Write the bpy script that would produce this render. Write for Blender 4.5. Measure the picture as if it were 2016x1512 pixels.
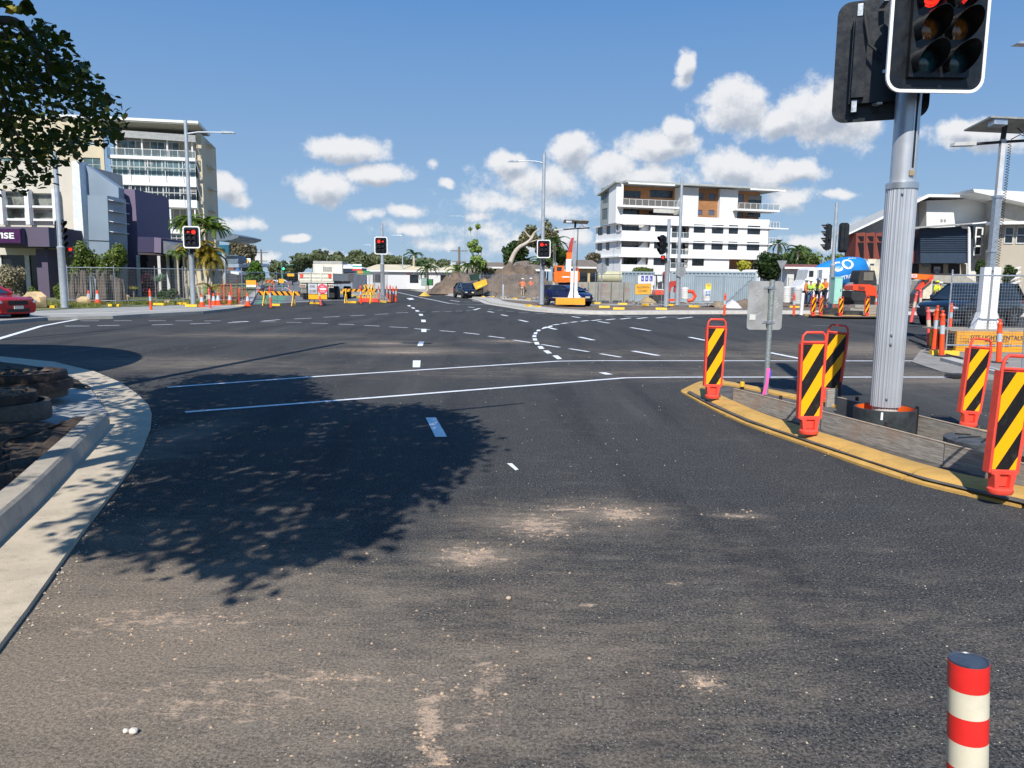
import bpy, math, random
from mathutils import Matrix, Vector
R_ = math.radians
for o in list(bpy.data.objects): bpy.data.objects.remove(o)
SC = bpy.context.scene; COL = SC.collection

# ---------------------------------------------------------------- camera
FPX = 1514.0; HC = 1.65; PITCH = 7.7; ROLL = 0.63
CR = (Matrix.Rotation(R_(90-PITCH), 3, 'X') @ Matrix.Rotation(R_(ROLL), 3, 'Z'))
cd = bpy.data.cameras.new('camera'); cam = bpy.data.objects.new('camera', cd); COL.objects.link(cam)
cam.matrix_world = Matrix.Translation((0, 0, HC)) @ CR.to_4x4()
cd.sensor_width = 36; cd.lens = 36*FPX/2016; cd.clip_start = .05; cd.clip_end = 6000
SC.camera = cam
SC.render.resolution_x = 1024; SC.render.resolution_y = 768

# ---------------------------------------------------------------- light
SUN_EL = 44.0; SUN_AZ = math.degrees(math.atan2(.2, 1))      # shadows run to +y, a little to +x
SK = (math.sin(R_(SUN_AZ))/math.tan(R_(SUN_EL)), math.cos(R_(SUN_AZ))/math.tan(R_(SUN_EL)))  # shadow offset per metre of height
sd = bpy.data.lights.new('sun', 'SUN'); sd.energy = 5.0; sd.angle = R_(.5); sd.color = (1, .955, .88)
so = bpy.data.objects.new('sun', sd); COL.objects.link(so)
so.rotation_euler = Vector((SK[0], SK[1], -1)).to_track_quat('-Z', 'Y').to_euler()
SC.view_settings.view_transform = 'Standard'; SC.view_settings.look = 'None'
SC.view_settings.gamma = 1; SC.view_settings.exposure = .2
SC.render.engine = 'CYCLES'

W = bpy.data.worlds.new('World'); SC.world = W; W.use_nodes = True
nt = W.node_tree; N = nt.nodes; L = nt.links; N.clear()
def nd(t, k, **kw):
    n = t.nodes.new(k)
    for a, b in kw.items(): setattr(n, a, b)
    return n
def mth(t, op, a, b=None, c=None, clamp=False):
    n = t.nodes.new('ShaderNodeMath'); n.operation = op; n.use_clamp = clamp
    for i, v in enumerate((a, b, c)):
        if v is None: continue
        if isinstance(v, (int, float)): n.inputs[i].default_value = v
        else: t.links.new(v, n.inputs[i])
    return n.outputs[0]
def vm(t, op, a, b=None):
    n = t.nodes.new('ShaderNodeVectorMath'); n.operation = op
    for i, v in enumerate((a, b)):
        if v is None: continue
        if isinstance(v, (tuple, list)): n.inputs[i].default_value = v
        else: t.links.new(v, n.inputs[i])
    return n.outputs['Value'] if op in ('LENGTH', 'DOT_PRODUCT', 'DISTANCE') else n.outputs[0]
def mapr(t, v, a, b, c=0, d=1, smooth=True):
    n = t.nodes.new('ShaderNodeMapRange'); n.interpolation_type = 'SMOOTHSTEP' if smooth else 'LINEAR'
    t.links.new(v, n.inputs[0])
    for i, x in enumerate((a, b, c, d)): n.inputs[i+1].default_value = x
    return n.outputs[0]
def mixc(t, f, a, b):
    n = t.nodes.new('ShaderNodeMix'); n.data_type = 'RGBA'
    for i, v in ((0, f), (6, a), (7, b)):
        if isinstance(v, (int, float)): n.inputs[i].default_value = v
        elif isinstance(v, (tuple, list)): n.inputs[i].default_value = (*v[:3], 1)
        else: t.links.new(v, n.inputs[i])
    return n.outputs[2]
sky = nd(nt, 'ShaderNodeTexSky'); sky.sky_type = 'NISHITA'; sky.sun_disc = False
sky.sun_elevation = R_(SUN_EL); sky.sun_rotation = R_(180+SUN_AZ); sky.air_density = 1.0; sky.dust_density = .3; sky.ozone_density = 2.2
tc = nd(nt, 'ShaderNodeTexCoord'); sx = nd(nt, 'ShaderNodeSeparateXYZ'); L.new(tc.outputs['Generated'], sx.inputs[0])
yy = mth(nt, 'MAXIMUM', sx.outputs[1], .05)
u_ = mth(nt, 'DIVIDE', sx.outputs[0], yy); v_ = mth(nt, 'DIVIDE', sx.outputs[2], yy)
cb = nd(nt, 'ShaderNodeCombineXYZ'); L.new(u_, cb.inputs[0]); L.new(v_, cb.inputs[1])
def ray(px, py): return CR @ Vector(((px-1008)/FPX, -(py-756)/FPX, -1))
def sdir(px, py):
    r = ray(px, py); return (r.x/r.y, r.z/r.y)
# cumulus clouds, each (photo-sky centre, half width, half height, strength)
CL = [(686,290,85,26,1),(640,365,75,34,1),(740,345,72,26,1),(715,423,30,12,.6),(800,418,36,13,.7),(585,470,30,11,.9),(873,365,16,12,.8),
 (852,320,14,12,.4),(1345,120,24,24,.9),(1338,150,18,18,.5),(1450,215,75,50,1.05),(1545,245,70,30,1),(1640,225,110,58,1.05),(1130,292,52,36,1.1),(1000,325,48,22,.9),
 (1190,330,80,35,.9),(1300,290,82,32,1),(1330,262,36,26,1),(1250,350,150,34,.62),(1060,355,110,36,.6),(1000,400,120,30,.42),(1450,335,85,38,1),(1560,330,75,22,.8),
 (1560,390,60,30,.8),(1930,262,105,30,.95),(1880,255,50,24,.9),(1655,380,36,9,.6),(450,365,42,30,1),(470,390,30,16,.7),(470,440,50,16,.7),(520,500,40,10,.5),(1100,420,80,20,.45),
 (800,450,60,14,.55),(870,480,55,14,.5),(960,460,50,20,.5),(1010,480,80,22,.45),(940,430,40,14,.45),(1600,480,50,14,.5),(1720,440,60,20,.3),(690,500,70,9,.4),(880,525,120,10,.4),(600,520,50,8,.35),(1120,470,60,20,.5)]
g = bpy.data.node_groups.new('cloud_field', 'ShaderNodeTree')
g.interface.new_socket('V', in_out='INPUT', socket_type='NodeSocketVector'); g.interface.new_socket('D', in_out='OUTPUT', socket_type='NodeSocketFloat')
gi = nd(g, 'NodeGroupInput'); go = nd(g, 'NodeGroupOutput')
acc = None
nz0 = nd(g, 'ShaderNodeTexNoise'); nz0.inputs['Scale'].default_value = 14; nz0.inputs['Detail'].default_value = 3; g.links.new(gi.outputs[0], nz0.inputs['Vector'])
wv = vm(g, 'MULTIPLY', vm(g, 'SUBTRACT', nz0.outputs['Color'], (.5, .5, .5)), (.05, .035, 0)); P0 = vm(g, 'ADD', gi.outputs[0], wv)
for (cx, cy, rx, ry, st) in CL:
    u0, v0 = sdir(cx, cy); q = vm(g, 'MULTIPLY', vm(g, 'SUBTRACT', P0, (u0, v0, 0)), (FPX/rx/1.12, FPX/ry/1.16, 0))
    d = mth(g, 'MULTIPLY', mth(g, 'SUBTRACT', 1.0, vm(g, 'LENGTH', q)), st)
    acc = d if acc is None else mth(g, 'MAXIMUM', acc, d)
nz = nd(g, 'ShaderNodeTexNoise'); nz.inputs['Scale'].default_value = 26; nz.inputs['Detail'].default_value = 7; nz.inputs['Roughness'].default_value = .64; g.links.new(gi.outputs[0], nz.inputs['Vector'])
res = mth(g, 'ADD', mth(g, 'MAXIMUM', acc, -1.0), mth(g, 'MULTIPLY', mth(g, 'SUBTRACT', nz.outputs[0], .5), 1.5)); g.links.new(res, go.inputs[0])
def cg(vec):
    n = nt.nodes.new('ShaderNodeGroup'); n.node_tree = g; nt.links.new(vec, n.inputs[0]); return n.outputs[0]
d0 = cg(cb.outputs[0]); d1 = cg(vm(nt, 'ADD', cb.outputs[0], (-.004, .013, 0)))
alpha = mth(nt, 'MULTIPLY', mapr(nt, d0, -.06, .42), mapr(nt, sx.outputs[1], .02, .2))
shade = mapr(nt, mth(nt, 'SUBTRACT', mth(nt, 'MULTIPLY', d1, 1.0), mth(nt, 'MULTIPLY', d0, .45)), -.02, .75)
ccol = mixc(nt, shade, (7.5, 7.5, 7.6), (3.7, 4.1, 4.8))
# pale low air near the horizon
grad = mixc(nt, mapr(nt, sx.outputs[2], -.02, .42, 0, 1, False), (2.95, 4.35, 5.95), (.44, 1.92, 5.05))
skyc = mixc(nt, .9, sky.outputs[0], grad)
fin = mixc(nt, mth(nt, 'MULTIPLY', alpha, .92), skyc, ccol)
bg = nd(nt, 'ShaderNodeBackground'); bg.inputs[1].default_value = .105; L.new(fin, bg.inputs[0])
wo = nd(nt, 'ShaderNodeOutputWorld'); L.new(bg.outputs[0], wo.inputs[0])

# ---------------------------------------------------------------- projecting photo measurements into the world
def G(px, py, z=0.0):
    r = ray(px, py); t = (z-HC)/r.z; return Vector((r.x*t, r.y*t, z))
def AT(px, py, D):
    r = ray(px, py); t = D/r.y; return Vector((r.x*t, D, HC+r.z*t))
def XZ(px, py, D):
    p = AT(px, py, D); return p.x, p.z

# ---------------------------------------------------------------- materials
def hx(h):
    h = h.lstrip('#'); c = [int(h[i:i+2], 16)/255 for i in (0, 2, 4)]
    return tuple((x/12.92 if x <= .04045 else ((x+.055)/1.055)**2.4) for x in c)
MATS = {}
def M(name, col=None, rough=.6, metal=0., var=.12, scale=3., bump=0., bs=60., emit=None, es=1., spec=.5, dirt=0., coat=0.):
    if name in MATS: return MATS[name]
    m = bpy.data.materials.new(name); m.use_nodes = True; t = m.node_tree; p = t.nodes['Principled BSDF']
    if isinstance(col, str): col = hx(col)
    tcn = t.nodes.new('ShaderNodeTexCoord')
    n = t.nodes.new('ShaderNodeTexNoise'); n.inputs['Scale'].default_value = scale; n.inputs['Detail'].default_value = 6; n.inputs['Roughness'].default_value = .65
    t.links.new(tcn.outputs['Object'], n.inputs['Vector'])
    f = mapr(t, n.outputs[0], .3, .7)
    lo = tuple(max(0, x*(1-var)) for x in col); hi = tuple(min(1, x*(1+var)) for x in col)
    c = mixc(t, f, lo, hi)
    if dirt:
        n2 = t.nodes.new('ShaderNodeTexNoise'); n2.inputs['Scale'].default_value = scale*2.7; n2.inputs['Detail'].default_value = 8; n2.inputs['Roughness'].default_value = .7
        t.links.new(tcn.outputs['Object'], n2.inputs['Vector'])
        c = mixc(t, mth(t, 'MULTIPLY', mapr(t, n2.outputs[0], .5, .72), dirt), c, (.13, .10, .075))
    t.links.new(c, p.inputs['Base Color'])
    t.links.new(mth(t, 'ADD', mth(t, 'MULTIPLY', f, .12), max(.02, rough-.06)), p.inputs['Roughness'])
    p.inputs['Metallic'].default_value = metal; p.inputs['Specular IOR Level'].default_value = spec
    if coat: p.inputs['Coat Weight'].default_value = coat; p.inputs['Coat Roughness'].default_value = .05
    if bump:
        n3 = t.nodes.new('ShaderNodeTexNoise'); n3.inputs['Scale'].default_value = bs; n3.inputs['Detail'].default_value = 4
        t.links.new(tcn.outputs['Object'], n3.inputs['Vector'])
        bn = t.nodes.new('ShaderNodeBump'); bn.inputs['Strength'].default_value = bump; bn.inputs['Distance'].default_value = .02
        t.links.new(n3.outputs[0], bn.inputs['Height']); t.links.new(bn.outputs[0], p.inputs['Normal'])
    if emit:
        if isinstance(emit, str): emit = hx(emit)
        p.inputs['Emission Color'].default_value = (*emit, 1); p.inputs['Emission Strength'].default_value = es
    MATS[name] = m; return m
def STRIPE(name, ca, cb_, period, slope, z0=0., duty=.5, rough=.45):
    if name in MATS: return MATS[name]
    m = bpy.data.materials.new(name); m.use_nodes = True; t = m.node_tree; p = t.nodes['Principled BSDF']
    tcn = t.nodes.new('ShaderNodeTexCoord'); s = t.nodes.new('ShaderNodeSeparateXYZ'); t.links.new(tcn.outputs['Object'], s.inputs[0])
    q = mth(t, 'SUBTRACT', mth(t, 'SUBTRACT', s.outputs[2], mth(t, 'MULTIPLY', s.outputs[0], slope)), z0)
    fr = mth(t, 'FRACT', mth(t, 'ADD', mth(t, 'DIVIDE', q, period), 100.0)); k = mth(t, 'LESS_THAN', fr, duty)
    n = t.nodes.new('ShaderNodeTexNoise'); n.inputs['Scale'].default_value = 9; n.inputs['Detail'].default_value = 8; n.inputs['Roughness'].default_value = .75; t.links.new(tcn.outputs['Object'], n.inputs['Vector'])
    c = mixc(t, k, hx(ca), hx(cb_)); c = mixc(t, mth(t, 'MULTIPLY', mapr(t, n.outputs[0], .52, .78), .45), c, (.16, .14, .12))
    t.links.new(c, p.inputs['Base Color']); p.inputs['Roughness'].default_value = rough
    MATS[name] = m; return m
def LEAF(name, c0, c1, rough=.5, trans=.25, c2=None):
    if name in MATS: return MATS[name]
    m = bpy.data.materials.new(name); m.use_nodes = True; t = m.node_tree; p = t.nodes['Principled BSDF']
    ge = t.nodes.new('ShaderNodeNewGeometry'); tcn = t.nodes.new('ShaderNodeTexCoord')
    n = t.nodes.new('ShaderNodeTexNoise'); n.inputs['Scale'].default_value = .6; n.inputs['Detail'].default_value = 3; t.links.new(tcn.outputs['Object'], n.inputs['Vector'])
    f = mth(t, 'ADD', mth(t, 'MULTIPLY', ge.outputs['Random Per Island'], .6), mth(t, 'MULTIPLY', n.outputs[0], .4))
    c = mixc(t, f, hx(c0), hx(c1))
    if c2: c = mixc(t, mapr(t, ge.outputs['Random Per Island'], .93, .95), c, hx(c2))
    t.links.new(c, p.inputs['Base Color']); p.inputs['Roughness'].default_value = rough; p.inputs['Specular IOR Level'].default_value = .35
    tr = t.nodes.new('ShaderNodeBsdfTranslucent'); t.links.new(c, tr.inputs[0]); mx = t.nodes.new('ShaderNodeMixShader'); mx.inputs[0].default_value = trans
    t.links.new(p.outputs[0], mx.inputs[1]); t.links.new(tr.outputs[0], mx.inputs[2]); t.links.new(mx.outputs[0], t.nodes['Material Output'].inputs[0])
    MATS[name] = m; return m
def CLEAR(name, col=(.75, .85, .85), a=.3):
    if name in MATS: return MATS[name]
    m = bpy.data.materials.new(name); m.use_nodes = True; p = m.node_tree.nodes['Principled BSDF']
    p.inputs['Base Color'].default_value = (*col, 1); p.inputs['Roughness'].default_value = .05; p.inputs['Alpha'].default_value = a
    MATS[name] = m; return m
white = M('white_paint', (.78, .78, .77), .55, var=.05)
offw = M('off_white_render', (.62, .58, .50), .8, var=.06, scale=.4)
cream = M('cream_render', (.66, .57, .42), .85, var=.05, scale=.3)
glassd = M('window_glass', (.018, .022, .027), .06, var=.5, scale=.8, spec=.8)
glassb = M('blue_window_glass', (.10, .16, .17), .06, var=.4, scale=.6, spec=.8)
black = M('black_plastic', (.012, .012, .013), .45, var=.3, scale=8)
rubber = M('black_rubber', (.02, .02, .02), .8, var=.3, scale=10)
galv = M('galvanised_steel', (.50, .53, .56), .38, .75, var=.16, scale=14)
alu = M('aluminium', (.66, .68, .70), .36, .8, var=.06, scale=5)
steelp = M('grey_painted_steel', (.42, .46, .50), .45, .3, var=.08, scale=6)
org = M('orange_plastic', (.90, .085, .018), .42, var=.10, scale=12, dirt=.10)
orgr = M('red_orange_plastic', (.78, .075, .045), .45, var=.10, scale=9, dirt=.12)
fade = M('faded_pink_plastic', (.80, .10, .10), .5, var=.1, scale=12, dirt=.12)
silver = M('reflective_band', (.48, .52, .55), .4, var=.08, scale=20)
yel = M('yellow_plastic', (.85, .50, .03), .5, var=.1, scale=9, dirt=.25)
sigora = M('orange_sign_face', (.88, .42, .015), .45, var=.04, scale=5)
conc = M('concrete', (.47, .44, .39), .9, var=.12, scale=5, bump=.25, bs=180, dirt=.28)
concg = M('grey_concrete', (.36, .36, .34), .9, var=.12, scale=2, bump=.2, bs=120, dirt=.2)
def WOODM(name, c0, c1):
    m = bpy.data.materials.new(name); m.use_nodes = True; t = m.node_tree; p = t.nodes['Principled BSDF']; tcn = t.nodes.new('ShaderNodeTexCoord')
    n = t.nodes.new('ShaderNodeTexNoise'); n.inputs['Scale'].default_value = 5; n.inputs['Detail'].default_value = 9; n.inputs['Roughness'].default_value = .75; t.links.new(vm(t, 'MULTIPLY', tcn.outputs['Object'], (1.2, 6, 14)), n.inputs['Vector'])
    n2 = t.nodes.new('ShaderNodeTexNoise'); n2.inputs['Scale'].default_value = 3; n2.inputs['Detail'].default_value = 6; t.links.new(tcn.outputs['Object'], n2.inputs['Vector'])
    c = mixc(t, mapr(t, n.outputs[0], .35, .68), c0, c1); c = mixc(t, mth(t, 'MULTIPLY', mapr(t, n2.outputs[0], .5, .7), .45), c, (.36, .24, .17)); t.links.new(c, p.inputs['Base Color']); p.inputs['Roughness'].default_value = .9
    bn = t.nodes.new('ShaderNodeBump'); bn.inputs['Strength'].default_value = .5; bn.inputs['Distance'].default_value = .01; t.links.new(n.outputs[0], bn.inputs['Height']); t.links.new(bn.outputs[0], p.inputs['Normal']); MATS[name] = m; return m
wood = WOODM('weathered_ply', (.22, .20, .175), (.46, .42, .36))

# ---------------------------------------------------------------- mesh builder
MW = {}
class B:
    def __init__(s, X=None): s.v = []; s.f = []; s.mi = []; s.mats = []; s.cur = 0; s.X = X
    def mat(s, m):
        if m not in s.mats: s.mats.append(m)
        s.cur = s.mats.index(m); return s
    def add(s, vs, fs):
        k = len(s.v)
        if s.X is not None: vs = [s.X @ Vector(v) for v in vs]
        s.v += [tuple(v) for v in vs]; s.f += [tuple(i+k for i in f) for f in fs]; s.mi += [s.cur]*len(fs); return s
    def box(s, x0, x1, y0, y1, z0, z1):
        return s.add([(x0,y0,z0),(x1,y0,z0),(x1,y1,z0),(x0,y1,z0),(x0,y0,z1),(x1,y0,z1),(x1,y1,z1),(x0,y1,z1)],
                     [(0,3,2,1),(4,5,6,7),(0,1,5,4),(1,2,6,5),(2,3,7,6),(3,0,4,7)])
    def bar(s, a, b, w, h=None, up=(0,0,1)):
        a = Vector(a); b = Vector(b); h = h or w; d = (b-a).normalized(); u = Vector(up)
        if abs(d.dot(u)) > .98: u = Vector((0, 1, 0))
        x = d.cross(u).normalized()*w/2; z = x.cross(d).normalized()*h/2
        vs = [p+i*x+j*z for p in (a, b) for i, j in ((-1,-1),(1,-1),(1,1),(-1,1))]
        return s.add(vs, [(0,1,2,3),(7,6,5,4),(0,4,5,1),(1,5,6,2),(2,6,7,3),(3,7,4,0)])
    def tube(s, pts, r, n=8, caps=True):
        pts = [Vector(p) for p in pts]; k = len(pts); rr = r if isinstance(r, (list, tuple)) else [r]*k
        vs = []; fs = []; ref = None
        for i, p in enumerate(pts):
            d = (pts[min(i+1, k-1)]-pts[max(i-1, 0)]).normalized()
            if ref is None: ref = Vector((0, 0, 1)) if abs(d.z) < .9 else Vector((1, 0, 0))
            x = (ref - d*ref.dot(d)).normalized(); y = d.cross(x); ref = x
            for j in range(n):
                a = 2*math.pi*j/n; vs.append(p+(x*math.cos(a)+y*math.sin(a))*rr[i])
        for i in range(k-1):
            for j in range(n): fs.append((i*n+j, i*n+(j+1) % n, (i+1)*n+(j+1) % n, (i+1)*n+j))
        if caps: fs.append(tuple(range(n-1, -1, -1))); fs.append(tuple((k-1)*n+j for j in range(n)))
        return s.add(vs, fs)
    def lathe(s, prof, c=(0,0,0), n=20, sq=1.0, axis='z', cap=True):
        vs = []; fs = []
        for (r, z) in prof:
            for j in range(n):
                a = 2*math.pi*j/n; x, y = r*math.cos(a), r*math.sin(a)*sq
                if axis == 'z': vs.append((c[0]+x, c[1]+y, c[2]+z))
                elif axis == 'y': vs.append((c[0]+x, c[1]+z, c[2]+y))
                else: vs.append((c[0]+z, c[1]+x, c[2]+y))
        k = len(prof)
        for i in range(k-1):
            for j in range(n): fs.append((i*n+j, i*n+(j+1) % n, (i+1)*n+(j+1) % n, (i+1)*n+j))
        if cap and prof[0][0] > 1e-4: fs.append(tuple(range(n-1, -1, -1)))
        if cap and prof[-1][0] > 1e-4: fs.append(tuple((k-1)*n+j for j in range(n)))
        return s.add(vs, fs)
    def prism(s, poly, y0, y1, plane='xz'):
        n = len(poly)
        f = (lambda p, t: (p[0], t, p[1])) if plane == 'xz' else ((lambda p, t: (p[0], p[1], t)) if plane == 'xy' else (lambda p, t: (t, p[0], p[1])))
        vs = [f(p, y0) for p in poly]+[f(p, y1) for p in poly]
        return s.add(vs, [tuple(range(n)), tuple(range(2*n-1, n-1, -1))]+[(i, i+n, (i+1) % n+n, (i+1) % n) for i in range(n)])
    def blob(s, c, r, n=10, m=7, jit=0, rng=None):
        rx, ry, rz = r if isinstance(r, (tuple, list)) else (r, r, r); vs = []; fs = []
        for i in range(m+1):
            t = math.pi*i/m
            for j in range(n):
                a = 2*math.pi*j/n; k = 1+(rng.uniform(-jit, jit) if rng and 0 < i < m else 0)
                vs.append((c[0]+rx*k*math.sin(t)*math.cos(a), c[1]+ry*k*math.sin(t)*math.sin(a), c[2]+rz*k*math.cos(t)))
        for i in range(m):
            for j in range(n): fs.append((i*n+j, (i+1)*n+j, (i+1)*n+(j+1) % n, i*n+(j+1) % n))
        return s.add(vs, fs)
    def grid(s, u0, u1, z0, z1, holes, y=0., t=.15):
        us = sorted({u0, u1} | {min(max(a, u0), u1) for h in holes for a in h[:2]}); zs = sorted({z0, z1} | {min(max(a, z0), z1) for h in holes for a in h[2:4]})
        for i in range(len(us)-1):
            for j in range(len(zs)-1):
                a, b, c, d = us[i], us[i+1], zs[j], zs[j+1]; mu, mz = (a+b)/2, (c+d)/2
                if b-a < 1e-5 or d-c < 1e-5 or any(h[0] < mu < h[1] and h[2] < mz < h[3] for h in holes): continue
                s.add([(a,y,c),(b,y,c),(b,y,d),(a,y,d)], [(0,1,2,3)])
        for (a, b, c, d) in [h[:4] for h in holes]:
            y2 = y+t
            s.add([(a,y,c),(b,y,c),(b,y,d),(a,y,d),(a,y2,c),(b,y2,c),(b,y2,d),(a,y2,d)], [(0,4,5,1),(1,5,6,2),(2,6,7,3),(3,7,4,0)])
        return s
    def o(s, name, parent=None, mat=None, smooth=None):
        me = bpy.data.meshes.new(name)
        if parent is not None and parent.name in MW:
            I = MW[parent.name].inverted(); vs = [I @ Vector(v) for v in s.v]
        else: vs = s.v
        me.from_pydata(vs, [], s.f)
        for m in (s.mats or [mat or white]): me.materials.append(m)
        if s.mats: me.polygons.foreach_set('material_index', s.mi)
        if smooth:
            me.polygons.foreach_set('use_smooth', [True]*len(me.polygons)); me.update()
            if smooth is not True: me.set_sharp_from_angle(angle=R_(smooth))
        me.update(); o = bpy.data.objects.new(name, me); COL.objects.link(o)
        if parent is not None:
            o.parent = parent
            if parent.name in MW: MW[o.name] = MW[parent.name]
        return o
def tag(o, label=None, cat=None, group=None, kind=None):
    if label: o['label'] = label
    if cat: o['category'] = cat
    if group: o['group'] = group
    if kind: o['kind'] = kind
    return o
def T(name, label, cat, loc=(0,0,0), rz=0., group=None, world=False):
    o = bpy.data.objects.new(name, None); o.empty_display_size = .1; COL.objects.link(o); o.location = loc; o.rotation_euler = (0, 0, rz)
    if world: MW[o.name] = Matrix.Translation(loc) @ Matrix.Rotation(rz, 4, 'Z')
    return tag(o, label, cat, group)
KIDS = {}
def kids(o): return [c for c in bpy.data.objects if c.parent == o]
def dup(root, loc, rz=0., label=None, scale=None, tilt=None):
    if root.name not in KIDS: KIDS[root.name] = [(c, kids(c)) for c in kids(root)]
    r = root.copy(); COL.objects.link(r); r.location = loc; r.rotation_euler = (tilt[0], tilt[1], rz) if tilt else (0, 0, rz)
    if scale: r.scale = scale if isinstance(scale, tuple) else (scale,)*3
    if label: r['label'] = label
    for c, gs in KIDS[root.name]:
        k = c.copy(); COL.objects.link(k); k.parent = r
        for q in gs:
            w = q.copy(); COL.objects.link(w); w.parent = k
    return r
def place(protos, key, make, loc, rz, label, scale=None, tilt=None):
    """first use moves the prototype itself, later uses copy it"""
    if key not in protos:
        r = protos[key] = make(); KIDS[r.name] = [(c, kids(c)) for c in kids(r)]
        r.location = loc; r.rotation_euler = (tilt[0], tilt[1], rz) if tilt else (0, 0, rz)
        if scale: r.scale = scale if isinstance(scale, tuple) else (scale,)*3
        r['label'] = label; return r
    return dup(protos[key], loc, rz, label, scale if scale else (1, 1, 1), tilt)
PR = {}
def text(s, parent, name, rect, y, mat, X=None, ext=.004, bold=.0):
    """lettering fitted into rect (x0,x1,z0,z1) of the frame X, facing -y"""
    cu = bpy.data.curves.new('t', 'FONT'); cu.body = s; cu.extrude = 0; cu.offset = bold; cu.resolution_u = 3
    to = bpy.data.objects.new('t', cu); COL.objects.link(to); bpy.context.view_layer.update()
    me = bpy.data.meshes.new_from_object(to.evaluated_get(bpy.context.evaluated_depsgraph_get()))
    vs = [v.co.copy() for v in me.vertices]; fs = [tuple(p.vertices) for p in me.polygons]
    bpy.data.objects.remove(to); bpy.data.curves.remove(cu); bpy.data.meshes.remove(me)
    if not vs: return None
    x0 = min(v.x for v in vs); x1 = max(v.x for v in vs); y0 = min(v.y for v in vs); y1 = max(v.y for v in vs)
    b = B(X).mat(mat); b.add([(rect[0]+(v.x-x0)/(x1-x0)*(rect[1]-rect[0]), y, rect[2]+(v.y-y0)/(y1-y0)*(rect[3]-rect[2])) for v in vs], fs)
    return b.o(name, parent)
def pxprism(b, pts, D, th):
    """outline measured in the photo, set at distance D and given thickness th"""
    n = len(pts); f = [AT(x, y, D) for x, y in pts]; k = [p+Vector((0, th, 0)) for p in f]
    return b.add(f+k, [tuple(range(n)), tuple(range(2*n-1, n-1, -1))]+[(i, i+n, (i+1) % n+n, (i+1) % n) for i in range(n)])
def flat(pts, z=0., zb=None, b=None):
    """ground polygon through photo points on plane z, with a skirt down to zb"""
    b = b or B(); P = [G(*p, z) if len(p) == 2 else Vector((p[0], p[1], z)) for p in pts]; n = len(P)
    if zb is None: return b.add(P, [tuple(range(n))])
    return b.add(P+[Vector((p.x, p.y, zb)) for p in P], [tuple(range(n))]+[(i, (i+1) % n, (i+1) % n+n, i+n) for i in range(n)])
def strip(b, pts, w, z):
    P = [Vector((p.x, p.y, z)) for p in pts]; vs = []
    for i, p in enumerate(P):
        d = (P[min(i+1, len(P)-1)]-P[max(i-1, 0)]).normalized(); q = Vector((-d.y, d.x, 0))*w/2; vs += [p-q, p+q]
    return b.add(vs, [(2*i, 2*i+2, 2*i+3, 2*i+1) for i in range(len(P)-1)])
def sweep(b, path, prof):
    """sweep a section (offset right-to-left, height) along a ground path"""
    P = [Vector(p) for p in path]; vs = []; k = len(prof)
    for i, p in enumerate(P):
        d = (P[min(i+1, len(P)-1)]-P[max(i-1, 0)]); d.z = 0; d.normalize(); q = Vector((-d.y, d.x, 0))
        vs += [p+q*a+Vector((0, 0, h)) for a, h in prof]
    fs = [(i*k+j, i*k+j+1, (i+1)*k+j+1, (i+1)*k+j) for i in range(len(P)-1) for j in range(k-1)]
    fs += [tuple(range(k)), tuple((len(P)-1)*k+j for j in range(k-1, -1, -1))]
    return b.add(vs, fs)
def smoothpath(P, n=6):
    out = []; P = [Vector(p) for p in P]
    for i in range(len(P)-1):
        p0 = P[max(i-1, 0)]; p1 = P[i]; p2 = P[i+1]; p3 = P[min(i+2, len(P)-1)]
        for k in range(n):
            t = k/n; out.append(.5*((2*p1)+(p2-p0)*t+(2*p0-5*p1+4*p2-p3)*t*t+(3*p1-p0-3*p2+p3)*t**3))
    return out+[P[-1]]
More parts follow.
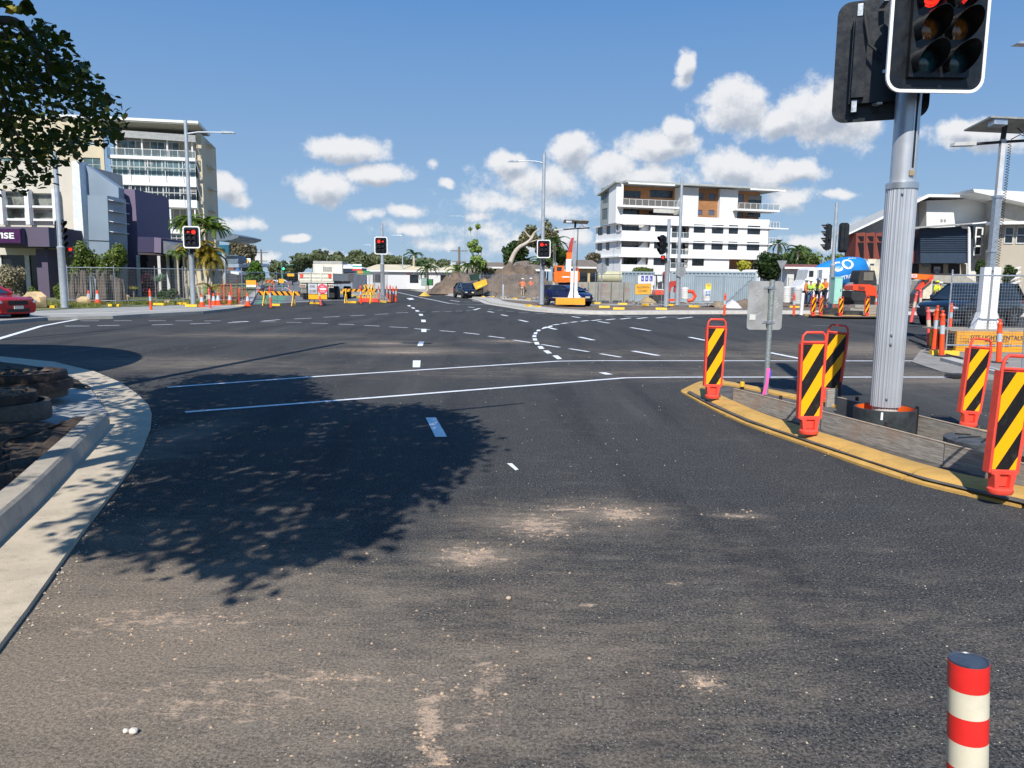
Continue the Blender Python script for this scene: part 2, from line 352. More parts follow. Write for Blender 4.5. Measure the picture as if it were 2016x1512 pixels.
# ================================================================ ground and roads
def road_mat():
    m = bpy.data.materials.new('asphalt'); m.use_nodes = True; t = m.node_tree; p = t.nodes['Principled BSDF']
    tcn = t.nodes.new('ShaderNodeTexCoord'); O = tcn.outputs['Object']
    def noise(sc, det=5, ro=.6, vec=None):
        n = t.nodes.new('ShaderNodeTexNoise'); n.inputs['Scale'].default_value = sc; n.inputs['Detail'].default_value = det; n.inputs['Roughness'].default_value = ro
        t.links.new(vec if vec is not None else O, n.inputs['Vector']); return n.outputs[0]
    big = noise(.35, 4); med = noise(2.3, 6, .7); fine = noise(68, 2, .9)
    c = mixc(t, mapr(t, med, .3, .75), (.042, .042, .0435), (.069, .068, .067))
    c = mixc(t, mapr(t, fine, .36, .68), mixc(t, .85, c, (.006, .006, .008)), mixc(t, .6, c, (.15, .148, .14)))
    trk = noise(.9, 5, .6, vm(t, 'MULTIPLY', O, (1.6, .16, 1))); c = mixc(t, mth(t, 'MULTIPLY', mapr(t, trk, .36, .50, 1, 0), .45), c, (.022, .022, .026)); c = mixc(t, mth(t, 'MULTIPLY', mapr(t, trk, .55, .72), .30), c, (.12, .115, .105))
    vo = t.nodes.new('ShaderNodeTexVoronoi'); vo.inputs['Scale'].default_value = 95; t.links.new(O, vo.inputs['Vector'])
    wn = t.nodes.new('ShaderNodeSeparateColor'); t.links.new(vo.outputs['Color'], wn.inputs[0])
    spk = mth(t, 'MULTIPLY', mth(t, 'GREATER_THAN', wn.outputs[0], .90), mapr(t, vo.outputs['Distance'], .42, .18))
    c = mixc(t, mth(t, 'MULTIPLY', spk, .85), c, (.36, .35, .31))
    # dust carried onto the new surface: patches measured on the ground
    pat = [((60,1330),3.6,1.6,1.35),((200,1200),2.0,1.6,1.1),((330,1230),2.3,1.3,1.0),((90,1150),1.6,1.9,.9),((640,1400),1.9,1.0,.7),((930,1095),.55,.45,1.0),((1060,1030),.75,.55,.9),((1220,1015),.55,.45,1.05),((1120,1000),.5,.25,.7),
           ((845,1410),.16,.55,1.0),((960,1330),.3,.7,.6),((1380,1345),.35,.25,.65),((800,690),2.2,1.3,.95),((760,676),1.6,1.0,.9),((1000,672),1.2,.9,.65),((980,1300),2.6,1.7,.45),((700,1220),1.8,1.0,.5),
           ((500,660),3.5,1.2,.55),((340,715),3.0,1.4,.6),((1480,700),4.5,2.0,.45),((1780,690),5.0,3.4,1.0),((1850,745),3.0,1.8,.8),((1250,735),5.0,1.0,.35),((260,1040),.8,.5,.7),((330,870),.5,1.6,.8),((1450,1015),.3,.1,.8)]
    f = None
    for (q, rx, ry, st) in pat:
        w = G(*q); d = vm(t, 'LENGTH', vm(t, 'MULTIPLY', vm(t, 'SUBTRACT', O, (w.x, w.y, 0)), (1/rx, 1/ry, 0)))
        k = mth(t, 'MULTIPLY', mth(t, 'SUBTRACT', 1.0, d), st); f = k if f is None else mth(t, 'MAXIMUM', f, k)
    sv = vm(t, 'MULTIPLY', O, (.6, 1.5, 1)); n1 = noise(1.6, 9, .78, sv); n2 = noise(9, 8, .8, sv)
    f = mth(t, 'MAXIMUM', f, -.35)
    dm = mth(t, 'ADD', mth(t, 'MULTIPLY', f, .9), mth(t, 'ADD', mth(t, 'MULTIPLY', mth(t, 'SUBTRACT', n1, .5), 2.1), mth(t, 'MULTIPLY', mth(t, 'SUBTRACT', n2, .5), 1.5)))
    dust = mth(t, 'MULTIPLY', mapr(t, dm, -.25, 1.15), .80)
    dust = mth(t, 'MULTIPLY', dust, mapr(t, fine, .3, .7, .45, 1.0))
    c = mixc(t, dust, c, (.35, .28, .21))
    # crisp pale crumbs and peach powder where soil was dropped
    f2 = None
    for (q, rx, ry, st) in [((930,1095),.34,.30,1.1),((1060,1035),.42,.42,1.0),((1225,1012),.30,.26,1.15),((1120,1003),.32,.14,.9),((845,1420),.085,.50,1.15),((865,1490),.10,.2,1.0),((955,1340),.14,.5,.75),((1380,1340),.2,.14,.85),((760,676),1.0,.5,1.0),((800,694),1.3,.45,1.05),((1000,671),.7,.35,.9),((1450,1016),.22,.08,.9),((640,1335),.5,.10,.9),((300,1225),.8,.25,.8),((420,1380),1.0,.35,.6),((1330,1150),.1,.06,.9),((1160,1190),.08,.06,.9),((910,1430),.1,.04,1.)]:
        w = G(*q); d = vm(t, 'LENGTH', vm(t, 'MULTIPLY', vm(t, 'SUBTRACT', O, (w.x, w.y, 0)), (1/rx, 1/ry, 0))); k = mth(t, 'MULTIPLY', mth(t, 'SUBTRACT', 1.0, d), st); f2 = k if f2 is None else mth(t, 'MAXIMUM', f2, k)
    n3 = noise(15, 6, .8, vm(t, 'MULTIPLY', O, (.7, 1.2, 1))); dm2 = mth(t, 'ADD', mth(t, 'MAXIMUM', f2, -.75), mth(t, 'MULTIPLY', mth(t, 'SUBTRACT', n3, .5), 4.6))
    c = mixc(t, mth(t, 'MULTIPLY', mapr(t, dm2, .45, 1.1), mapr(t, fine, .25, .65, .45, .95)), c, (.50, .37, .27))
    # grey cement smears and tyre streaks
    sm = noise(1.6, 10, .84, vm(t, 'MULTIPLY', O, (.45, 2.2, 1)))
    c = mixc(t, mth(t, 'MULTIPLY', mapr(t, sm, .54, .70), .42), c, (.19, .18, .165))
    t.links.new(c, p.inputs['Base Color']); p.inputs['Roughness'].default_value = .88; p.inputs['Specular IOR Level'].default_value = .15
    bn = t.nodes.new('ShaderNodeBump'); bn.inputs['Strength'].default_value = .55; bn.inputs['Distance'].default_value = .012
    t.links.new(mth(t, 'ADD', noise(48, 4, .75), mth(t, 'MULTIPLY', spk, .5)), bn.inputs['Height']); t.links.new(bn.outputs[0], p.inputs['Normal'])
    return m
asph = road_mat(); MATS['asphalt'] = asph
oldasph = M('old_asphalt', (.15, .15, .155), .9, var=.15, scale=1.2, bump=.2, bs=60)
dirt = M('brown_dirt', (.17, .125, .09), .95, var=.35, scale=1.6, bump=.8, bs=9)
soil = M('dark_soil', (.062, .042, .028), .95, var=.4, scale=5, bump=1., bs=26)
verge = M('dry_grass_verge', (.16, .17, .07), .95, var=.45, scale=1.3, bump=.8, bs=30)
paint = M('road_paint', (.80, .81, .82), .6, var=.08, scale=6, dirt=.12)
grey_fp = M('pale_footpath_concrete', (.33, .32, .29), .9, var=.12, scale=.8, dirt=.2, bump=.2, bs=40)
def S(name, b, mat=None, parent=None, smooth=None): return tag(b.o(name, parent, mat, smooth), kind='structure')
b = B().mat(M('far_ground', (.17, .16, .09), .95, var=.3, scale=.05)); b.add([(-1500,-60,-.03),(1500,-60,-.03),(1500,3000,-.03),(-1500,3000,-.03)], [(0,1,2,3)]); S('ground', b)
b = B().mat(asph); b.add([(-70,-12,0),(110,-12,0),(110,140,0),(-70,140,0)], [(0,1,2,3)]); S('road', b)
# old side road behind the closure, green bike lane, far lane
b = B().mat(oldasph); flat([(492,600),(545,597.5),(655,591.5),(745,594),(655,572),(625,557),(600,552.5),(560,552.5),(508,574)], .004, None, b); S('side_road', b)
b = B().mat(M('green_bike_lane', (.09, .26, .16), .85, var=.3, scale=2)); flat([(503,598.5),(556,596),(566,583),(518,580)], .008, None, b); S('bike_lane', b)
# left verge: footpath with kerb, grass behind
KL = [(-260,650),(32,629),(93,624.5),(222,621.5),(294,617.5),(400,612.5),(450,607.5),(472,604.5),(490,600.5),(497,594),(506,577),(517,563),(524,556)]
b = B().mat(grey_fp); flat(KL+[(-60,150,0),(-90,60,0)], .12, -.01, b); S('footpath', b); b = B().mat(conc); sweep(b, smoothpath([G(*p) for p in KL], 3), [(-.03, 0), (-.03, .12), (.0, .135), (.16, .135), (.17, .11)]); S('footpath_kerb', b)
b = B().mat(verge); flat([(-260,628),(60,611),(140,607),(300,601.5),(400,598),(470,593),(490,580),(505,566),(515,556),(-60,150,0),(-90,60,0)], .15, .1, b); S('verge', b)
# construction lot with kerb on the far side
KR = [(735,560.5),(783,567),(860,578),(942,589.5),(967,598),(1010,605),(1060,612.5),(1130,617.5),(1200,619),(1300,618.5),(1400,618),(1560,618),(1700,618.5)]
KRp = smoothpath([G(*p) for p in KR], 4)+[Vector((60, 38.5, 0)), Vector((80, 40, 0))]
lot = []
for i, p_ in enumerate(KRp):
    d_ = (KRp[min(i+1, len(KRp)-1)]-KRp[max(i-1, 0)]).normalized(); lot.append((p_.x-d_.y*.3, p_.y+d_.x*.3, 0))
lot += [(120,60,0),(120,160,0),(-25,160,0)]
b = B().mat(dirt); flat([p for p in lot], .12, -.01, b); S('construction_lot', b)
kerbp = [(-.02, .005), (.0, .10), (.03, .15), (.32, .16), (.34, .1)]
b = B().mat(conc); sweep(b, smoothpath([G(*p) for p in KR], 4)+[Vector((60, 38.5, 0)), Vector((80, 40, 0))], [(-.45, .004), (-.10, .02), (-.08, .13), (-.04, .155), (1.0, .16), (1.02, .1)]); S('far_kerb', b)
b = B().mat(conc); sweep(b, smoothpath([G(*p, .125) for p in [(800,568.5),(880,577.5),(942,586),(1000,590.5),(1061,595)]], 3), [(0, 0), (0, .04), (1.6, .04), (1.6, 0)]); S('lot_path', b)
b = B().mat(M('light_road_edge', (.30, .28, .25), .9, var=.2, scale=.7)); flat([(1060,596),(1130,601),(1300,602.5),(1500,602),(1500,598.5),(1300,598.5),(1130,597.5),(1060,593.5)], .135, None, b); S('lot_path_strip', b)
# right corner: dusty concrete
b = B().mat(M('dusty_concrete_apron', (.27, .25, .22), .95, var=.2, scale=2.5, bump=.4, bs=40, dirt=.3)); flat([(1795,712),(1812,690),(1870,672),(2100,655),(2300,640),(2300,760),(2016,748),(1930,745),(1850,730)], .02, -.01, b); S('corner_apron', b)
b = B().mat(conc); sweep(b, [G(1850,712), G(1900,726), G(1960,741), G(2100,775)], [(0, .005), (0, .09), (.25, .10), (.25, .005)]); S('corner_kerb', b)

# left foreground kerb, gutter, ramp and soil
def Z5(x, y): return (x/2.362, 640+y/2.362)
outer = [(-60,1345)]+[Z5(*p) for p in [(0,1480),(130,1310),(280,1100),(400,930),(500,800),(600,670),(660,570),(700,470),(705,410),(690,370),(640,320),(560,265),(440,215),(250,170),(0,145)]]+[(-160,696)]
inner = [(-120,1185)]+[Z5(*p) for p in [(0,1012),(170,850),(300,710),(410,590),(512,470),(508,420),(480,370),(430,300),(350,250),(200,195),(0,170)]]+[(-160,708)]
b = B().mat(M('sunny_gutter_concrete', (.52, .44, .33), .9, var=.10, scale=4, bump=.25, bs=150, dirt=.30))
po = [G(*p, .03) for p in outer]; pi_ = [G(*p, .03) for p in inner]
flat([(p.x, p.y, 0) for p in po]+[(p.x, p.y, 0) for p in reversed(pi_)], .03, -.01, b); S('gutter', b)
foot = [G(*p, .03) for p in [(-120,1185)]+[Z5(*p) for p in [(0,1012),(170,850),(300,710),(410,590),(512,470)]]]
b = B().mat(M('kerb_concrete', (.42, .37, .30), .9, var=.12, scale=5, bump=.3, bs=160, dirt=.3))
kp = smoothpath([foot[0]-(foot[1]-foot[0])*1.2]+foot, 3); sweep(b, kp, [(0, 0), (.03, .13), (.05, .15), (.19, .155), (.20, .03)]); S('kerb', b, smooth=30)
b = B().mat(concg); rp = [Z5(*p) for p in [(508,425),(480,375),(425,300),(330,275),(0,258)]]+[(-200,752),(-200,830)]+[Z5(*p) for p in [(0,420),(330,470),(420,430)]]
flat(rp, .036, -.01, b); S('kerb_ramp', b)
def soilpatch(name, pts, z, seed, mat=soil, n=46, amp=.022):
    rng = random.Random(seed); P = [G(*p, z) for p in pts]; c = sum(P, Vector())/len(P); b = B().mat(mat); vs = []; m = 9; k = len(P); ns = 4
    ring = []
    for i in range(k):
        for q in range(ns): ring.append(P[i].lerp(P[(i+1) % k], q/ns))
    K = len(ring)
    for j in range(m):
        f = 1-j/m
        for p in ring: vs.append(c.lerp(p, f)+Vector((rng.uniform(-1, 1)*.03, rng.uniform(-1, 1)*.03, (min(j, 2)*.02+rng.uniform(-amp, amp)*(j > 0)))))
    vs.append(c); fs = [(j*K+i, j*K+(i+1) % K, (j+1)*K+(i+1) % K, (j+1)*K+i) for j in range(m-1) for i in range(K)]+[((m-1)*K+i, (m-1)*K+(i+1) % K, m*K) for i in range(K)]
    b.add(vs, fs); return S(name, b)
soilpatch('soil', [(-350,1250)]+[Z5(*p) for p in [(0,800),(160,680),(330,520),(420,425),(330,462),(0,440)]]+[(-350,830)], .12, 3)
soilpatch('soil_bank', [Z5(*p) for p in [(0,168),(200,198),(350,250),(420,290),(330,278),(0,262)]]+[(-260,760),(-260,712)], .08, 4)

# ---------------------------------------------------------------- painted markings
def ln(b, pts, w=.11, z=.006): strip(b, [G(*p) for p in pts], w, z)
def dash(b, cx, cy, hw, sl=0., w=.11, z=.0062): ln(b, [(cx-hw, cy-sl*hw), (cx+hw, cy+sl*hw)], w, z)
b = B().mat(paint)
ln(b, [(330,763),(620,742),(1100,711.5),(1180,710.5),(1722,711),(1800,711)], .10)
ln(b, [(365,812),(800,778.5),(1230,744.5),(1330,743),(1890,743)], .10)
ln(b, [(1890,743),(2200,742)], .10); S('crossing_lines', b)
b = B().mat(paint)
for q in [[(838,822),(858,821.5),(880,859.5),(857,860)], [(998,912),(1008,912),(1021,924),(1015,926)],
          [(813,709.5),(828,709.5),(827,723),(812.5,723)], [(824.5,673),(835,673),(832,681),(821.5,681)], [(829.5,647.5),(839.5,647.5),(839.5,653.5),(829.5,653.5)],
          [(829,629.3),(837.5,629.3),(838.5,634),(829.8,634)], [(824,618),(832,618),(833,621.5),(826,621.5)], [(817,610.8),(824,610.8),(826,613.2),(819,613.2)],
          [(809.5,605.2),(815.5,605.2),(817.5,607.5),(811.5,607.5)], [(801.5,601),(807.5,601),(809.5,603),(803.5,603)],
          [(1087.5,700),(1098,699.5),(1107,706.5),(1097,707)], [(1069,690),(1079,689.5),(1087,695.5),(1077,696)], [(1058,681.5),(1067,681),(1072,686.5),(1062,687)],
          [(1051,673.3),(1060,673),(1062.5,678.3),(1054,678.5)], [(1048.5,666.2),(1056.5,666),(1058,670.3),(1049.5,670.5)], [(1048.5,660),(1056,660),(1056,663.5),(1048,663.5)], [(1052,654.2),(1058.5,654),(1057,658),(1050,658)],
          [(1057,649.3),(1063,648.7),(1064.5,651.5),(1056,652.5)], [(1070,644.3),(1078,642.8),(1077,645.5),(1065,648.3)], [(1080,642),(1087,640.6),(1088,643),(1078,644.6)]]: flat(q, .0066, None, b)
for (x, y, h) in [(1095,639.3,6),(1111.5,636.6,6),(1130,634.2,6),(1151,632,7.2),(1174,630.6,9),(1201.5,629.1,8.5),(1231.5,627.4,9.5),(1264,626.4,9.5),(1302,625.2,9.5),(1349,626,14)]: dash(b, x, y, h, -.12, .16)
for (x, y, h, s) in [(1155,667,14,.22),(1188.5,634.8,11,.16),(1134,624.6,8,.17),(1261,648.3,19,.17),(1271,696,25,.18),(1374,667.5,17,.2),(1085,646.5,10,.25),(1030.5,632,8.5,.22),(993,621,6.5,.2),(966,614.2,5.5,.2),(928,605.2,6,.12),(939,608.8,6,-.3),(1545,700.5,30,.2),(1192.5,736,7,.3),(1006,705,0.1,0)]: dash(b, x, y, h, s, .14, .0072)
for (x, y, h) in [(596,627.3,17),(653,624,16),(704,621.3,14.5),(751,618.6,13),(792,616,11.5),(827,614.3,9.5),(857.5,614,8.3),(882,613.4,7.5),(903.6,612.5,6.4),(922,611.4,5.4),(934,610,5)]: dash(b, x, y, h, -.05 if x < 800 else -.02, .10)
for (x, y, h, s) in [(579,635,15.5,.0),(629,637,16,.03),(682,639,15.5,.04),(732,641.6,15,.05),(785,644.7,18,.05),(831,648.5,15,.08),(881,652.5,15,.08),(928.5,657,15,.11),(978,664.2,16,.13),(1028,672.5,17,.15),(1084,681.5,17.5,.16),(1140,690,19,.16),(1202,700.3,20,.17)]: dash(b, x, y, h, s, .10, .0076)
for (x, y, h) in [(310,631.7,17),(362,631.8,16.5),(418.6,632,16),(473,633,16),(527,633.9,15.5),(177,632,18),(241.6,631.6,17.5)]: dash(b, x, y, h, 0, .10)
for (x, y, h, s) in [(152,642.3,24,0),(213,641.2,22,-.02),(320,639.4,21,-.03),(394.6,637.3,20,-.04),(468.5,634.6,20,-.07),(534,631,17,-.09)]: dash(b, x, y, h, s, .12, .0072)
for (x, y, h) in [(966,609,4.5),(983.6,610.8,6),(1004,613,7.5),(1031,615,9.5),(1063.6,617,10),(1099.7,618.6,12),(1146,620.8,13),(1193,622,14),(1244,623.5,14.5),(1325,624.4,12)]: dash(b, x, y, h, .03, .10)
S('lane_dashes', b)
b = B().mat(paint)
ln(b, [(-40,680),(0,666.5),(82,642),(150,629.5),(219,620.5)], .16); ln(b, [(-60,635),(0,632.8),(20,632.5)], .14); ln(b, [(62,627.5),(93,624.5)], .1)
ln(b, [(760,572.5),(783,575.5),(820,584),(858,591.8),(884,597.3),(905,599.3),(975,599.5)], .13); ln(b, [(886,591),(905,594),(925,594.5)], .13); ln(b, [(930,591.5),(968,597.2)], .13)
flat([(800,587.2),(811,586.5),(816,589.4),(807,590.3)], .007, None, b)
ln(b, [(543,596.8),(600,594),(668,590.5)], .16, .012); ln(b, [(547,557),(575,574)], .12, .012); ln(b, [(549,566),(560,568.5),(553,571.5)], .1, .012)
ln(b, [(1600,640.5),(1640,642)], .05)
S('edge_lines', b)
# loose stones and fines on the asphalt
rng = random.Random(5); b = B().mat(M('pebble', (.42, .36, .29), .9, var=.4, scale=3))
def pebble(b, p, r):
    q = [(1,0,0),(-1,0,0),(0,1,0),(0,-1,0),(0,0,1),(0,0,-.5)]; a = rng.uniform(0, 6.28); ca, sa = math.cos(a), math.sin(a)
    vs = []
    for (x, y, z) in q:
        x *= rng.uniform(.7, 1.3); y *= rng.uniform(.6, 1.2); z *= rng.uniform(.5, .9); vs.append((p[0]+r*(x*ca-y*sa), p[1]+r*(x*sa+y*ca), p[2]+r*z))
    b.add(vs, [(0,2,4),(2,1,4),(1,3,4),(3,0,4),(2,0,5),(1,2,5),(3,1,5),(0,3,5)])
for i in range(1500):
    y = 2.0+16*rng.random()**2.0; x = rng.uniform(-.75, .75)*y; r = rng.choice([.0018, .0025, .003, .0035, .005])*(1+.09*y)
    pebble(b, (x, y, .002), r)
for i in range(150):      # along the gutter lip
    k = rng.random()*8; j = int(k); p = po[j+1].lerp(po[min(j+2, len(po)-1)], k-j); pebble(b, (p.x+abs(rng.gauss(0, .05))+.02, p.y-.02, .004), rng.choice([.004, .006, .011]))
tag(b.o('gravel'), 'loose fine gravel and grit scattered over the asphalt', 'gravel', kind='stuff')
b = B().mat(M('dry_clod', (.40, .29, .20), .95, var=.35, scale=6))
CC = [(930,1095,60,22,70),(1060,1035,55,32,80),(1225,1012,50,20,70),(1130,1000,60,14,40),(845,1430,22,70,80),(870,1500,20,20,30),(960,1340,40,90,60),(1380,1345,45,18,40),(640,1335,90,16,40),(1100,1300,350,120,60),(760,1250,220,120,60),(300,1230,160,60,70),(250,1040,70,40,40),(120,1180,90,70,60),(1450,1015,50,10,20),(600,1420,250,60,50),(500,1200,200,60,40)]
for (cx, cy, sx_, sy_, n_) in CC:
    for _ in range(n_):
        p = G(cx+rng.gauss(0, .55)*sx_, min(1505, cy+rng.gauss(0, .55)*sy_)); r = rng.choice([.002, .003, .003, .005, .009])*(.55+.10*p.y)*1.3; pebble(b, (p.x, p.y, .001), r)
tag(b.o('dirt_crumbs'), 'dry tan clods and crumbs of soil spilled on the asphalt', 'dirt crumbs', kind='stuff')
for (x, y, r, l) in [(1001,1181,.014,'tan stone lying in the middle of the dusty asphalt'),(248,1443,.012,'small white stone, left one of two in the lower left dust'),(263,1445,.017,'larger white stone, right one of two in the lower left dust')]:
    b = B().mat(M('stone_'+('tan' if x > 500 else 'white'), (.50, .38, .27) if x > 500 else (.66, .60, .52), .9, bump=.5)); p = G(x, y); b.blob((p.x, p.y, r*.7), (r, r*.8, r*.75), 9, 6, .12, rng); tag(b.o('stone', smooth=True), l, 'stone')
# ================================================================ traffic island with yellow kerb
ykerb = M('yellow_painted_kerb', (.55, .32, .08), .8, var=.12, scale=3.5, bump=.2, bs=60, dirt=.35)
YP = [(0, 0), (0, .022), (.09, .03), (.13, .06), (.17, .075), (.36, .085), (.39, .07), (.40, .01)]
b = B().mat(ykerb)
near = smoothpath([G(*p) for p in [(1340,773),(1400,806),(1470,838),(1600,884),(1700,920),(1820,957),(2016,1002),(2200,1046)]], 10)
def segs(b, path, prof, seglen, gap=.022):
    cur = [path[0]]; acc = 0
    for i in range(1, len(path)):
        acc += (path[i]-path[i-1]).length; cur.append(path[i])
        if acc > seglen or i == len(path)-1:
            q = list(cur); q[-1] = q[-1]-(q[-1]-q[-2]).normalized()*gap; sweep(b, q, prof); cur = [path[i]]; acc = 0
segs(b, near, YP, .95)
far = smoothpath([G(*p) for p in [(2300,915),(2016,867),(1900,846),(1640,797),(1540,776),(1440,757),(1385,752),(1340,771)]], 8)
segs(b, far, YP, .95); S('island_kerb', b, smooth=35)
b = B().mat(M('island_fill', (.10, .09, .08), .95, var=.4, scale=7, bump=1., bs=34)); flat([(1352,772),(1400,797),(1470,828),(1600,872),(1820,944),(2200,1035),(2300,918),(2016,868),(1900,848),(1640,799),(1540,778),(1440,760),(1385,756)], .045, None, b); S('island_fill', b)
def board(name, a, c, h, th, label, mat=wood, z=.03, group='formwork boards round the island'):
    a = Vector(a); c = Vector(c); d = (c-a); L_ = math.hypot(d.x, d.y); an = math.atan2(d.y, d.x)
    t = T(name, label, 'formwork', (a.x, a.y, z), an, group)
    B().mat(mat).box(0, L_, -th/2, th/2, 0, h-.004).o('plank', t); B().mat(M('board_edge', (.42, .33, .24), .85, var=.2, scale=9)).box(0, L_, -th/2-.003, th/2+.003, h-.003, h+.004).o('top_edge', t)
    nst = max(1, int(L_/1.6)); bb = B().mat(M('steel_stake', (.06, .05, .05), .7, .6, bump=.4))
    for k in range(nst): bb.box(L_*(k+.55)/nst-.015, L_*(k+.55)/nst+.015, th/2+.003, th/2+.03, -.03, h+.05)
    bb.o('stake', t); return t
def gz(px, py, z): p = G(px, py, z); return (p.x, p.y, 0)
board('formwork_board', gz(1445.6,765,.25), gz(1619,809,.25), .22, .02, 'weathered ply formwork board nearest the sign post on the island')
board('formwork_board', gz(1619.5,810,.25), gz(1862,872,.25), .22, .02, 'long weathered ply formwork board in front of the black pole ring')
board('formwork_board', gz(1862.5,872.5,.25), gz(2160,950,.25), .22, .02, 'ply formwork board partly in shade behind the largest striped panel')
board('formwork_board', gz(1650,782,.25), gz(1712,796,.25), .22, .02, 'dark short formwork board behind the black pole ring', M('dark_formwork', (.07, .07, .075), .8, var=.3, bump=.3))
board('formwork_board', gz(1799,816,.25), gz(2120,892,.25), .22, .02, 'far ply formwork board right of the pole, in front of a striped panel')
t = T('timber_block', 'short upright timber offcut beside a steel stake left of the pole', 'timber', tuple(G(1637,800,.05))[:2]+(.04,), .3)
B().mat(wood).box(-.10, .06, -.03, .0, 0, .25).o('plank', t); B().mat(MATS['steel_stake']).box(.085, .12, -.02, .02, 0, .33).o('stake', t)
# black plastic manhole cap
c = AT(1948, 882, 7.35); t = T('plastic_pit_lid', 'low round black plastic pit lid inside the island formwork', 'pit lid', (c.x, c.y, .05))
B().mat(M('dusty_black_plastic', (.07, .075, .08), .6, var=.4, scale=9, bump=.3, bs=20)).lathe([(.40, 0), (.40, .11), (.36, .13), (.34, .13), (.33, .12), (.001, .145)], n=40).o('lid', t, smooth=35)
bb = B().mat(black); [bb.bar((0, 0, .147), (.31*math.cos(a), .31*math.sin(a), .126), .02, .01) for a in [k*math.pi/4 for k in range(8)]]; bb.o('rib', t)

# ================================================================ the big signal pole
PD = 8.2; pc = AT(1742, 806, PD)
t = T('pole_footing_ring', 'black plastic ring with orange lining around the foot of the nearest signal pole', 'footing ring', (pc.x, pc.y, .04))
B().mat(M('scuffed_black_pipe', (.035, .04, .042), .5, var=.4, scale=6, bump=.2, bs=14)).lathe([(.31, 0), (.31, .29), (.30, .295), (.296, .29), (.296, 0)], n=44, cap=False).o('pipe_ring', t, smooth=40)
B().mat(M('orange_lining', (.85, .13, .015), .6)).lathe([(.293, .288), (.293, 0.02)], n=44, cap=False).o('lining', t, smooth=40)
B().mat(white).box(-.17, -.12, -.272, -.268, .2, .28).o('sticker', t); B().mat(black).box(.296, .318, -.1, -.06, 0, .32).o('clip', t)
t = T('traffic_signal_pole', 'tall fluted aluminium signal pole nearest the camera on the yellow kerbed island', 'signal pole', (pc.x, pc.y, .0), .0)
B().mat(M('cream_pipe', (.60, .57, .50), .5)).lathe([(.128, .05), (.128, .37)], n=28).o('base_sleeve', t, smooth=40)
zb = AT(1742, 799, PD).z; zc = AT(1768, 372, PD).z
bb = B().mat(M('brushed_aluminium', (.56, .58, .61), .36, .45, var=.04, scale=1.5)); vs = []; NS = 96
def flute(a):
    k = (a/(2*math.pi)*8+.5) % 1.0; r = .146
    if .08 < k < .14 or .30 < k < .335 or .665 < k < .70 or .86 < k < .92: r += .006
    if k < .05 or k > .95: r -= .006
    return r
for z in (zb, zc):
    for j in range(NS): a = 2*math.pi*j/NS; vs.append((flute(a)*math.cos(a), flute(a)*math.sin(a), z))
bb.add(vs, [(j, (j+1) % NS, (j+1) % NS+NS, j+NS) for j in range(NS)]+[tuple(range(NS, 2*NS))]); bb.o('fluted_base', t, smooth=25)
B().mat(alu).lathe([(.145, zc-.005), (.158, zc-.005), (.160, zc+.05), (.15, zc+.06), (.12, zc+.065)], n=40).o('collar', t, smooth=35)
B().mat(M('satin_aluminium', (.56, .58, .61), .36, .5, var=.03, scale=2)).lathe([(.122, zc+.06), (.122, 7.5)], n=40).o('upper_pole', t, smooth=40)
bb = B().mat(alu); bb.box(.005, .02, -.127, -.118, zc+.12, 4.6); bb.box(.045, .055, -.122, -.112, zc+.12, 4.6); bb.mat(black); bb.box(.021, .0445, -.1195, -.112, zc+.2, 4.6); bb.o('mounting_rail', t)
B().mat(M('brass_clip', (.45, .36, .22), .5, .5)).box(-.002, .048, -.14, -.123, zc+.12, zc+.17).o('clip', t)
for zz in (zb+.1, zb+.68, zb+.78, zc-.06): B().mat(galv).lathe([(.0, -.157), (.012, -.156), (.012, -.14)], c=(-.062, 0, zz), n=8, axis='y').o('bolt', t)

# ---------------------------------------------------------------- signal heads
redlit = M('red_lamp_lit', (.8, .02, .01), .4, emit=(1, .03, .015), es=1.3); 
def LED():
    m = redlit; t = m.node_tree; v = t.nodes.new('ShaderNodeTexVoronoi'); v.inputs['Scale'].default_value = 75; v.inputs['Randomness'].default_value = .15; tcn = t.nodes.new('ShaderNodeTexCoord'); t.links.new(tcn.outputs['Object'], v.inputs['Vector'])
    t.links.new(mapr(t, v.outputs['Distance'], .2, .6, 2.4, .35), t.nodes['Principled BSDF'].inputs['Emission Strength'])
LED()
redoff = M('red_lens', (.25, .01, .01), .2)
amb = M('amber_lens', (.26, .09, .015), .15, var=.5, scale=22, spec=.9); grn = M('green_lens', (.015, .07, .085), .15, var=.5, scale=22, spec=.9); dk = M('dark_lens', (.02, .02, .025), .25)
def rrect(w, h, r, n=6):
    out = []
    for cx, cz, a0 in ((w/2-r, h/2-r, 0), (-w/2+r, h/2-r, 90), (-w/2+r, -h/2+r, 180), (w/2-r, -h/2+r, 270)):
        for k in range(n+1): a = R_(a0+90*k/n); out.append((cx+r*math.cos(a), cz+r*math.sin(a)))
    return out
def ringprism(b, po_, pi_, y0, y1):
    n = len(po_); vs = [(p[0], y0, p[1]) for p in po_]+[(p[0], y0, p[1]) for p in pi_]+[(p[0], y1, p[1]) for p in po_]+[(p[0], y1, p[1]) for p in pi_]
    fs = []
    for i in range(n):
        j = (i+1) % n; fs += [(i, j, n+j, n+i), (2*n+i, 3*n+i, 3*n+j, 2*n+j), (i, 2*n+i, 2*n+j, j), (n+i, n+j, 3*n+j, 3*n+i)]
    b.add(vs, fs)
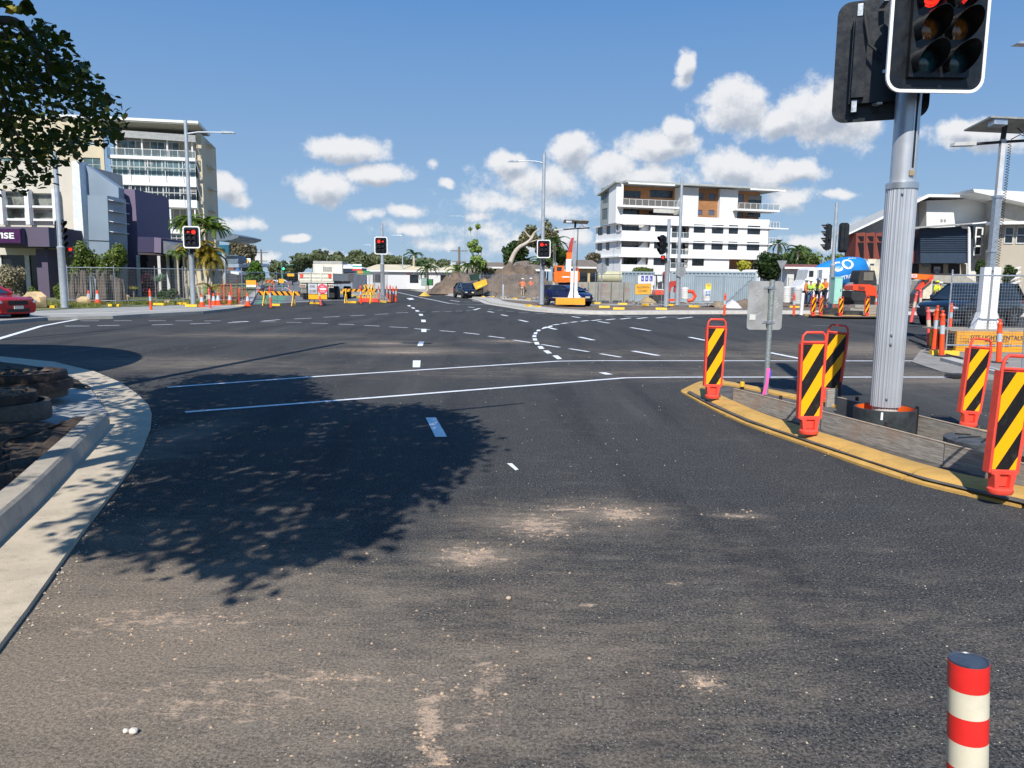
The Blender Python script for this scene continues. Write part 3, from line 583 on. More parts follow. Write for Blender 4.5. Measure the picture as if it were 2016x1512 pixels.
def visor(b, c, r, Lv, n=18):
    vs = []; fs = []
    for k in range(2):
        for j in range(n+1):
            a = R_(-55+290*j/n); s = (math.sin(a)+.82)/1.82; l = Lv*(.22+.78*s); R2 = r*(1 if k == 0 else .97)
            vs += [(c[0]+R2*math.cos(a), 0, c[1]+R2*math.sin(a)), (c[0]+R2*math.cos(a), -l, c[1]+R2*math.sin(a))]
    m = 2*(n+1)
    for k in range(2):
        for j in range(n): i = k*m+2*j; fs.append((i, i+1, i+3, i+2) if k == 0 else (i+2, i+3, i+1, i))
    for j in range(n): i = 2*j; fs.append((i+1, m+i+1, m+i+3, i+3))
    b.add(vs, fs)
def signal_head(label, loc, rz, cols=2, rows=3, gz_=0., lit=(), board=None, border=False, sp=.30, lr=.10, group='traffic signal heads', arrows={}, vl=.26, colors=None, bw_=.03):
    t = T('traffic_light', label, 'traffic light', loc, rz, group)
    hm = M('signal_housing', (.009, .011, .014), .36, var=.3, scale=7, bump=.08, bs=20)
    w, h = cols*sp, rows*sp
    B().mat(hm).box(-w/2, w/2, -.02 if not board else -.06, .14, -h/2+gz_, h/2+gz_).o('housing', t)
    if board:
        bw, bh = board; pr = rrect(bw, bh, .13)
        B().mat(hm).prism(pr, 0, .012).o('backboard', t)
        bb = B().mat(hm); bb.box(-bw*.36, bw*.36, .013, .02, -bh/2+.08, -bh/2+.28); bb.box(-w/2, -w/2+.12, .14, .2, -h/2+.05, h/2-.05); bb.box(w/2-.14, w/2-.02, .14, .2, -h/2+.05, h/2-.05); bb.o('rear_channel', t)
        if border: bb = B().mat(M('white_border', (.82, .83, .83), .4, var=.03)); ringprism(bb, rrect(bw+bw_, bh+bw_, .145), rrect(bw-bw_, bh-bw_, .115), -.006, .018); bb.o('border', t)
    y0 = -.062 if board else -.022
    for i in range(cols):
        for j in range(rows):
            c = ((i-(cols-1)/2)*sp, ((rows-1)/2-j)*sp+gz_); on = (i, j) in lit
            m = dk if (i, j) in arrows and on else ((redlit if on else redoff) if j == 0 else amb if j == 1 else grn)
            if colors and not on: m = colors
            bb = B().mat(m); bb.lathe([(lr, 0), (lr*.8, -.015), (lr*.4, -.026), (.0005, -.03)], c=(c[0], y0, c[1]), n=20, axis='y'); l = bb.o('lens', t, smooth=60)
            if (i, j) in arrows and on:
                s = arrows[(i, j)]; bb = B().mat(redlit); yq = y0-.034
                bb.prism([(c[0]-s*.085, c[1]+.014), (c[0]+s*.05, c[1]+.014), (c[0]+s*.05, c[1]-.014), (c[0]-s*.085, c[1]-.014)], yq, yq+.004)
                bb.prism([(c[0]+s*.085, c[1]), (c[0]+s*.02, c[1]+.075), (c[0]-s*.005, c[1]+.055), (c[0]+s*.05, c[1]), (c[0]-s*.005, c[1]-.055), (c[0]+s*.02, c[1]-.075)], yq-.002, yq+.003); bb.o('arrow', t)
            bb = B(Matrix.Translation((0, y0+.002, 0))).mat(hm); visor(bb, c, lr*1.30, vl); bb.o('visor', t, smooth=50)
    return t
fh = AT(1851, 30, 7.78)
h1 = signal_head('near two column signal with white border and red lamps, top right of the photo', (fh.x+.0, 7.78, AT(1851, 183, 7.78).z+.63), 0.02, 2, 3, lit=((0, 0), (1, 0)), arrows={(1, 0): 1}, board=(.93, 1.23), border=True, gz_=-.06, sp=.292, vl=.30)
for s_ in (-1, 1): B().mat(galv).bar((-.25, .15, s_*.35), (-.33, .35, s_*.35), .05, .03).o('bracket', h1)
rh = AT(1738, 118, 8.45)
h2 = signal_head('back of the dark signal board facing away beside the top of the nearest pole', (rh.x, 8.45, rh.z), R_(180-24), 2, 3, board=(.93, 1.23), border=False)
for s_ in (-1, 1): B().mat(galv).bar((.05, .15, s_*.48), (.0, .32, s_*.5), .05, .02).o('bracket', h2); B().mat(galv).box(.22, .27, .141, .17, s_*.48-.06, s_*.48+.06).o('bracket', h2)
B().mat(rubber).tube([(.2, .15, .45), (.19, .24, .35), (.14, .26, .1), (.02, .3, -.02)], .015, 8).o('cable', h2, smooth=60)

# ---------------------------------------------------------------- striped marker panels
stripe = STRIPE('yellow_black_stripes', (.0 and '') or '#1a1716', '#ffb400', .40, 1.75, .30, .5)
def make_panel():
    t = T('striped_marker_panel', '-', 'road marker', group='striped yellow and black marker panels')
    bb = B().mat(orgr)
    path = [(-.108,.15),(-.125,.90),(-.115,.97),(-.085,1.0),(.085,1.0),(.115,.97),(.125,.90),(.108,.15)]
    bb.tube([(x, 0, z) for x, z in path], .0135, 8); bb.tube([(-.12, 0, .905), (.12, 0, .905)], .0115, 8); bb.tube([(-.105, 0, .16), (.105, 0, .16)], .017, 8)
    bb.prism([(-.105,.16),(.105,.16),(.118,.90),(-.118,.90)], .0, .014)
    for s in (-1, 1): bb.prism([(s*.112,.15),(s*.124,.15),(s*.138,.89),(s*.126,.89)], -.012, .055)
    bb.o('frame', t, smooth=40)
    B().mat(stripe).prism([(-.098,.175),(.098,.175),(.109,.885),(-.109,.885)], -.008, -.001).o('striped_face', t)
    bb = B().mat(orgr); bb.prism([(-.105,.14),(.105,.14),(.11,.165),(-.11,.165)], -.02, .04); bb.prism([(-.075,.03),(-.045,.03),(-.045,.14),(-.09,.14)], -.035, .035); bb.prism([(.075,.03),(.045,.03),(.045,.14),(.09,.14)], -.035, .035)
    bb.prism([(-.045,.05),(.045,.05),(.045,.14),(-.045,.14)], .0, .03); bb.lathe([(.09,-.005),(.10,.01),(.10,.03),(.085,.04),(.07,.042)], n=24, sq=.7); bb.o('foot', t, smooth=35)
    return t
for (px, top, base, z, rz, tilt, lab) in [
    (1402, 626, 783, .10, .06, (.0, .02), 'striped marker panel standing alone at the nose of the island, left of the sign post'),
    (1592, 651, 853, .10, .05, (.0, -.005), 'striped marker panel in front of the ply board, midway along the near kerb'),
    (1636, 637, 790, .08, -.62, (.0, .06), 'narrow looking striped marker panel just left of the big pole, partly in shade'),
    (1910, 664, 838, .08, .10, (.0, .07), 'striped marker panel behind the far formwork board, right of the big pole'),
    (1972, 696, 970, .10, .12, (.0, .05), 'largest and nearest striped marker panel at the right edge')]:
    p = G(px-4 if px > 1600 else px, base, z); hgt = AT(px, top, p.y).z-z; place(PR, 'panel', make_panel, tuple(p), rz, lab, (1.0, 1.0, hgt/1.017), tilt)

# ---------------------------------------------------------------- bollards, cones
def make_bollard(body=org, band=silver, name='t_top_bollard'):
    t = T(name, '-', 'bollard', group='orange T-top bollards')
    bb = B().mat(rubber); bb.lathe([(.20, 0), (.20, .025), (.12, .045), (.07, .05)], n=8, sq=.9); bb.o('rubber_base', t)
    bb = B().mat(body); bb.lathe([(.062, .045), (.058, .10), (.050, .52), (.049, .72), (.058, .725), (.058, .75), (.05, .78), (.05, .92), (.056, .93), (.05, .96), (.022, .985), (.022, 1.0), (.034, 1.01), (.034, 1.04), (.012, 1.05)], n=16); bb.o('post', t, smooth=40)
    B().mat(band).lathe([(.0525, .521), (.0525, .717)], n=16).o('reflective_band', t, smooth=40); return t
def make_bollard2(): t = make_bollard(fade, M('worn_cream_band', (.62, .52, .40), .6, dirt=.2), 't_top_bollard'); return t
def bol(px, top, base, lab, lean=0., kind='bollard', z=.0, px_top=None, D=None, lean_y=0.):
    p = G(px, base, z) if D is None else AT(px, base, D); h = max(.5, AT(px, top, p.y).z-p.z)
    if px_top is not None: lean = (AT(px_top, top, p.y).x-p.x)/h
    return place(PR, kind, make_bollard if kind == 'bollard' else make_bollard2, tuple(p), 0., lab, (h/1.05*.5+.5, h/1.05*.5+.5, h/1.05), (lean_y, math.atan(lean)))
for a in [(1830,604,683,'faded pink bollard with cream band, leftmost of the cluster by the light tower',0,'bf',0.,1827),
          (1838,601,692,'orange bollard leaning right, second in the cluster left of the fence post',0,'bollard',0.,1847),
          (1844,611,688,'orange bollard leaning behind the front one of the cluster',0,'bollard',0.,1841),
          (1853.5,610.5,703,'upright orange bollard with wide silver band in front of the yellow fence foot',0,'bollard',0.,1856.5),
          (1870,596,655,'orange bollard behind the wire fence, in front of the dark car wheel',0,'bollard',0.,1874),
          (1966,628,716,'orange bollard behind the largest striped panel, before the orange tower base',0,'bollard',0.,1969),
          (1793,573,637,'orange bollard beyond the big pole, left of the dark car',0,'bf',0.,1806),
          (1811,566,628,'faded bollard standing beside the worker in orange',0,'bf',0.,1813),
          (1725,577,610,'orange bollard left of the big pole, behind the small excavator',0,'bollard',0.,1725),
          (1425.5,577,622.5,'orange bollard on the road above the striped panel at the island nose',0,'bollard',0.,1428.5),
          (1562.5,577,622.5,'orange bollard on the road right of the sign back, by the leaning white post',0,'bollard',0.,1564),
          (298,569,615.5,'orange bollard standing on the road edge in front of the left garden',0,'bollard',0.,294.5),
          (414,566,611.5,'orange bollard before the traffic cones near the left signal pole',0,'bf',0.,411),
          (533.5,563,607,'orange bollard in front of the left striped barrier board',0,'bollard',0.,531),
          (632,563,602.5,'bollard leaning in front of the road closed sign',0,'bf',0.,626.5),
          (710.5,561.5,599,'orange bollard before the stack of yellow barrier boards',0,'bollard',0.,709.5),
          (768.5,561,596,'orange bollard, left one of three right of the middle signal pole',0,'bollard',0.,768),
          (776,564,595.5,'orange bollard, middle one of three right of the middle signal pole',0,'bollard',0.,773.5),
          (779.5,563,595.5,'orange bollard, right one of three right of the middle signal pole',0,'bollard',0.,780),
          (761.5,562,589,'orange bollard hard against the right side of the middle signal pole',0,'bollard',0.,761.5),
          (747,562,590,'bollard behind fence bars just left of the middle signal pole',0,'bf',0.,745),
          (539.5,556,573,'small far bollard behind the left striped barrier board',0,'bollard',0.,539),
          (568.5,556,573,'small far bollard just left of the tip truck',0,'bollard',0.,567.5),
          (509,556,577,'small far bollard at the corner of the side road kerb',0,'bollard',0.,507)]: bol(*a)
# red and cream banded flexible post in the foreground
pd = 1.31; c = AT(1907, 1299, pd); t = T('banded_road_post', 'red and cream banded plastic post with black cap in the bottom right corner', 'bollard', (c.x, c.y, 0)); rb = .0335; zt = c.z; t.location.x = c.x+zt*math.tan(R_(3.3)); t.rotation_euler = (R_(-2), R_(-3.3), 0); t.location.y = pd-zt*math.tan(R_(2))
redb = M('red_band', (.80, .03, .025), .32, var=.06, scale=14, dirt=.06); crb = M('cream_band', (.72, .66, .50), .4, var=.05, scale=14, dirt=.08); bw = .0487
for k in range(12):
    z1 = zt-k*bw; z0 = max(.06, z1-bw+.0005)
    if z1 < .07: break
    B().mat(redb if k % 2 == 0 else crb).lathe([(rb, z0), (rb, z1)], n=40).o('band', t, smooth=40)
B().mat(M('cap_black', (.045, .06, .085), .35, var=.3, scale=30)).lathe([(rb*.99, zt-.003), (rb*.97, zt+.003), (rb*.9, zt+.0035), (rb*.86, zt+.0015), (.001, zt+.002)], n=40).o('cap', t, smooth=40)
B().mat(rubber).lathe([(.12, 0), (.12, .02), (.06, .06), (rb, .062)], n=24).o('rubber_base', t, smooth=40)
def make_cone():
    t = T('traffic_cone', '-', 'cone', group='orange traffic cones'); bb = B().mat(org); bb.box(-.19, .19, -.19, .19, 0, .035); bb.lathe([(.14, .035), (.105, .26), (.062, .52), (.03, .70), (.02, .705)], n=18); bb.o('cone_body', t, smooth=40)
    B().mat(silver).lathe([(.1075, .261), (.0655, .519)], n=18).o('reflective_band', t, smooth=40); return t
def cone(px, top, base, lab, z=0., tilt=None):
    p = G(px, base, z); h = AT(px, top, p.y).z-p.z; place(PR, 'cone', make_cone, tuple(p), rng.uniform(0, 1.5), lab, h/.70, tilt)
for a in [(53,600,626.5,'orange traffic cone in front of the red car'), (193,571,600,'orange traffic cone with white band behind the left fence, right of a second one',.15), (175.5,571,599,'orange traffic cone behind the left fence, close to the timber posts',.15),
          (398,578,604,'orange cone just right of the left signal pole foot',.12), (421,577,601,'orange cone between two others behind the faded bollard',.12), (430,575,601,'orange cone in front of the red mesh, left side',.12),
          (453,575,600,'orange cone in front of the red mesh, centre',.12), (488,577,602,'orange cone at the right end of the red mesh',.12), (515,560,572,'small far cone, left one beyond the striped board'), (518.5,560,572,'small far cone, right one beyond the striped board'),
          (1625,591,606,'orange cone beside the far signal pole on the construction corner',.1)]: cone(*a)
p = G(1118, 599.5, .15); t = place(PR, 'cone', make_cone, (p.x+.25, p.y, p.z+.15), 0, 'orange traffic cone lying on its side in front of the light tower base', 1.15, (0, R_(-97)))

# ---------------------------------------------------------------- road sign seen from the back
p = G(1507, 777, .05); t = T('road_sign', 'blank grey back of a scratched road sign on a galvanised post in the island', 'road sign', tuple(p), 0.)
X = Matrix.Translation(p); X0 = B()
a = AT(1476.5, 553, p.y)-p; c2 = AT(1540.5, 650, p.y)-p; cx = (a.x+c2.x)/2; cz = (a.z+c2.z)/2
post = B().mat(M('galvanised_pipe', (.34, .38, .37), .5, .5, var=.25, scale=30)); post.tube([(0, 0, 0), (.01, 0, a.z+.02)], .036, 16); post.o('post', t, smooth=40)
pl = rrect(c2.x-a.x, a.z-c2.z, .05); B().mat(M('sign_back', (.42, .42, .41), .5, .45, var=.14, scale=3.5, dirt=.08)).prism([(cx+x, cz+z) for x, z in pl], .045, .052).o('sign_plate', t)
bb = B().mat(galv)
for z in (a.z-.09, c2.z+.11): bb.tube([(-.0, -.04, z-.015), (0, -.04, z+.015)], .012, 6); bb.lathe([(.043, z-.02), (.043, z+.02)], n=16); bb.box(-.09, .09, .038, .044, z-.02, z+.02)
bb.o('clamp', t)
bb = B().mat(M('scratches', (.60, .60, .58), .6)); zz = lambda x, y: ((1400+x/5.815-1008)/FPX*0+0, 0)
for pts in [[(500,985),(520,975),(535,960)],[(545,1015),(565,1005)],[(500,1100),(520,1125),(540,1100),(505,1145)],[(480,1170),(510,1195),(480,1215),(515,1245)],[(520,1290),(575,1245)],[(695,1025),(730,1045),(705,1075),(745,1090),(775,1105)],[(720,1150),(760,1110),(780,1130),(740,1170)],[(745,1200),(765,1180),(790,1170)],[(510,1040),(545,1060)],[(385,920),(430,970)]]:
    q = [AT(1400+x/5.815, 400+y/5.815, p.y+.04)-p for x, y in pts if x > 445]
    if len(q) > 1: bb.tube([(v.x, .042, v.z) for v in q], .003, 4)
bb.o('scratch_mark', t); q = AT(1477, 619, p.y)-p; q2 = AT(1489, 630, p.y)-p; B().mat(M('sticker', (.62, .62, .60), .6)).box(q.x+.005, q2.x, .04, .0445, q2.z, q.z).o('sticker', t)
q = AT(1509, 724, p.y); bb = B().mat(M('pink_tape', (.9, .12, .42), .5)); w = T('survey_ribbon', 'pink and blue survey ribbon hanging on the sign post', 'ribbon', tuple(q))
bb.add([(-.012,-.05,.0),(.035,-.05,.0),(.02,-.06,-.2),(-.02,-.06,-.2),(-.005,-.05,-.385),(-.06,-.05,-.385)], [(0,1,2,3),(3,2,4,5)]); bb.o('pink_tape', w)
B().mat(M('blue_tape', (.10, .10, .65), .5)).add([(.03,-.045,-.01),(.055,-.045,-.04),(.05,-.05,-.14),(.02,-.05,-.12)], [(0,1,2,3)]).o('blue_tape', w)
p = G(1461, 766, .05); t = T('survey_peg', 'small yellow capped peg in the island left of the sign post', 'peg', tuple(p)); B().mat(black).lathe([(.03, 0), (.03, .04)], n=10).o('peg', t); B().mat(yel).lathe([(.034, .04), (.034, .11), (.01, .115)], n=12).o('cap', t, smooth=30)

# ---------------------------------------------------------------- manhole frames on the left verge
iron = M('rusty_iron', (.07, .05, .04), .75, .3, var=.5, scale=6, bump=.7, bs=30, dirt=.5); rcon = M('dirty_ring_concrete', (.14, .115, .09), .9, var=.4, scale=5, bump=.8, bs=26, dirt=.5)
def ringstack(px, py, D, r, label, seed, layers):
    c = AT(px, py, D); t = T('manhole_frame_stack', label, 'manhole frame', (c.x, D, .12)); z = 0; rg = random.Random(seed)
    for k, (rr, h, m) in enumerate(layers):
        B().mat(m).lathe([(r*rr*.62, z), (r*rr, z), (r*rr*1.01, z+h*.5), (r*rr*.985, z+h), (r*rr*.86, z+h), (r*rr*.85, z+h*.72), (.001, z+h*.7)], c=(rg.uniform(-.04, .04), rg.uniform(-.03, .03), 0), n=40).o('frame_ring' if m is iron else 'concrete_ring', t, smooth=35); z += h+.004
    bb = B().mat(dirt)
    for k in range(22): a = rg.uniform(0, 6.28); q = r*rg.uniform(.1, .75); bb.blob((q*math.cos(a), q*math.sin(a), z-.01), (rg.uniform(.03, .09), rg.uniform(.02, .07), rg.uniform(.015, .035)), 8, 6, .2, rg)
    bb.o('dirt_lump', t); return t
ringstack(52, 800, 9.6, .52, 'stack of rusty manhole frames in shade, the farther of two on the left verge', 1, [(.93, .10, rcon), (1.0, .12, iron), (.92, .10, iron)])
ringstack(2, 860, 8.05, .44, 'dirty manhole frame on a concrete ring, the nearer of two at the left edge', 2, [(1.0, .19, rcon), (.92, .10, iron)])

# ---------------------------------------------------------------- temporary fences
def make_fence(w=2.35, h=1.9, dx=.075, dz=.15, wt=.004, bars=False):
    t = T('temporary_fence_panel', '-', 'fence panel', group='temporary wire fence panels')
    bb = B().mat(galv); r = .019
    for x in (0, w): bb.tube([(x, 0, .05), (x, 0, h+.13)], r, 8)
    for z in (.22, h): bb.tube([(0, 0, z), (w, 0, z)], r, 8)
    bb.o('frame', t, smooth=40)
    bb = B().mat(M('fence_wire', (.42, .44, .45), .5, .6, var=.1)); n = int(w/dx)
    for i in range(1, n): x = i*w/n; bb.box(x-wt/2, x+wt/2, -wt/2, wt/2, .22, h)
    n = int((h-.22)/dz)
    for i in range(1, n): z = .22+i*(h-.22)/n; bb.box(0, w, -wt/2-wt, -wt/2, z-wt/2, z+wt/2)
    bb.o('wire_mesh', t); return t
def make_foot():
    t = T('fence_foot', '-', 'fence foot', group='yellow fence feet'); bb = B().mat(yel)
    bb.prism([(-.11,0),(.11,0),(.09,.12),(-.09,.12)], -.30, .30); bb.o('block', t); bb = B().mat(black)
    for y in (-.15, .0, .15): bb.lathe([(.024, .1205), (.024, .123)], c=(0, y, 0), n=8)
    bb.o('socket_hole', t); return t
def fence_run(key, pts, labs, z=0., **kw):
    """panels between successive ground points, each stretched to its span"""
    for k in range(len(pts)-1):
        a, c = pts[k], pts[k+1]; d = c-a; L_ = math.hypot(d.x, d.y)
        place(PR, key, lambda: make_fence(**kw), (a.x, a.y, a.z), math.atan2(d.y, d.x), labs[k], (L_/2.35, 1, 1))
def foot(px, py, z, rz, lab, s=1.): p = G(px, py, z); place(PR, 'foot', make_foot, tuple(p), rz, lab, s)
# right, near
fa = AT(1862, 690, 18.4); fa.z = 0; fb = AT(2016, 690, 18.3); fb = Vector((fa.x+2.4, 18.3, 0))
place(PR, 'fnear', lambda: make_fence(2.4, 1.88, .065, .075, .0035), tuple(fa), -.02, 'wire fence panel in front of the light tower base at the right edge')
q = G(2011, 752); place(PR, 'fnear', None, (q.x, q.y, 0), -.18, 'nearest leaning fence panel whose post stands at the far right edge', (1, 1, .93), (R_(-2), R_(-1)))
foot(1858, 700, 0, 1.45, 'yellow fence foot under the post beside the bollard cluster', 1.0)
q = G(1885, 742, .02); t = T('rubber_block', 'flat black rubber block on the concrete between two striped panels', 'rubber block', tuple(q), .3); B().mat(rubber).prism([(-.18,0),(.18,0),(.16,.05),(-.16,.05)], -.12, .12).o('block', t)
b = B().mat(rubber)
for k, pts in enumerate([[(1800,660),(1830,672),(1858,684),(1880,695)],[(1790,668),(1825,682),(1850,694),(1895,706)],[(1786,656),(1812,662),(1836,672),(1852,676)]]):
    t = T('cable_cover', ['black cable on the ground left of the tower base, upper one','black cable on the ground left of the tower base, lower one','short black cable on the dusty ground beside the pink bollard'][k], 'cable', tuple(G(*pts[0])), world=True, group='cables by the light tower')
    B().mat(rubber).tube(smoothpath([G(*p, .035) for p in pts], 5), .025, 6).o('cable', t, smooth=60)
# left side and across the closed road
ex = lambda px, py, z=.14: G(px, py, z)
fl = [ex(136,599,.15), ex(228,600.5,.15), ex(307.5,599,.15), ex(362,598.5,.15), ex(376,598.5,.13), ex(478,601.5,.03), ex(546,599,.01), ex(614,598,.01)]
fence_run('ffar', fl, ['wire fence panel before the rotten timber posts on the left', 'wire fence panel in front of the red leaved plant', 'wire fence panel left of the palm and the left signal pole', 'narrow wire fence panel behind the left signal pole', 'wire fence panel in front of the red mesh and cones', 'wire fence panel behind the left striped barrier board', 'wire fence panel in front of the tip truck, left half'], dx=.09, dz=.15, wt=.0045)
fr = [ex(1171,601,.15), ex(1218.5,603,.15), ex(1249,601,.15), ex(1302,606,.12)]
fence_run('ffar', fr, ['thin wire fence panel right of the light tower base', 'wire fence panel left of the footpath closed sign', 'wire fence panel behind the footpath closed sign'])
fr = [ex(1366,601,.13), ex(1423,599,.13), ex(1490,598,.13)]
fence_run('ffar', fr, ['sagging fence panel before the white water tank', 'fence panel before the grey container, left of the sign back'])
fr = [ex(1550,590,.13), ex(1640,590,.13), ex(1730,591,.13), ex(1815,592,.13), ex(1868,590,.13)]
fence_run('ffar', fr, ['fence panel behind the group of four workers', 'fence panel behind the far signal pole and green cabinet', 'fence panel behind the small orange excavator', 'fence panel behind the worker in orange, right of the big pole'])
fr = [ex(907,583,.14), ex(929,583.5,.14), ex(952,584.5,.14), ex(970,585.5,.14), ex(989,586.5,.14), ex(1012,588,.14), ex(1041,591,.14), ex(1061,600,.14)]
fence_run('ffar', fr, ['fence panel behind the dark sedan', 'fence panel before the tipped yellow machine', 'fence panel before the left part of the dirt mound', 'fence panel before the middle of the dirt mound', 'fence panel before the right part of the dirt mound', 'fence panel in front of the two workers', 'fence panel ending at the middle right signal pole'])
for a in [(106,606,.14,.3,'yellow fence foot left of the leftmost signal pole'),(226,603.5,.14,1.4,'yellow fence foot on the footpath before the garden rock'),(314,601,.14,1.4,'yellow fence foot right of the bollard before the garden'),(361,600,.14,1.2,'yellow fence foot partly behind another, left of the left signal pole'),(378,604,.13,1.5,'larger yellow fence foot at the base of the left signal pole'),
          (476.5,605.5,.02,1.5,'yellow fence foot at the kerb corner right of the cones'),(543,602,.0,1.4,'yellow fence foot behind the bollard and striped barrier'),(613,598,.0,.3,'yellow fence foot, left one under the road closed sign'),(623,598.5,.0,.5,'yellow fence foot, right one under the road closed sign'),
          (686,596.5,.0,.6,'yellow fence foot, left one under the second striped barrier'),(695,596.5,.0,1.2,'yellow fence foot, right one under the second striped barrier'),(746,593.5,.0,1.3,'yellow fence foot left of the middle signal pole'),(758,595,.0,.2,'pale yellow fence foot by the middle signal pole base'),
          (951,585.5,.14,.2,'yellow fence foot right of the dark sedan'),(970,586,.14,.2,'yellow fence foot, second from the dark sedan'),(990,587.5,.14,.2,'yellow fence foot, third from the dark sedan'),(1013.5,589,.14,.3,'yellow fence foot in front of the dirt mound centre'),(1040,590,.14,.3,'yellow fence foot at the feet of the two workers'),
          (1040.5,603.5,.14,.3,'yellow fence foot left of the middle right signal pole'),(1058,606,.1,.4,'yellow fence foot at the kerb under the middle right signal pole'),(1176,598.5,.15,1.2,'yellow fence foot behind the round sign post'),(1190,606,.15,1.4,'yellow fence foot in front of the round sign post'),(1218,609.5,.14,1.5,'large yellow fence foot on the kerb left of the footpath closed sign'),(1226,600,.15,1.3,'yellow fence foot just left below the footpath closed sign'),
          (1270,602,.15,.3,'yellow fence foot under the footpath closed sign'),(1302,610,.14,1.4,'yellow fence foot on the kerb left of the right signal pole'),(1318,602,.15,.9,'yellow fence foot between the two grey poles'),(1367,605,.14,.8,'yellow fence foot before the white water tank'),(1427,603,.14,.2,'yellow fence foot behind the orange bollard on the road'),(1564,606,.1,1.4,'yellow fence foot behind the bollard near the four workers'),(1648,610,.1,1.3,'yellow fence foot behind the far signal pole ring'),(1818,612,.05,1.3,'yellow fence foot left of the dark car')]: foot(*a)
# ================================================================ poles and signals across the junction
def street_pole(px, base, top, label, arm=None, r=.09, z=.13, lower=None, seg=True, group='grey street light and signal poles', lx=0.):
    p = G(px, base, z); h = AT(px, top, p.y).z-z; t = T('street_light_pole' if arm else 'steel_pole', label, 'street light' if arm else 'pole', tuple(p), 0, group)
    bb = B().mat(steelp); lo = lower or (2.7 if seg else None)
    if lo: bb.lathe([(r*1.5, 0), (r*1.5, .06), (r*1.32, .07), (r*1.3, lo), (r*1.4, lo+.02), (r*1.4, lo+.1), (r, lo+.14), (r*.85, h), (.001, h+.01)], n=20)
    else: bb.lathe([(r*1.5, 0), (r*1.3, .1), (r, .3), (r*.75, h), (.001, h+.01)], n=16)
    bb.o('pole', t, smooth=35); B().mat(rubber).lathe([(r*2.2, 0), (r*2.2, .03), (r*1.55, .04)], n=16).o('base_plate', t)
    if arm:
        ax, ay = arm; q = AT(ax, ay, p.y)-p; s = 1 if q.x > 0 else -1; za = q.z-.05*0; x1 = q.x
        B().mat(steelp).tube([(0, 0, za-.1), (x1*.25, 0, za), (x1*.72, 0, za+.0)], [.045, .04, .03], 8).o('arm', t, smooth=40)
        B().mat(alu).prism([(x1*.70, za-.05), (x1*.74, za+.06), (x1*.95, za+.04), (x1, za-.02), (x1, za-.05)], -.13, .13).o('lamp_head', t)
    return t, p
street_pole(381, 600, 237, 'tall street light pole on the left, its arm pointing right', (463, 261), .105)
street_pole(1066.5, 600.5, 302, 'tall street light pole carrying a red signal, arm pointing left toward the sedan', (1000, 317), .115)
street_pole(915, 561, 420, 'street light pole behind the dark sedan and dirt pile, arm pointing left', (880, 425), .12, seg=False)
street_pole(1333, 602, 350, 'tall bare grey pole in front of the white apartment block', None, .10)
street_pole(1311, 604.5, 431, 'shorter grey signal pole, left of the tall bare pole', None, .115)
street_pole(127.5, 607, 300, 'leftmost grey signal pole, its top hidden in the tree leaves', None, .12)
street_pole(753.5, 593, 440, 'middle grey signal pole beside the stack of yellow barrier boards', None, .11, z=.02, lower=2.6)
street_pole(1634, 608, 399, 'far right grey signal pole with two dark signals', None, .11, z=.1, lower=2.6)
street_pole(793, 568.5, 459, 'thin street light pole right of the middle signal, arm pointing left', (766, 463), .10, seg=False)
for (px, base, top, arm, lab) in [(731.5,560,478,(711,482),'far thin street light left of the middle signal pole'),(693.5,556,493,None,'far thin pole above the car yard fence, left one'),(679,556,499,(671,495.5),'far small street light above the white tent roof'),(727.5,558,500,None,'far thin pole close to the far street light'),(742.5,558,497,None,'far thin pole just left of the middle signal pole'),(654.5,554,506,(641,506.5),'farthest small street light right of the tip truck')]:
    street_pole(px, base, top, lab, arm, .09, seg=False)
def pxhead(px, py, D, **kw): p = AT(px, py, D); return signal_head(loc=tuple(p), **kw)
def hs(h_px, D): return h_px*D/FPX
for (px, py, base, ppx, w, h, lit, arr, lab, rz) in [(377,467,600,381,32,41,((0,0),(1,0)),{(0,0):-1},'red signal with left arrow and white border on the tall left pole',.02),
     (750,483.5,593,753.5,24.5,33,((0,0),(1,0)),{(1,0):1},'red signal with right arrow and white border on the middle pole',0.),(1070.5,490,600.5,1066.5,25.5,34,((0,0),(1,0)),{(1,0):1},'red signal with right arrow and white border on the pole right of the dirt mound',0.)]:
    D = G(px, base, .13).y-.45; t = pxhead(px, py, D, rz=rz, label=lab, cols=2, rows=3, lit=lit, arrows=arr, board=(.95, 1.22), border=True, vl=.14, colors=dk, lr=.125, bw_=.065)
    k = hs(h, D)/1.25; t.scale = (hs(w, D)/.98, k, k); B().mat(black).box(-.06, .06, .1, .5, -.4, .4).o('bracket', t)
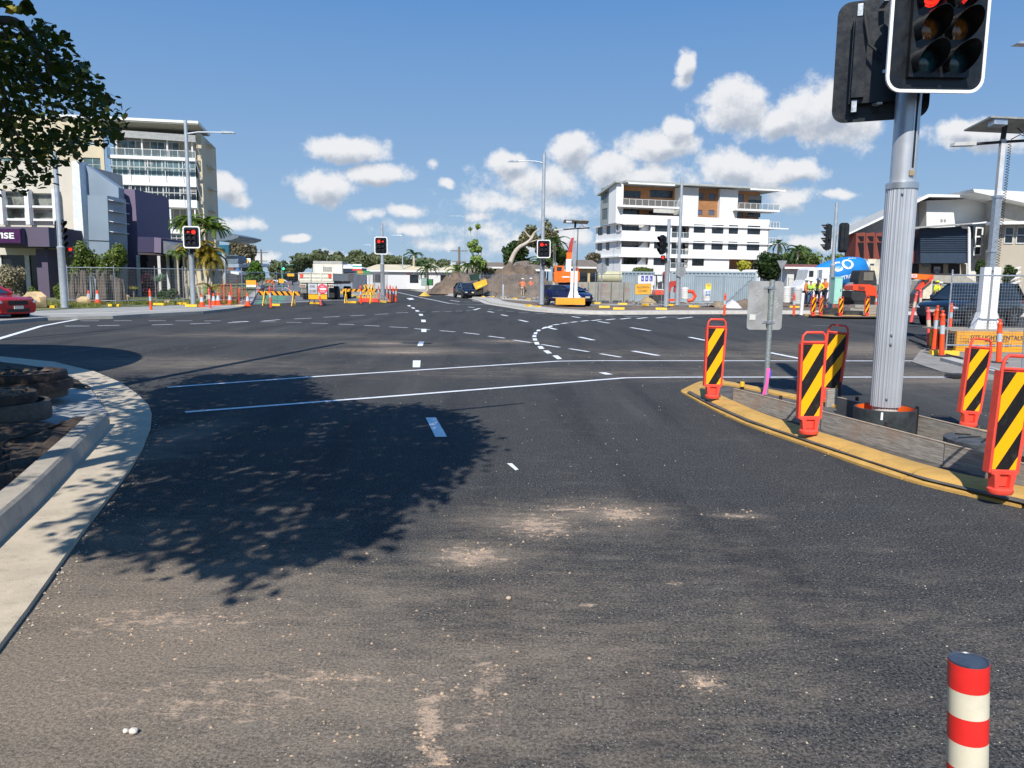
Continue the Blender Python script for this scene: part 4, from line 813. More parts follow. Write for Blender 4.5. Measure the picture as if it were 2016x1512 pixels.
for (px, py, D_, rz, rows, h, lab, lit) in [(121,461,(127.5,607),R_(80),4,57,'dark four lamp signal seen from the side on the leftmost pole',()),(1303,482,(1311,604.5),R_(-62),3,37,'dark signal seen from the side on the shorter grey pole',()),
     (1628,467,(1634,608),R_(-115),4,54,'dark signal facing left on the far right pole',()),(1660.5,468,(1634,608),R_(165),4,56,'dark signal facing away on the right side of the far right pole',()),(139,496,(127.5,607),R_(15),2,23,'small red pedestrian signal on the leftmost pole',((0,0),)),
     (1305,511,(1311,604.5),R_(-20),2,19,'small red pedestrian signal on the shorter grey pole',((0,0),)),(1070,516.5,(1066.5,600.5),R_(75),2,18,'small dark pedestrian signal under the red signal right of the mound',()),(377,494.5,(381,600),R_(30),2,14,'small dark pedestrian signal under the left red signal',())]:
    D = G(*D_, .13).y+(.1 if rows == 4 else -.25); t = pxhead(px, py, D, rz=rz, label=lab, cols=1, rows=rows, lit=lit, vl=.22 if rows > 2 else .12, colors=dk if rows < 3 else None, board=(.44, rows*.3+.12) if rows > 2 else None)
    k = hs(h, D)/(rows*.3+.1); t.scale = (k, k, k); B().mat(black).box(.0, .3 if px < D_[0] else .05, .10, .16, -.1, .1).o('bracket', t)
# round and triangular sign backs, small poles
for (px, base, top, z, shape, lab) in [(1183,603,517,.14,'round','grey back of a round sign before the white apartment block'),(1338,602,524,.14,'round','grey back of a round sign beside the tall bare pole'),(1535.5,600,512,.14,'tri','grey back of a give way sign before the dark green tree')]:
    p = G(px, base, z); h = AT(px, top, p.y).z-z; t = T('traffic_sign', lab, 'road sign', tuple(p)); B().mat(galv).tube([(0,0,0),(0,0,h)], .035, 8).o('post', t)
    if shape == 'round': B().mat(M('sign_grey', (.30, .31, .32), .5, .4)).lathe([(.33, .04), (.33, .05)], c=(0, 0, h-.35), n=28, axis='y').o('sign_plate', t)
    else: B().mat(MATS['sign_grey']).prism([(-.36, h-.03), (.36, h-.03), (.02, h-.68), (-.02, h-.68)], .04, .05).o('sign_plate', t)
p = G(1091.5, 598, .14)
p = G(990.5, 588, .14); t = T('guide_post', 'short grey steel post before the dirt mound', 'post', tuple(p)); B().mat(steelp).lathe([(.07,0),(.07,1.1),(.05,1.14),(.001,1.15)], n=12).o('post', t, smooth=40)
# utility poles
def upole(px, top, D, lab, arms=True):
    p = AT(px, top, D); t = T('utility_pole', lab, 'power pole', (p.x, D, 0)); m = M('old_timber_pole', (.16, .14, .12), .9); B().mat(m).tube([(0,0,0),(0,0,p.z)], [.22, .16], 8).o('pole', t)
    for z, w in ((p.z-.6, 1.3), (p.z-2.2, 1.1)): B().mat(m).box(-w, w, -.08, .08, z-.07, z+.07).o('crossarm', t)
    return t
upole(514, 491, 150, 'far timber power pole above the green bush left of the truck'); upole(904, 486, 118, 'timber power pole beside the lopped tree')
# ================================================================ barriers and signs
def barrier(pl, pr, base, yb, h, lab, sl):
    p = G((pl+pr)/2, base, 0); D = p.y; s = D/FPX; w = (pr-pl)*s; zt = AT(pl, yb, D).z; t = T('striped_barrier_board', lab, 'barrier board', tuple(p)); hh = h*s
    B().mat(STRIPE('barrier_stripes_'+('left' if sl < 0 else 'right'), '#e39a1c', '#1c0f10', .34*abs(sl), sl, 0, .42)).box(-w/2, w/2, -.03, .0, zt-hh, zt).o('striped_board', t)
    for x in (-w/2+.35, w/2-.35):
        B().mat(yel).bar((x-.06, -.33, 0), (x, -.035, zt+.02), .05).o('leg', t); B().mat(yel).bar((x-.06, .38, 0), (x, .03, zt), .05).o('leg', t); B().mat(yel).bar((x-.06, -.30, .1), (x-.06, .34, .1), .03).o('brace', t)
barrier(511, 591, 602, 573, 8, 'striped barrier board on yellow legs left of the road closed sign', -1.3)
barrier(672, 742, 597, 568.5, 5.6, 'striped barrier board on yellow legs right of the tip truck', 1.5)
D = G(626, 601, 0).y; s = D/FPX; p = G(626, 601, 0)
t = T('road_closed_sign', 'road closed and no entry sign board with orange lower panel behind the tip truck', 'road sign', tuple(p)); zt = AT(626, 558.5, D).z; zm = AT(626, 579, D).z; z0 = AT(626, 590, D).z; W_ = 19.5*s
B().mat(black).box(-W_, W_, -.01, .03, z0, zt+.03).o('backing_board', t); B().mat(M('grey_sign_face', (.50, .52, .56), .5)).box(-W_+.04, -.02, -.02, -.012, zm+.02, zt).o('grey_panel', t); B().mat(white).box(.02, W_-.04, -.02, -.012, zm+.02, zt).o('white_panel', t)
B().mat(sigora).box(-W_+.04, W_-.04, -.02, -.012, z0+.03, zm-.02).o('orange_panel', t)
cx, cz = W_/2, (zt+zm)/2; nr = M('no_entry_pink_red', (.75, .06, .10), .5); B().mat(nr).lathe([(.30, -.028), (.30, -.021)], c=(cx, 0, cz), n=32, axis='y').o('no_entry_disc', t); B().mat(white).box(cx-.22, cx+.22, -.032, -.029, cz-.05, cz+.05).o('white_bar', t)
blk = M('black_lettering', (.012, .012, .012), .6)
text('ROAD', t, 'lettering', (-W_+.15, -.15, cz+.07, cz+.22), -.024, blk, bold=.02); text('CLOSED', t, 'lettering', (-W_+.08, -.06, cz-.22, cz-.07), -.024, blk, bold=.02)
text('NO', t, 'lettering', (cx-.1, cx+.1, cz+.09, cz+.2), -.033, white); text('ENTRY', t, 'lettering', (cx-.17, cx+.17, cz-.2, cz-.1), -.033, white)
for x, y in ((-.55, -.35), (.55, -.35), (-.3, .5), (.3, .5)): B().mat(rubber).bar((x*W_*1.6, y, 0), (x*.8, 0.03, z0+.05), .035).o('leg', t)
p = G(1265, 600, .14); D = p.y; t = T('footpath_closed_sign', 'orange footpath closed sign hung on the wire fence', 'road sign', (p.x, D, .14), world=True)
a = AT(1251, 559.5, D-.08); c = AT(1281, 580, D-.08); X = Matrix.Translation((a.x, D-.08, c.z)); w, h = c.x-a.x, a.z-c.z; sk = Matrix.Rotation(R_(1.5), 4, 'Y')
bb = B(X @ sk.inverted()).mat(black); bb.box(-.02, w+.02, 0, .03, -.02, h+.02); bb.o('backing', t); B(X @ sk.inverted()).mat(sigora).box(0, w, -.01, -.002, 0, h).o('orange_face', t)
text('FOOTPATH', t, 'lettering', (w*.1, w*.9, h*.56, h*.78), -.013, blk, X @ sk.inverted(), bold=.015); text('CLOSED', t, 'lettering', (w*.2, w*.78, h*.22, h*.44), -.013, blk, X @ sk.inverted(), bold=.015)
# yellow barrier board stack behind the second barrier
for k in range(4):
    p = G(718+k*5.5, 592, .02); t = T('folded_barrier_legs', ['folded yellow barrier trestle, leftmost in the stack by the middle pole','folded yellow barrier trestle, second from left in the stack','folded yellow barrier trestle, third from left in the stack','folded yellow barrier trestle, rightmost in the stack by the middle pole'][k], 'barrier trestle', tuple(p), .2+.1*k, 'folded trestles by the middle pole')
    B().mat(STRIPE('trestle_stripes', '#d99a20', '#241a12', .3, .8, 0, .35)).prism([(-.36,.05),(-.28,.05),(.1,1.2),(.02,1.2)], -.05, .05).o('leg', t); B().mat(yel).prism([(.36,.05),(.28,.05),(-.1,1.15),(-.02,1.15)], -.12, -.06).o('leg', t); B().mat(yel).box(-.22, .22, -.16, -.125, .45, .53).o('crossbar', t)
for k, (x, y, w) in enumerate([(728, 594.5, .75)]): t = T('red_barrier_base', 'red plastic barrier base under the yellow trestles', 'barrier', tuple(G(x, y, .02))); B().mat(orgr).prism([(-w,0),(w,0),(w*.9,.25),(-w*.9,.25)], -.2, .2).o('base', t)
# yellow kerb of the median behind the closure
b = B().mat(M('bright_yellow_kerb', (.72, .46, .06), .75, var=.1, scale=2)); sweep(b, smoothpath([G(*p) for p in [(645,571),(660,575.5),(685,582),(715,590),(735,594.5),(760,596)]], 4), [(0,0),(.03,.12),(.35,.14),(.5,.05)]); S('median_kerb', b)
b = B().mat(grey_fp); flat([(652,571),(690,581),(715,589),(740,593.5),(768,594.5),(764,588),(752,578),(735,566),(700,559),(670,560)], .06, None, b); S('median', b)
b = B().mat(M('pool_fence_bars', (.33, .33, .33), .5, .4))
def barfence(p0, p1, h, lab, n, z=.1, r=.02, mat=None):
    a = G(*p0, z); c = G(*p1, z); d = c-a; L_ = d.length; t = T('bar_fence', lab, 'fence', tuple(a), math.atan2(d.y, d.x)); m = mat or MATS['pool_fence_bars']
    for k in range(n+1): B().mat(m).box(k*L_/n-r, k*L_/n+r, -r, r, 0, h).o('bar' if k % 6 else 'post', t)
    B().mat(m).box(0, L_, -r-.004, -r, h-.12, h-.06).o('rail', t); B().mat(m).box(0, L_, -r-.004, -r, .12, .18).o('rail', t); return t
barfence((735,592),(763,594), 2.05, 'steel bar fence section around the middle signal pole', 12, r=.011)
barfence((660,571),(738,584), 2.1, 'long steel bar fence right of the tip truck before the car yard', 44, r=.014)
barfence((792,560),(845,562), 1.6, 'low dark bar fence before the cream roofed shop', 30, r=.02)
# ================================================================ vehicles
tyre = M('tyre', (.016, .016, .017), .85); rim = M('alloy_rim', (.42, .43, .44), .35, .8); chrome = M('chrome', (.6, .62, .64), .15, .95); lampm = M('headlamp_glass', (.55, .58, .60), .08, .3, var=.3, scale=9); tail = M('tail_lamp', (.45, .02, .01), .2)
def wheel(t, x, y, r, w=.22, side=1, nsp=6):
    wo_ = B().mat(tyre); wo_.lathe([(r*.66, -w/2), (r*.95, -w/2), (r, -w/2+.03), (r, w/2-.03), (r*.95, w/2), (r*.66, w/2)], c=(x, y, r), n=28, axis='y'); o = wo_.o('wheel', t, smooth=50)
    bb = B().mat(rim); ys = y+side*w*.40; bb.lathe([(r*.66, -.01), (r*.66, .012), (r*.58, .0)], c=(x, ys, r), n=28, axis='y'); bb.lathe([(r*.16, -.02), (r*.14, .02)], c=(x, ys, r), n=12, axis='y')
    for k in range(nsp): a = 2*math.pi*k/nsp+.3; bb.bar((x+r*.1*math.cos(a), ys, r+r*.1*math.sin(a)), (x+r*.62*math.cos(a), ys, r+r*.62*math.sin(a)), .03, r*.16, up=(0, 1, 0))
    bb.o('rim', o); B().mat(black).lathe([(r*.64, -w*.02), (r*.64, 0)], c=(x, y+side*w*.22, r), n=20, axis='y').o('hub', o)
def car(name, label, cat, loc, rz, Lc, Wc, Hc, paint_, st, gh, wr=.32, wx=(.19, .81), plate=True, nose=None, group=None, grille='bar', rack=False, tailcol=tail):
    """st: stations (x fraction, half width fraction, bottom, belt); gh: greenhouse (x at belt rear, x at roof rear, x at roof front, x at belt front)"""
    t = T(name, label, cat, loc, rz, group); bb = B().mat(paint_); vs = []; fs = []; hw = Wc/2; K = 12
    for (fx, fw, zb, zt) in st:
        w = hw*fw; x = fx*Lc; m = (zb+zt)/2
        for (y, z) in [(-w*.55,zb),(-w*.92,zb+.04),(-w,zb+.16),(-w*1.0,m+.03),(-w*.965,zt-.09),(-w*.86,zt-.015),(w*.86,zt-.015),(w*.965,zt-.09),(w*1.0,m+.03),(w,zb+.16),(w*.92,zb+.04),(w*.55,zb)]: vs.append((x, y, z+(.02 if abs(y) < w*.5 else 0)))
    n = len(st)
    for i in range(n-1):
        for j in range(K): fs.append((i*K+j, i*K+(j+1) % K, (i+1)*K+(j+1) % K, (i+1)*K+j))
    fs += [tuple(range(K-1, -1, -1)), tuple((n-1)*K+j for j in range(K))]; bb.add(vs, fs); body = bb.o('body', t, smooth=38)
    for x in wx:
        for s in (-1, 1):
            B().mat(black).lathe([(wr*1.16, -.02), (wr*1.16, .004)] if s > 0 else [(wr*1.16, -.004), (wr*1.16, .02)], c=(x*Lc, s*(hw), wr*1.02), n=26, axis='y').o('wheel_arch', t); wheel(t, x*Lc, s*(hw-.09), wr, .21, s)
    zb = max(s_[3] for s_ in st)-.05; a, c, d, e = [g_*Lc for g_ in gh]; wb, wt = hw*.88, hw*.70; zr = Hc-.03
    bb = B().mat(glassd); bb.add([(a,-wb,zb),(e,-wb,zb-.04),(e,wb,zb-.04),(a,wb,zb),(c,-wt,zr),(d,-wt,zr),(d,wt,zr),(c,wt,zr)], [(0,1,5,4),(1,2,6,5),(2,3,7,6),(3,0,4,7),(4,5,6,7)]); bb.o('window', t)
    bb = B().mat(paint_); bb.add([(c-.06,-wt-.02,zr-.03),(d+.08,-wt-.02,zr-.03),(d+.08,wt+.02,zr-.03),(c-.06,wt+.02,zr-.03),(c+.1,-wt+.08,Hc),(d-.15,-wt+.08,Hc),(d-.15,wt-.08,Hc),(c+.1,wt-.08,Hc)], [(0,1,5,4),(1,2,6,5),(2,3,7,6),(3,0,4,7),(4,5,6,7),(3,2,1,0)]); bb.o('roof', t, smooth=20)
    for s in (-1, 1):
        for (x0, x1, wd) in ((e, d, .07), (a, c, .13), ((a+e)/2-.1, (c+d)/2-.1, .08)): B().mat(paint_).bar((x0, s*wb*1.005, zb-.03), (x1, s*wt*1.02, zr), .05, wd, up=(0, 1, 0)).o('pillar', t)
        B().mat(paint_).blob((e-.35, s*(hw+.08), zb+.06), (.07, .11, .075), 8, 6).o('mirror', t, smooth=True)
        xf = st[-1][0]*Lc; zf = st[-1][3]; B().mat(lampm).blob((xf-.13, s*hw*.74, zf-.10), (.15, hw*.19, .085), 12, 8).o('headlight', t, smooth=True)
        B().mat(tailcol).blob((.08, s*hw*.80, st[0][3]-.14), (.10, hw*.14, .12), 10, 8).o('tail_light', t, smooth=True)
        B().mat(black).box((a+e)/2-.02, (a+e)/2, s*(hw*.999)-.003, s*(hw*.999)+.003, .35, zb-.05).o('door_gap', t)
        B().mat(chrome).box((a+e)/2+.1, (a+e)/2+.26, s*(hw*.99)-.015, s*(hw*.99)+.02, zb-.14, zb-.11).o('door_handle', t)
    xf = Lc*st[-1][0]; zf = st[-1][3]
    bb = B().mat(black); bb.box(xf-.05, xf+.012, -hw*.42, hw*.42, zf-.20, zf-.05); bb.o('grille', t)
    if grille == 'bars':
        for k in range(3): B().mat(chrome).box(xf+.012, xf+.03, -hw*.40, hw*.40, zf-.19+k*.045, zf-.165+k*.045).o('grille_bar', t)
    B().mat(black).box(xf-.05, xf+.016, -hw*.5, hw*.5, st[-1][2]+.05, st[-1][2]+.17).o('lower_intake', t)
    if plate: B().mat(M('number_plate', (.62, .60, .52), .5)).box(xf+.012, xf+.035, -.19, .19, st[-1][2]+.16, st[-1][2]+.27).o('number_plate', t)
    if rack: 
        for s in (-1, 1): B().mat(black).tube([(c+.1, s*wt*.9, Hc+.03), (d-.2, s*wt*.9, Hc+.03)], .018, 6).o('roof_rail', t)
    return t
SED = [(0,.80,.38,.86),(.03,.90,.30,.92),(.14,.98,.24,.94),(.35,1,.22,.93),(.62,1,.22,.92),(.74,.99,.22,.88),(.88,.96,.24,.80),(.965,.86,.26,.72),(1,.70,.32,.62)]
HAT = [(0,.84,.38,.95),(.03,.92,.30,1.0),(.14,.98,.24,1.0),(.35,1,.22,.98),(.62,1,.22,.96),(.76,.99,.22,.92),(.90,.94,.24,.80),(.965,.84,.26,.72),(1,.68,.32,.62)]
SUV = [(0,.84,.45,1.12),(.03,.93,.36,1.16),(.14,.99,.30,1.16),(.35,1,.28,1.14),(.62,1,.28,1.12),(.74,.99,.28,1.10),(.88,.97,.30,1.02),(.97,.90,.32,.94),(1,.80,.40,.84)]
navy = M('dark_navy_paint', (.012, .016, .028), .22, .3, var=.1, coat=.8); blue = M('royal_navy_paint', (.010, .014, .075), .22, .3, var=.1, coat=.8); redp = M('red_car_paint', (.50, .008, .012), .22, .2, var=.05, coat=.9); whp = M('white_car_paint', (.72, .73, .74), .3, coat=.5); sil = M('silver_car_paint', (.40, .42, .44), .3, .6, coat=.5)
def place_car(px, py, heading, L_, ref, z=.0, **kw):
    """ref = local (x,y) of the point measured at px,py on the ground"""
    p = G(px, py, z); c, s = math.cos(heading), math.sin(heading); loc = (p.x-(ref[0]*c-ref[1]*s), p.y-(ref[0]*s+ref[1]*c), z); return loc
# dark sedan seen from the front left
hd = math.atan2(-.94, .34); lc = place_car(928, 587.5, hd, 4.0, (3.4, -.0), .0)
car('sedan_car', 'dark blue sedan with roof racks facing the camera before the dirt mound', 'car', lc, hd, 4.1, 1.66, 1.36, navy, SED, (.06,.24,.60,.78), .31, rack=True)
hd = R_(-48); lc = (AT(1076, 590, 48.5).x, 48.9, .14)
car('hatchback_car', 'royal blue hatchback parked behind the orange light tower base', 'car', lc, hd, 3.5, 1.5, 1.24, blue, HAT, (.02,.10,.55,.82), .31)
hd = math.radians(208); q = AT(1908, 618, 30.6); hx_, hy_ = math.cos(hd), math.sin(hd); rx_, ry_ = 3.85, .87; lc = (q.x-(rx_*hx_-ry_*hy_), 30.6-(rx_*hy_+ry_*hx_), .0)
car('dark_suv', 'dark navy SUV with chrome grille behind the wire fence on the right', 'car', lc, hd, 4.75, 1.92, 1.74, navy, SUV, (.02,.10,.60,.79), .37, grille='bars')
hd = R_(-14); q = AT(61, 600, 27.2); lc = (q.x-.62-4.6*math.cos(hd), 27.2-4.6*math.sin(hd)+.2, 0)
rc = car('red_car', 'glossy red car entering at the left edge of the photo', 'car', lc, hd, 4.65, 1.88, 1.52, redp, [(a_, w_, b_, t_+.06) for a_, w_, b_, t_ in HAT[:-2]]+[(.965,.90,.24,.88),(1,.80,.28,.78)], (.03,.16,.52,.76), .36)
for (px, py, hdg, Lc, pt, lab) in [(508,556,2.6,4.4,navy,'far dark car beyond the side road, left of the closed road barrier'),(566,557.5,3.4,4.4,whp,'far white car beyond the side road, left of the tip truck'),(545,550,1.6,4.6,whp,'far white van like car deep in the side road'),(679,559,1.7,4.4,whp,'white car parked in the car yard behind bars, left one'),(701,560,1.7,4.4,sil,'bluish car parked in the car yard behind bars, middle'),(730,561,1.8,4.4,whp,'white car parked in the car yard, nearest the middle signal pole'),(688,557,1.7,4.4,whp,'second white car in the car yard behind the first')]:
    p = G(px, py, .05); car('parked_car', lab, 'car', tuple(p), hdg, Lc, 1.8, 1.55, pt, HAT, (.02,.12,.56,.80), .32, group='cars far behind the junction')
# ---------------------------------------------------------------- tip truck from behind
p = G(619, 590.5, 0); D = p.y; s = D/FPX; t = T('tip_truck', 'cream tip truck seen from behind on the closed side road', 'truck', tuple(p), 0, None, True); tb = M('cream_truck_paint', (.70, .66, .55), .5, var=.06, dirt=.18); O = p
def tz(y): return AT(619, y, D).z
def txx(x): return AT(x, 560, D).x-p.x
B(MW[t.name]).mat(tb).box(txx(588.5), txx(656), 0, 5.2, tz(552.5), tz(538)+.01).o('tipper_tray', t)
bb = B(MW[t.name]).mat(tb)
for x in (589, 611.5, 633, 655): bb.box(txx(x)-.04, txx(x)+.04, -.07, 0, tz(552.5), tz(537)); 
for y in (537.5, 545.5, 552): bb.box(txx(589), txx(656), -.05, -.005, tz(y)-.04, tz(y)+.03)
bb.o('tailgate_rib', t)
B(MW[t.name]).mat(tb).box(txx(581.5), txx(645), 5.25, 5.45, tz(540), tz(517.5)).o('headboard', t)
B(MW[t.name]).mat(M('truck_cab_roof', (.35, .35, .33), .5)).box(txx(582), txx(644), 5.3, 7.2, tz(517), tz(512)+.05).o('cab_roof', t)
bb = B(MW[t.name]).mat(M('mesh_window', (.28, .28, .27), .7)); bb.box(txx(604), txx(622), 5.22, 5.245, tz(533), tz(523)); bb.o('rear_window', t)
bb = B(MW[t.name]).mat(tb)
for x in (583, 602.5, 623.5, 643.5): bb.box(txx(x)-.035, txx(x)+.035, 5.17, 5.249, tz(540), tz(518))
bb.o('headboard_rib', t)
B(MW[t.name]).mat(black).box(txx(578), txx(582), 5.6, 5.9, tz(536), tz(524)).o('mirror', t)
B(MW[t.name]).mat(M('truck_chassis', (.06, .055, .05), .8, dirt=.3)).box(txx(592), txx(652), .15, 7, tz(559), tz(553.5)).o('chassis', t)
B(MW[t.name]).mat(tb).box(txx(590), txx(657), -.02, .2, tz(556.5), tz(553.3)).o('rear_beam', t)
for x in (596.5, 650.5):
    o = B(MW[t.name]).mat(tb).box(txx(x-6), txx(x+6), -.04, .03, tz(566), tz(559)).o('tail_light_box', t)
    for k in (-1, 0, 1): B(MW[t.name]).mat(M('tail_lamp_dark', (.18, .04, .02), .4)).box(txx(x+k*3.6)-.05, txx(x+k*3.6)+.05, -.05, -.041, tz(565), tz(560.5)).o('lamp', o)
for x in (594.5, 650): B(MW[t.name]).mat(orgr).box(txx(x-3), txx(x+3), -.062, -.051, tz(547), tz(539)).o('red_reflector', t)
for x0, x1 in ((588, 602), (645, 656)):
    o = B(MW[t.name]).mat(tyre); o.lathe([(.28, -.3), (.5, -.3), (.52, -.25), (.52, .25), (.5, .3), (.28, .3)], c=((txx(x0)+txx(x1))/2, 1.4, .52), n=24, axis='x'); o = o.o('wheel', t, smooth=40)
    B(MW[t.name]).mat(rubber).box(txx(x0), txx(x1), .35, .38, .18, tz(566)).o('mudflap', t)
    o = B(MW[t.name]).mat(tyre); o.lathe([(.28, -.25), (.5, -.25), (.5, .25), (.28, .25)], c=((txx(x0)+txx(x1))/2, 5.9, .5), n=24, axis='x'); o.o('wheel', t, smooth=40)
B(MW[t.name]).mat(M('hitch_clutter', (.25, .24, .22), .6, .5, var=.6, scale=12)).box(txx(593), txx(605), -.25, .1, tz(577), tz(568)).o('towing_hitch', t)
# ---------------------------------------------------------------- concrete mixer truck
D = 58.; q = AT(1655, 592, D); t = T('concrete_mixer_truck', 'white concrete mixer truck with blue drum behind the fence on the right', 'truck', (q.x, D, .1), 0, None, True); bl = M('mixer_blue', (.015, .20, .56), .35, var=.12, scale=1, dirt=.08)
c0 = AT(1592, 552, D); c1 = AT(1702, 527, D); ax = (c1-c0); Ld = ax.length; ax.normalize(); rot = Vector((0, 0, 1)).rotation_difference(ax).to_matrix().to_4x4(); XD = Matrix.Translation(c0) @ rot
B(XD).mat(bl).lathe([(.2, 0), (.75, .35), (.98, 1.0), (1.12, 1.9), (1.15, 2.6), (1.05, 3.3), (.80, Ld-.15), (.62, Ld)], n=40).o('drum', t, smooth=50)
B(XD).mat(M('drum_ring', (.35, .42, .45), .5, .5)).lathe([(.64, Ld+.002), (.66, Ld+.12), (.4, Ld+.3)], n=32).o('drum_ring', t, smooth=40)
wl = M('white_lettering', (.80, .82, .84), .5)
def drumtext(s_, a0, a1, z0, z1, nm='lettering'):
    cu = bpy.data.curves.new('t', 'FONT'); cu.body = s_; cu.offset = .02; to = bpy.data.objects.new('t', cu); COL.objects.link(to); bpy.context.view_layer.update(); me = bpy.data.meshes.new_from_object(to.evaluated_get(bpy.context.evaluated_depsgraph_get()))
    vs = [v.co.copy() for v in me.vertices]; fs = [tuple(q_.vertices) for q_ in me.polygons]; bpy.data.objects.remove(to); xs = [v.x for v in vs]; ys = [v.y for v in vs]; out = []
    prof = [(.2, 0), (.75, .35), (.98, 1.0), (1.12, 1.9), (1.15, 2.6), (1.05, 3.3), (.80, Ld-.15), (.62, Ld)]
    for v in vs:
        z = z0+(v.x-min(xs))/(max(xs)-min(xs))*(z1-z0); h = a0+(v.y-min(ys))/(max(ys)-min(ys))*(a1-a0)
        r = next((p0[0]+(p1[0]-p0[0])*(z-p0[1])/(p1[1]-p0[1]) for p0, p1 in zip(prof, prof[1:]) if p0[1] <= z <= p1[1]), 1)+.02
        dirn = rot.to_3x3().inverted() @ Vector((0, -1, 0)); up = rot.to_3x3().inverted() @ Vector((-.2, 0, 1)); up.z = 0; up.normalize(); dirn.z = 0; dirn.normalize()
        e = dirn*math.cos(h)+up*math.sin(h); out.append((e.x*r, e.y*r, z))
    B(XD).mat(wl).add(out, fs).o(nm, t)
drumtext('CO', .22, .95, 1.5, 3.05); drumtext('STRONG', -.38, -.12, 1.9, 3.35); drumtext('CO', .98, 1.12, 2.9, 3.5)
def pb(nm, m, x0, x1, y0, y1, d0, d1, par=None, sm=None):
    a = AT(x0, y1, D+d0); c = AT(x1, y0, D+d0); b_ = B().mat(m); b_.box(a.x, c.x, D+d0, D+d1, a.z, c.z); return b_.o(nm, par or t, None, sm)
cw = M('truck_white', (.74, .74, .72), .4, dirt=.1)
cab = B().mat(cw); P = [AT(x, y, D-1.0) for x, y in [(1567,585),(1567,566),(1575,563),(1587,551),(1592,531),(1600,526.5),(1634,526.5),(1634,580),(1628,588)]]; n = len(P); cab.add(P+[v+Vector((0, 2.2, 0)) for v in P], [tuple(range(n)), tuple(range(2*n-1, n-1, -1))]+[(i, i+n, (i+1) % n+n, (i+1) % n) for i in range(n)]); cab.o('cab', t)
pb('cab_window', glassd, 1592.5, 1602, 533, 545, -1.02, -.95); pb('exhaust_stack', chrome, 1611, 1619, 531, 550, -1.3, -1.05); pb('cab_sleeper', cw, 1618, 1636, 529, 545, -.9, 1)
pb('side_tank', M('dark_steel_tank', (.10, .10, .11), .5, .5), 1634, 1672, 566, 580, -1.0, 0); pb('chassis', M('mixer_chassis', (.09, .09, .1), .7), 1600, 1735, 572, 578, -.6, 1.2); pb('mudguard', cw, 1660, 1690, 569, 572, -1.1, .2)
for x in (1583, 1668, 1688, 1708): a = AT(x, 585, D-.9); B().mat(tyre).lathe([(.25, -.15), (.5, -.17), (.5, .17), (.25, .15)], c=(a.x, D-.9, .62), n=24, axis='y').o('wheel', t, smooth=40)
hp = M('cream_hopper', (.66, .60, .46), .6, var=.1, dirt=.25); b_ = B().mat(hp); pxprism(b_, [(1693,533),(1705,523),(1731,523),(1731,540),(1722,541),(1712,530),(1700,541)], D-.5, 1.2); b_.o('hopper', t)
b_ = B().mat(hp); pxprism(b_, [(1708,510),(1726,510),(1722,519),(1712,519)], D-.3, 1.); b_.o('charge_hopper', t)
# ---------------------------------------------------------------- machines
exo = M('excavator_orange', (.86, .16, .012), .45, var=.06, dirt=.06); dkr = M('machine_dark', (.03, .03, .032), .6); kred = M('machine_red_orange', (.80, .07, .02), .4, var=.06); dred = M('digger_red', (.45, .04, .03), .5, var=.1, dirt=.15)
D = 62.; q = AT(1116, 575, D); t = T('orange_excavator', 'large orange excavator behind the blue hatchback, boom raised', 'excavator', (q.x, D, .1), 0, None, True)
def pg(nm, m, pts, d0, th): b_ = B().mat(m); pxprism(b_, pts, D+d0, th); return b_.o(nm, t)
pg('counterweight', exo, [(1091,537),(1094,534.5),(1141,535),(1141,551),(1138,555),(1094,556),(1091,553)], -.4, 2.2); pg('cab', exo, [(1093,523),(1110,523),(1111,535),(1092.5,535)], 0., 1.4); pb('cab_window', glassd, 1096, 1106, 525.5, 533.5, -.03, -.01)
pg('lower_boom', white, [(1115,510),(1125,510),(1124,536),(1114,536)], .1, .6); pg('upper_boom', exo, [(1116,497),(1126.5,497),(1125.5,509.8),(1115.5,509.8)], .1, .6); pg('boom_tip', dred, [(1119,492),(1122,478),(1126,468),(1130,468),(1128,482),(1126.5,496.8),(1118,496.8)], .12, .5)
pg('white_stripe', white, [(1106,544),(1121,544),(1122,546.5),(1107,546.5)], -.42, .015); pg('handrail', M('rail_red', (.55, .1, .04), .5), [(1131,534.8),(1133,527),(1139,526),(1139.5,534.8)], .3, .1)
pg('turntable', dkr, [(1100,556.3),(1134,556.3),(1132,562),(1102,562)], .1, 1.4); pg('track', rubber, [(1092,565),(1096,562.2),(1138,562.2),(1142,566),(1142,573),(1138,577),(1096,577),(1092,573)], -.6, .6)
D = 54.; q = AT(1322, 596, D); t = T('red_mini_digger', 'small red digger with canopy behind the footpath closed sign', 'excavator', (q.x, D, .1), 0, None, True)
pg('canopy', dkr, [(1291,543),(1296,540.5),(1308,540.5),(1308,543)], -.3, 1.1); pg('canopy_post', dkr, [(1291.5,543.2),(1293.5,543.2),(1294.5,556),(1292.5,570),(1291,570)], -.2, .1); pg('canopy_post', dkr, [(1305.5,543.2),(1307.5,543.2),(1308,570),(1306,570)], -.2, .1); pg('seat', dkr, [(1297,556),(1303,554),(1305,569),(1297,569)], 0, .5)
pg('body', kred, [(1290,571.5),(1305,571),(1307,580),(1290,580.5)], -.4, 1.4); pg('boom', dred, [(1306,541),(1308,534.5),(1312,535),(1313,556),(1318,557),(1322,553.5),(1330,553),(1333,556),(1330,562),(1322,566),(1320,575),(1316,575),(1310,563),(1306,556)], -.1, .35)
pg('dipper_arm', dred, [(1329,556),(1333,558),(1331,576),(1327,576)], .0, .3); pg('blade', kred, [(1316,589),(1330,588.5),(1330,592.5),(1316,593)], -.5, .8); pg('track', rubber, [(1285,583),(1289,580.8),(1312,580.8),(1315,585),(1312,593),(1288,593)], -.5, 1.6)
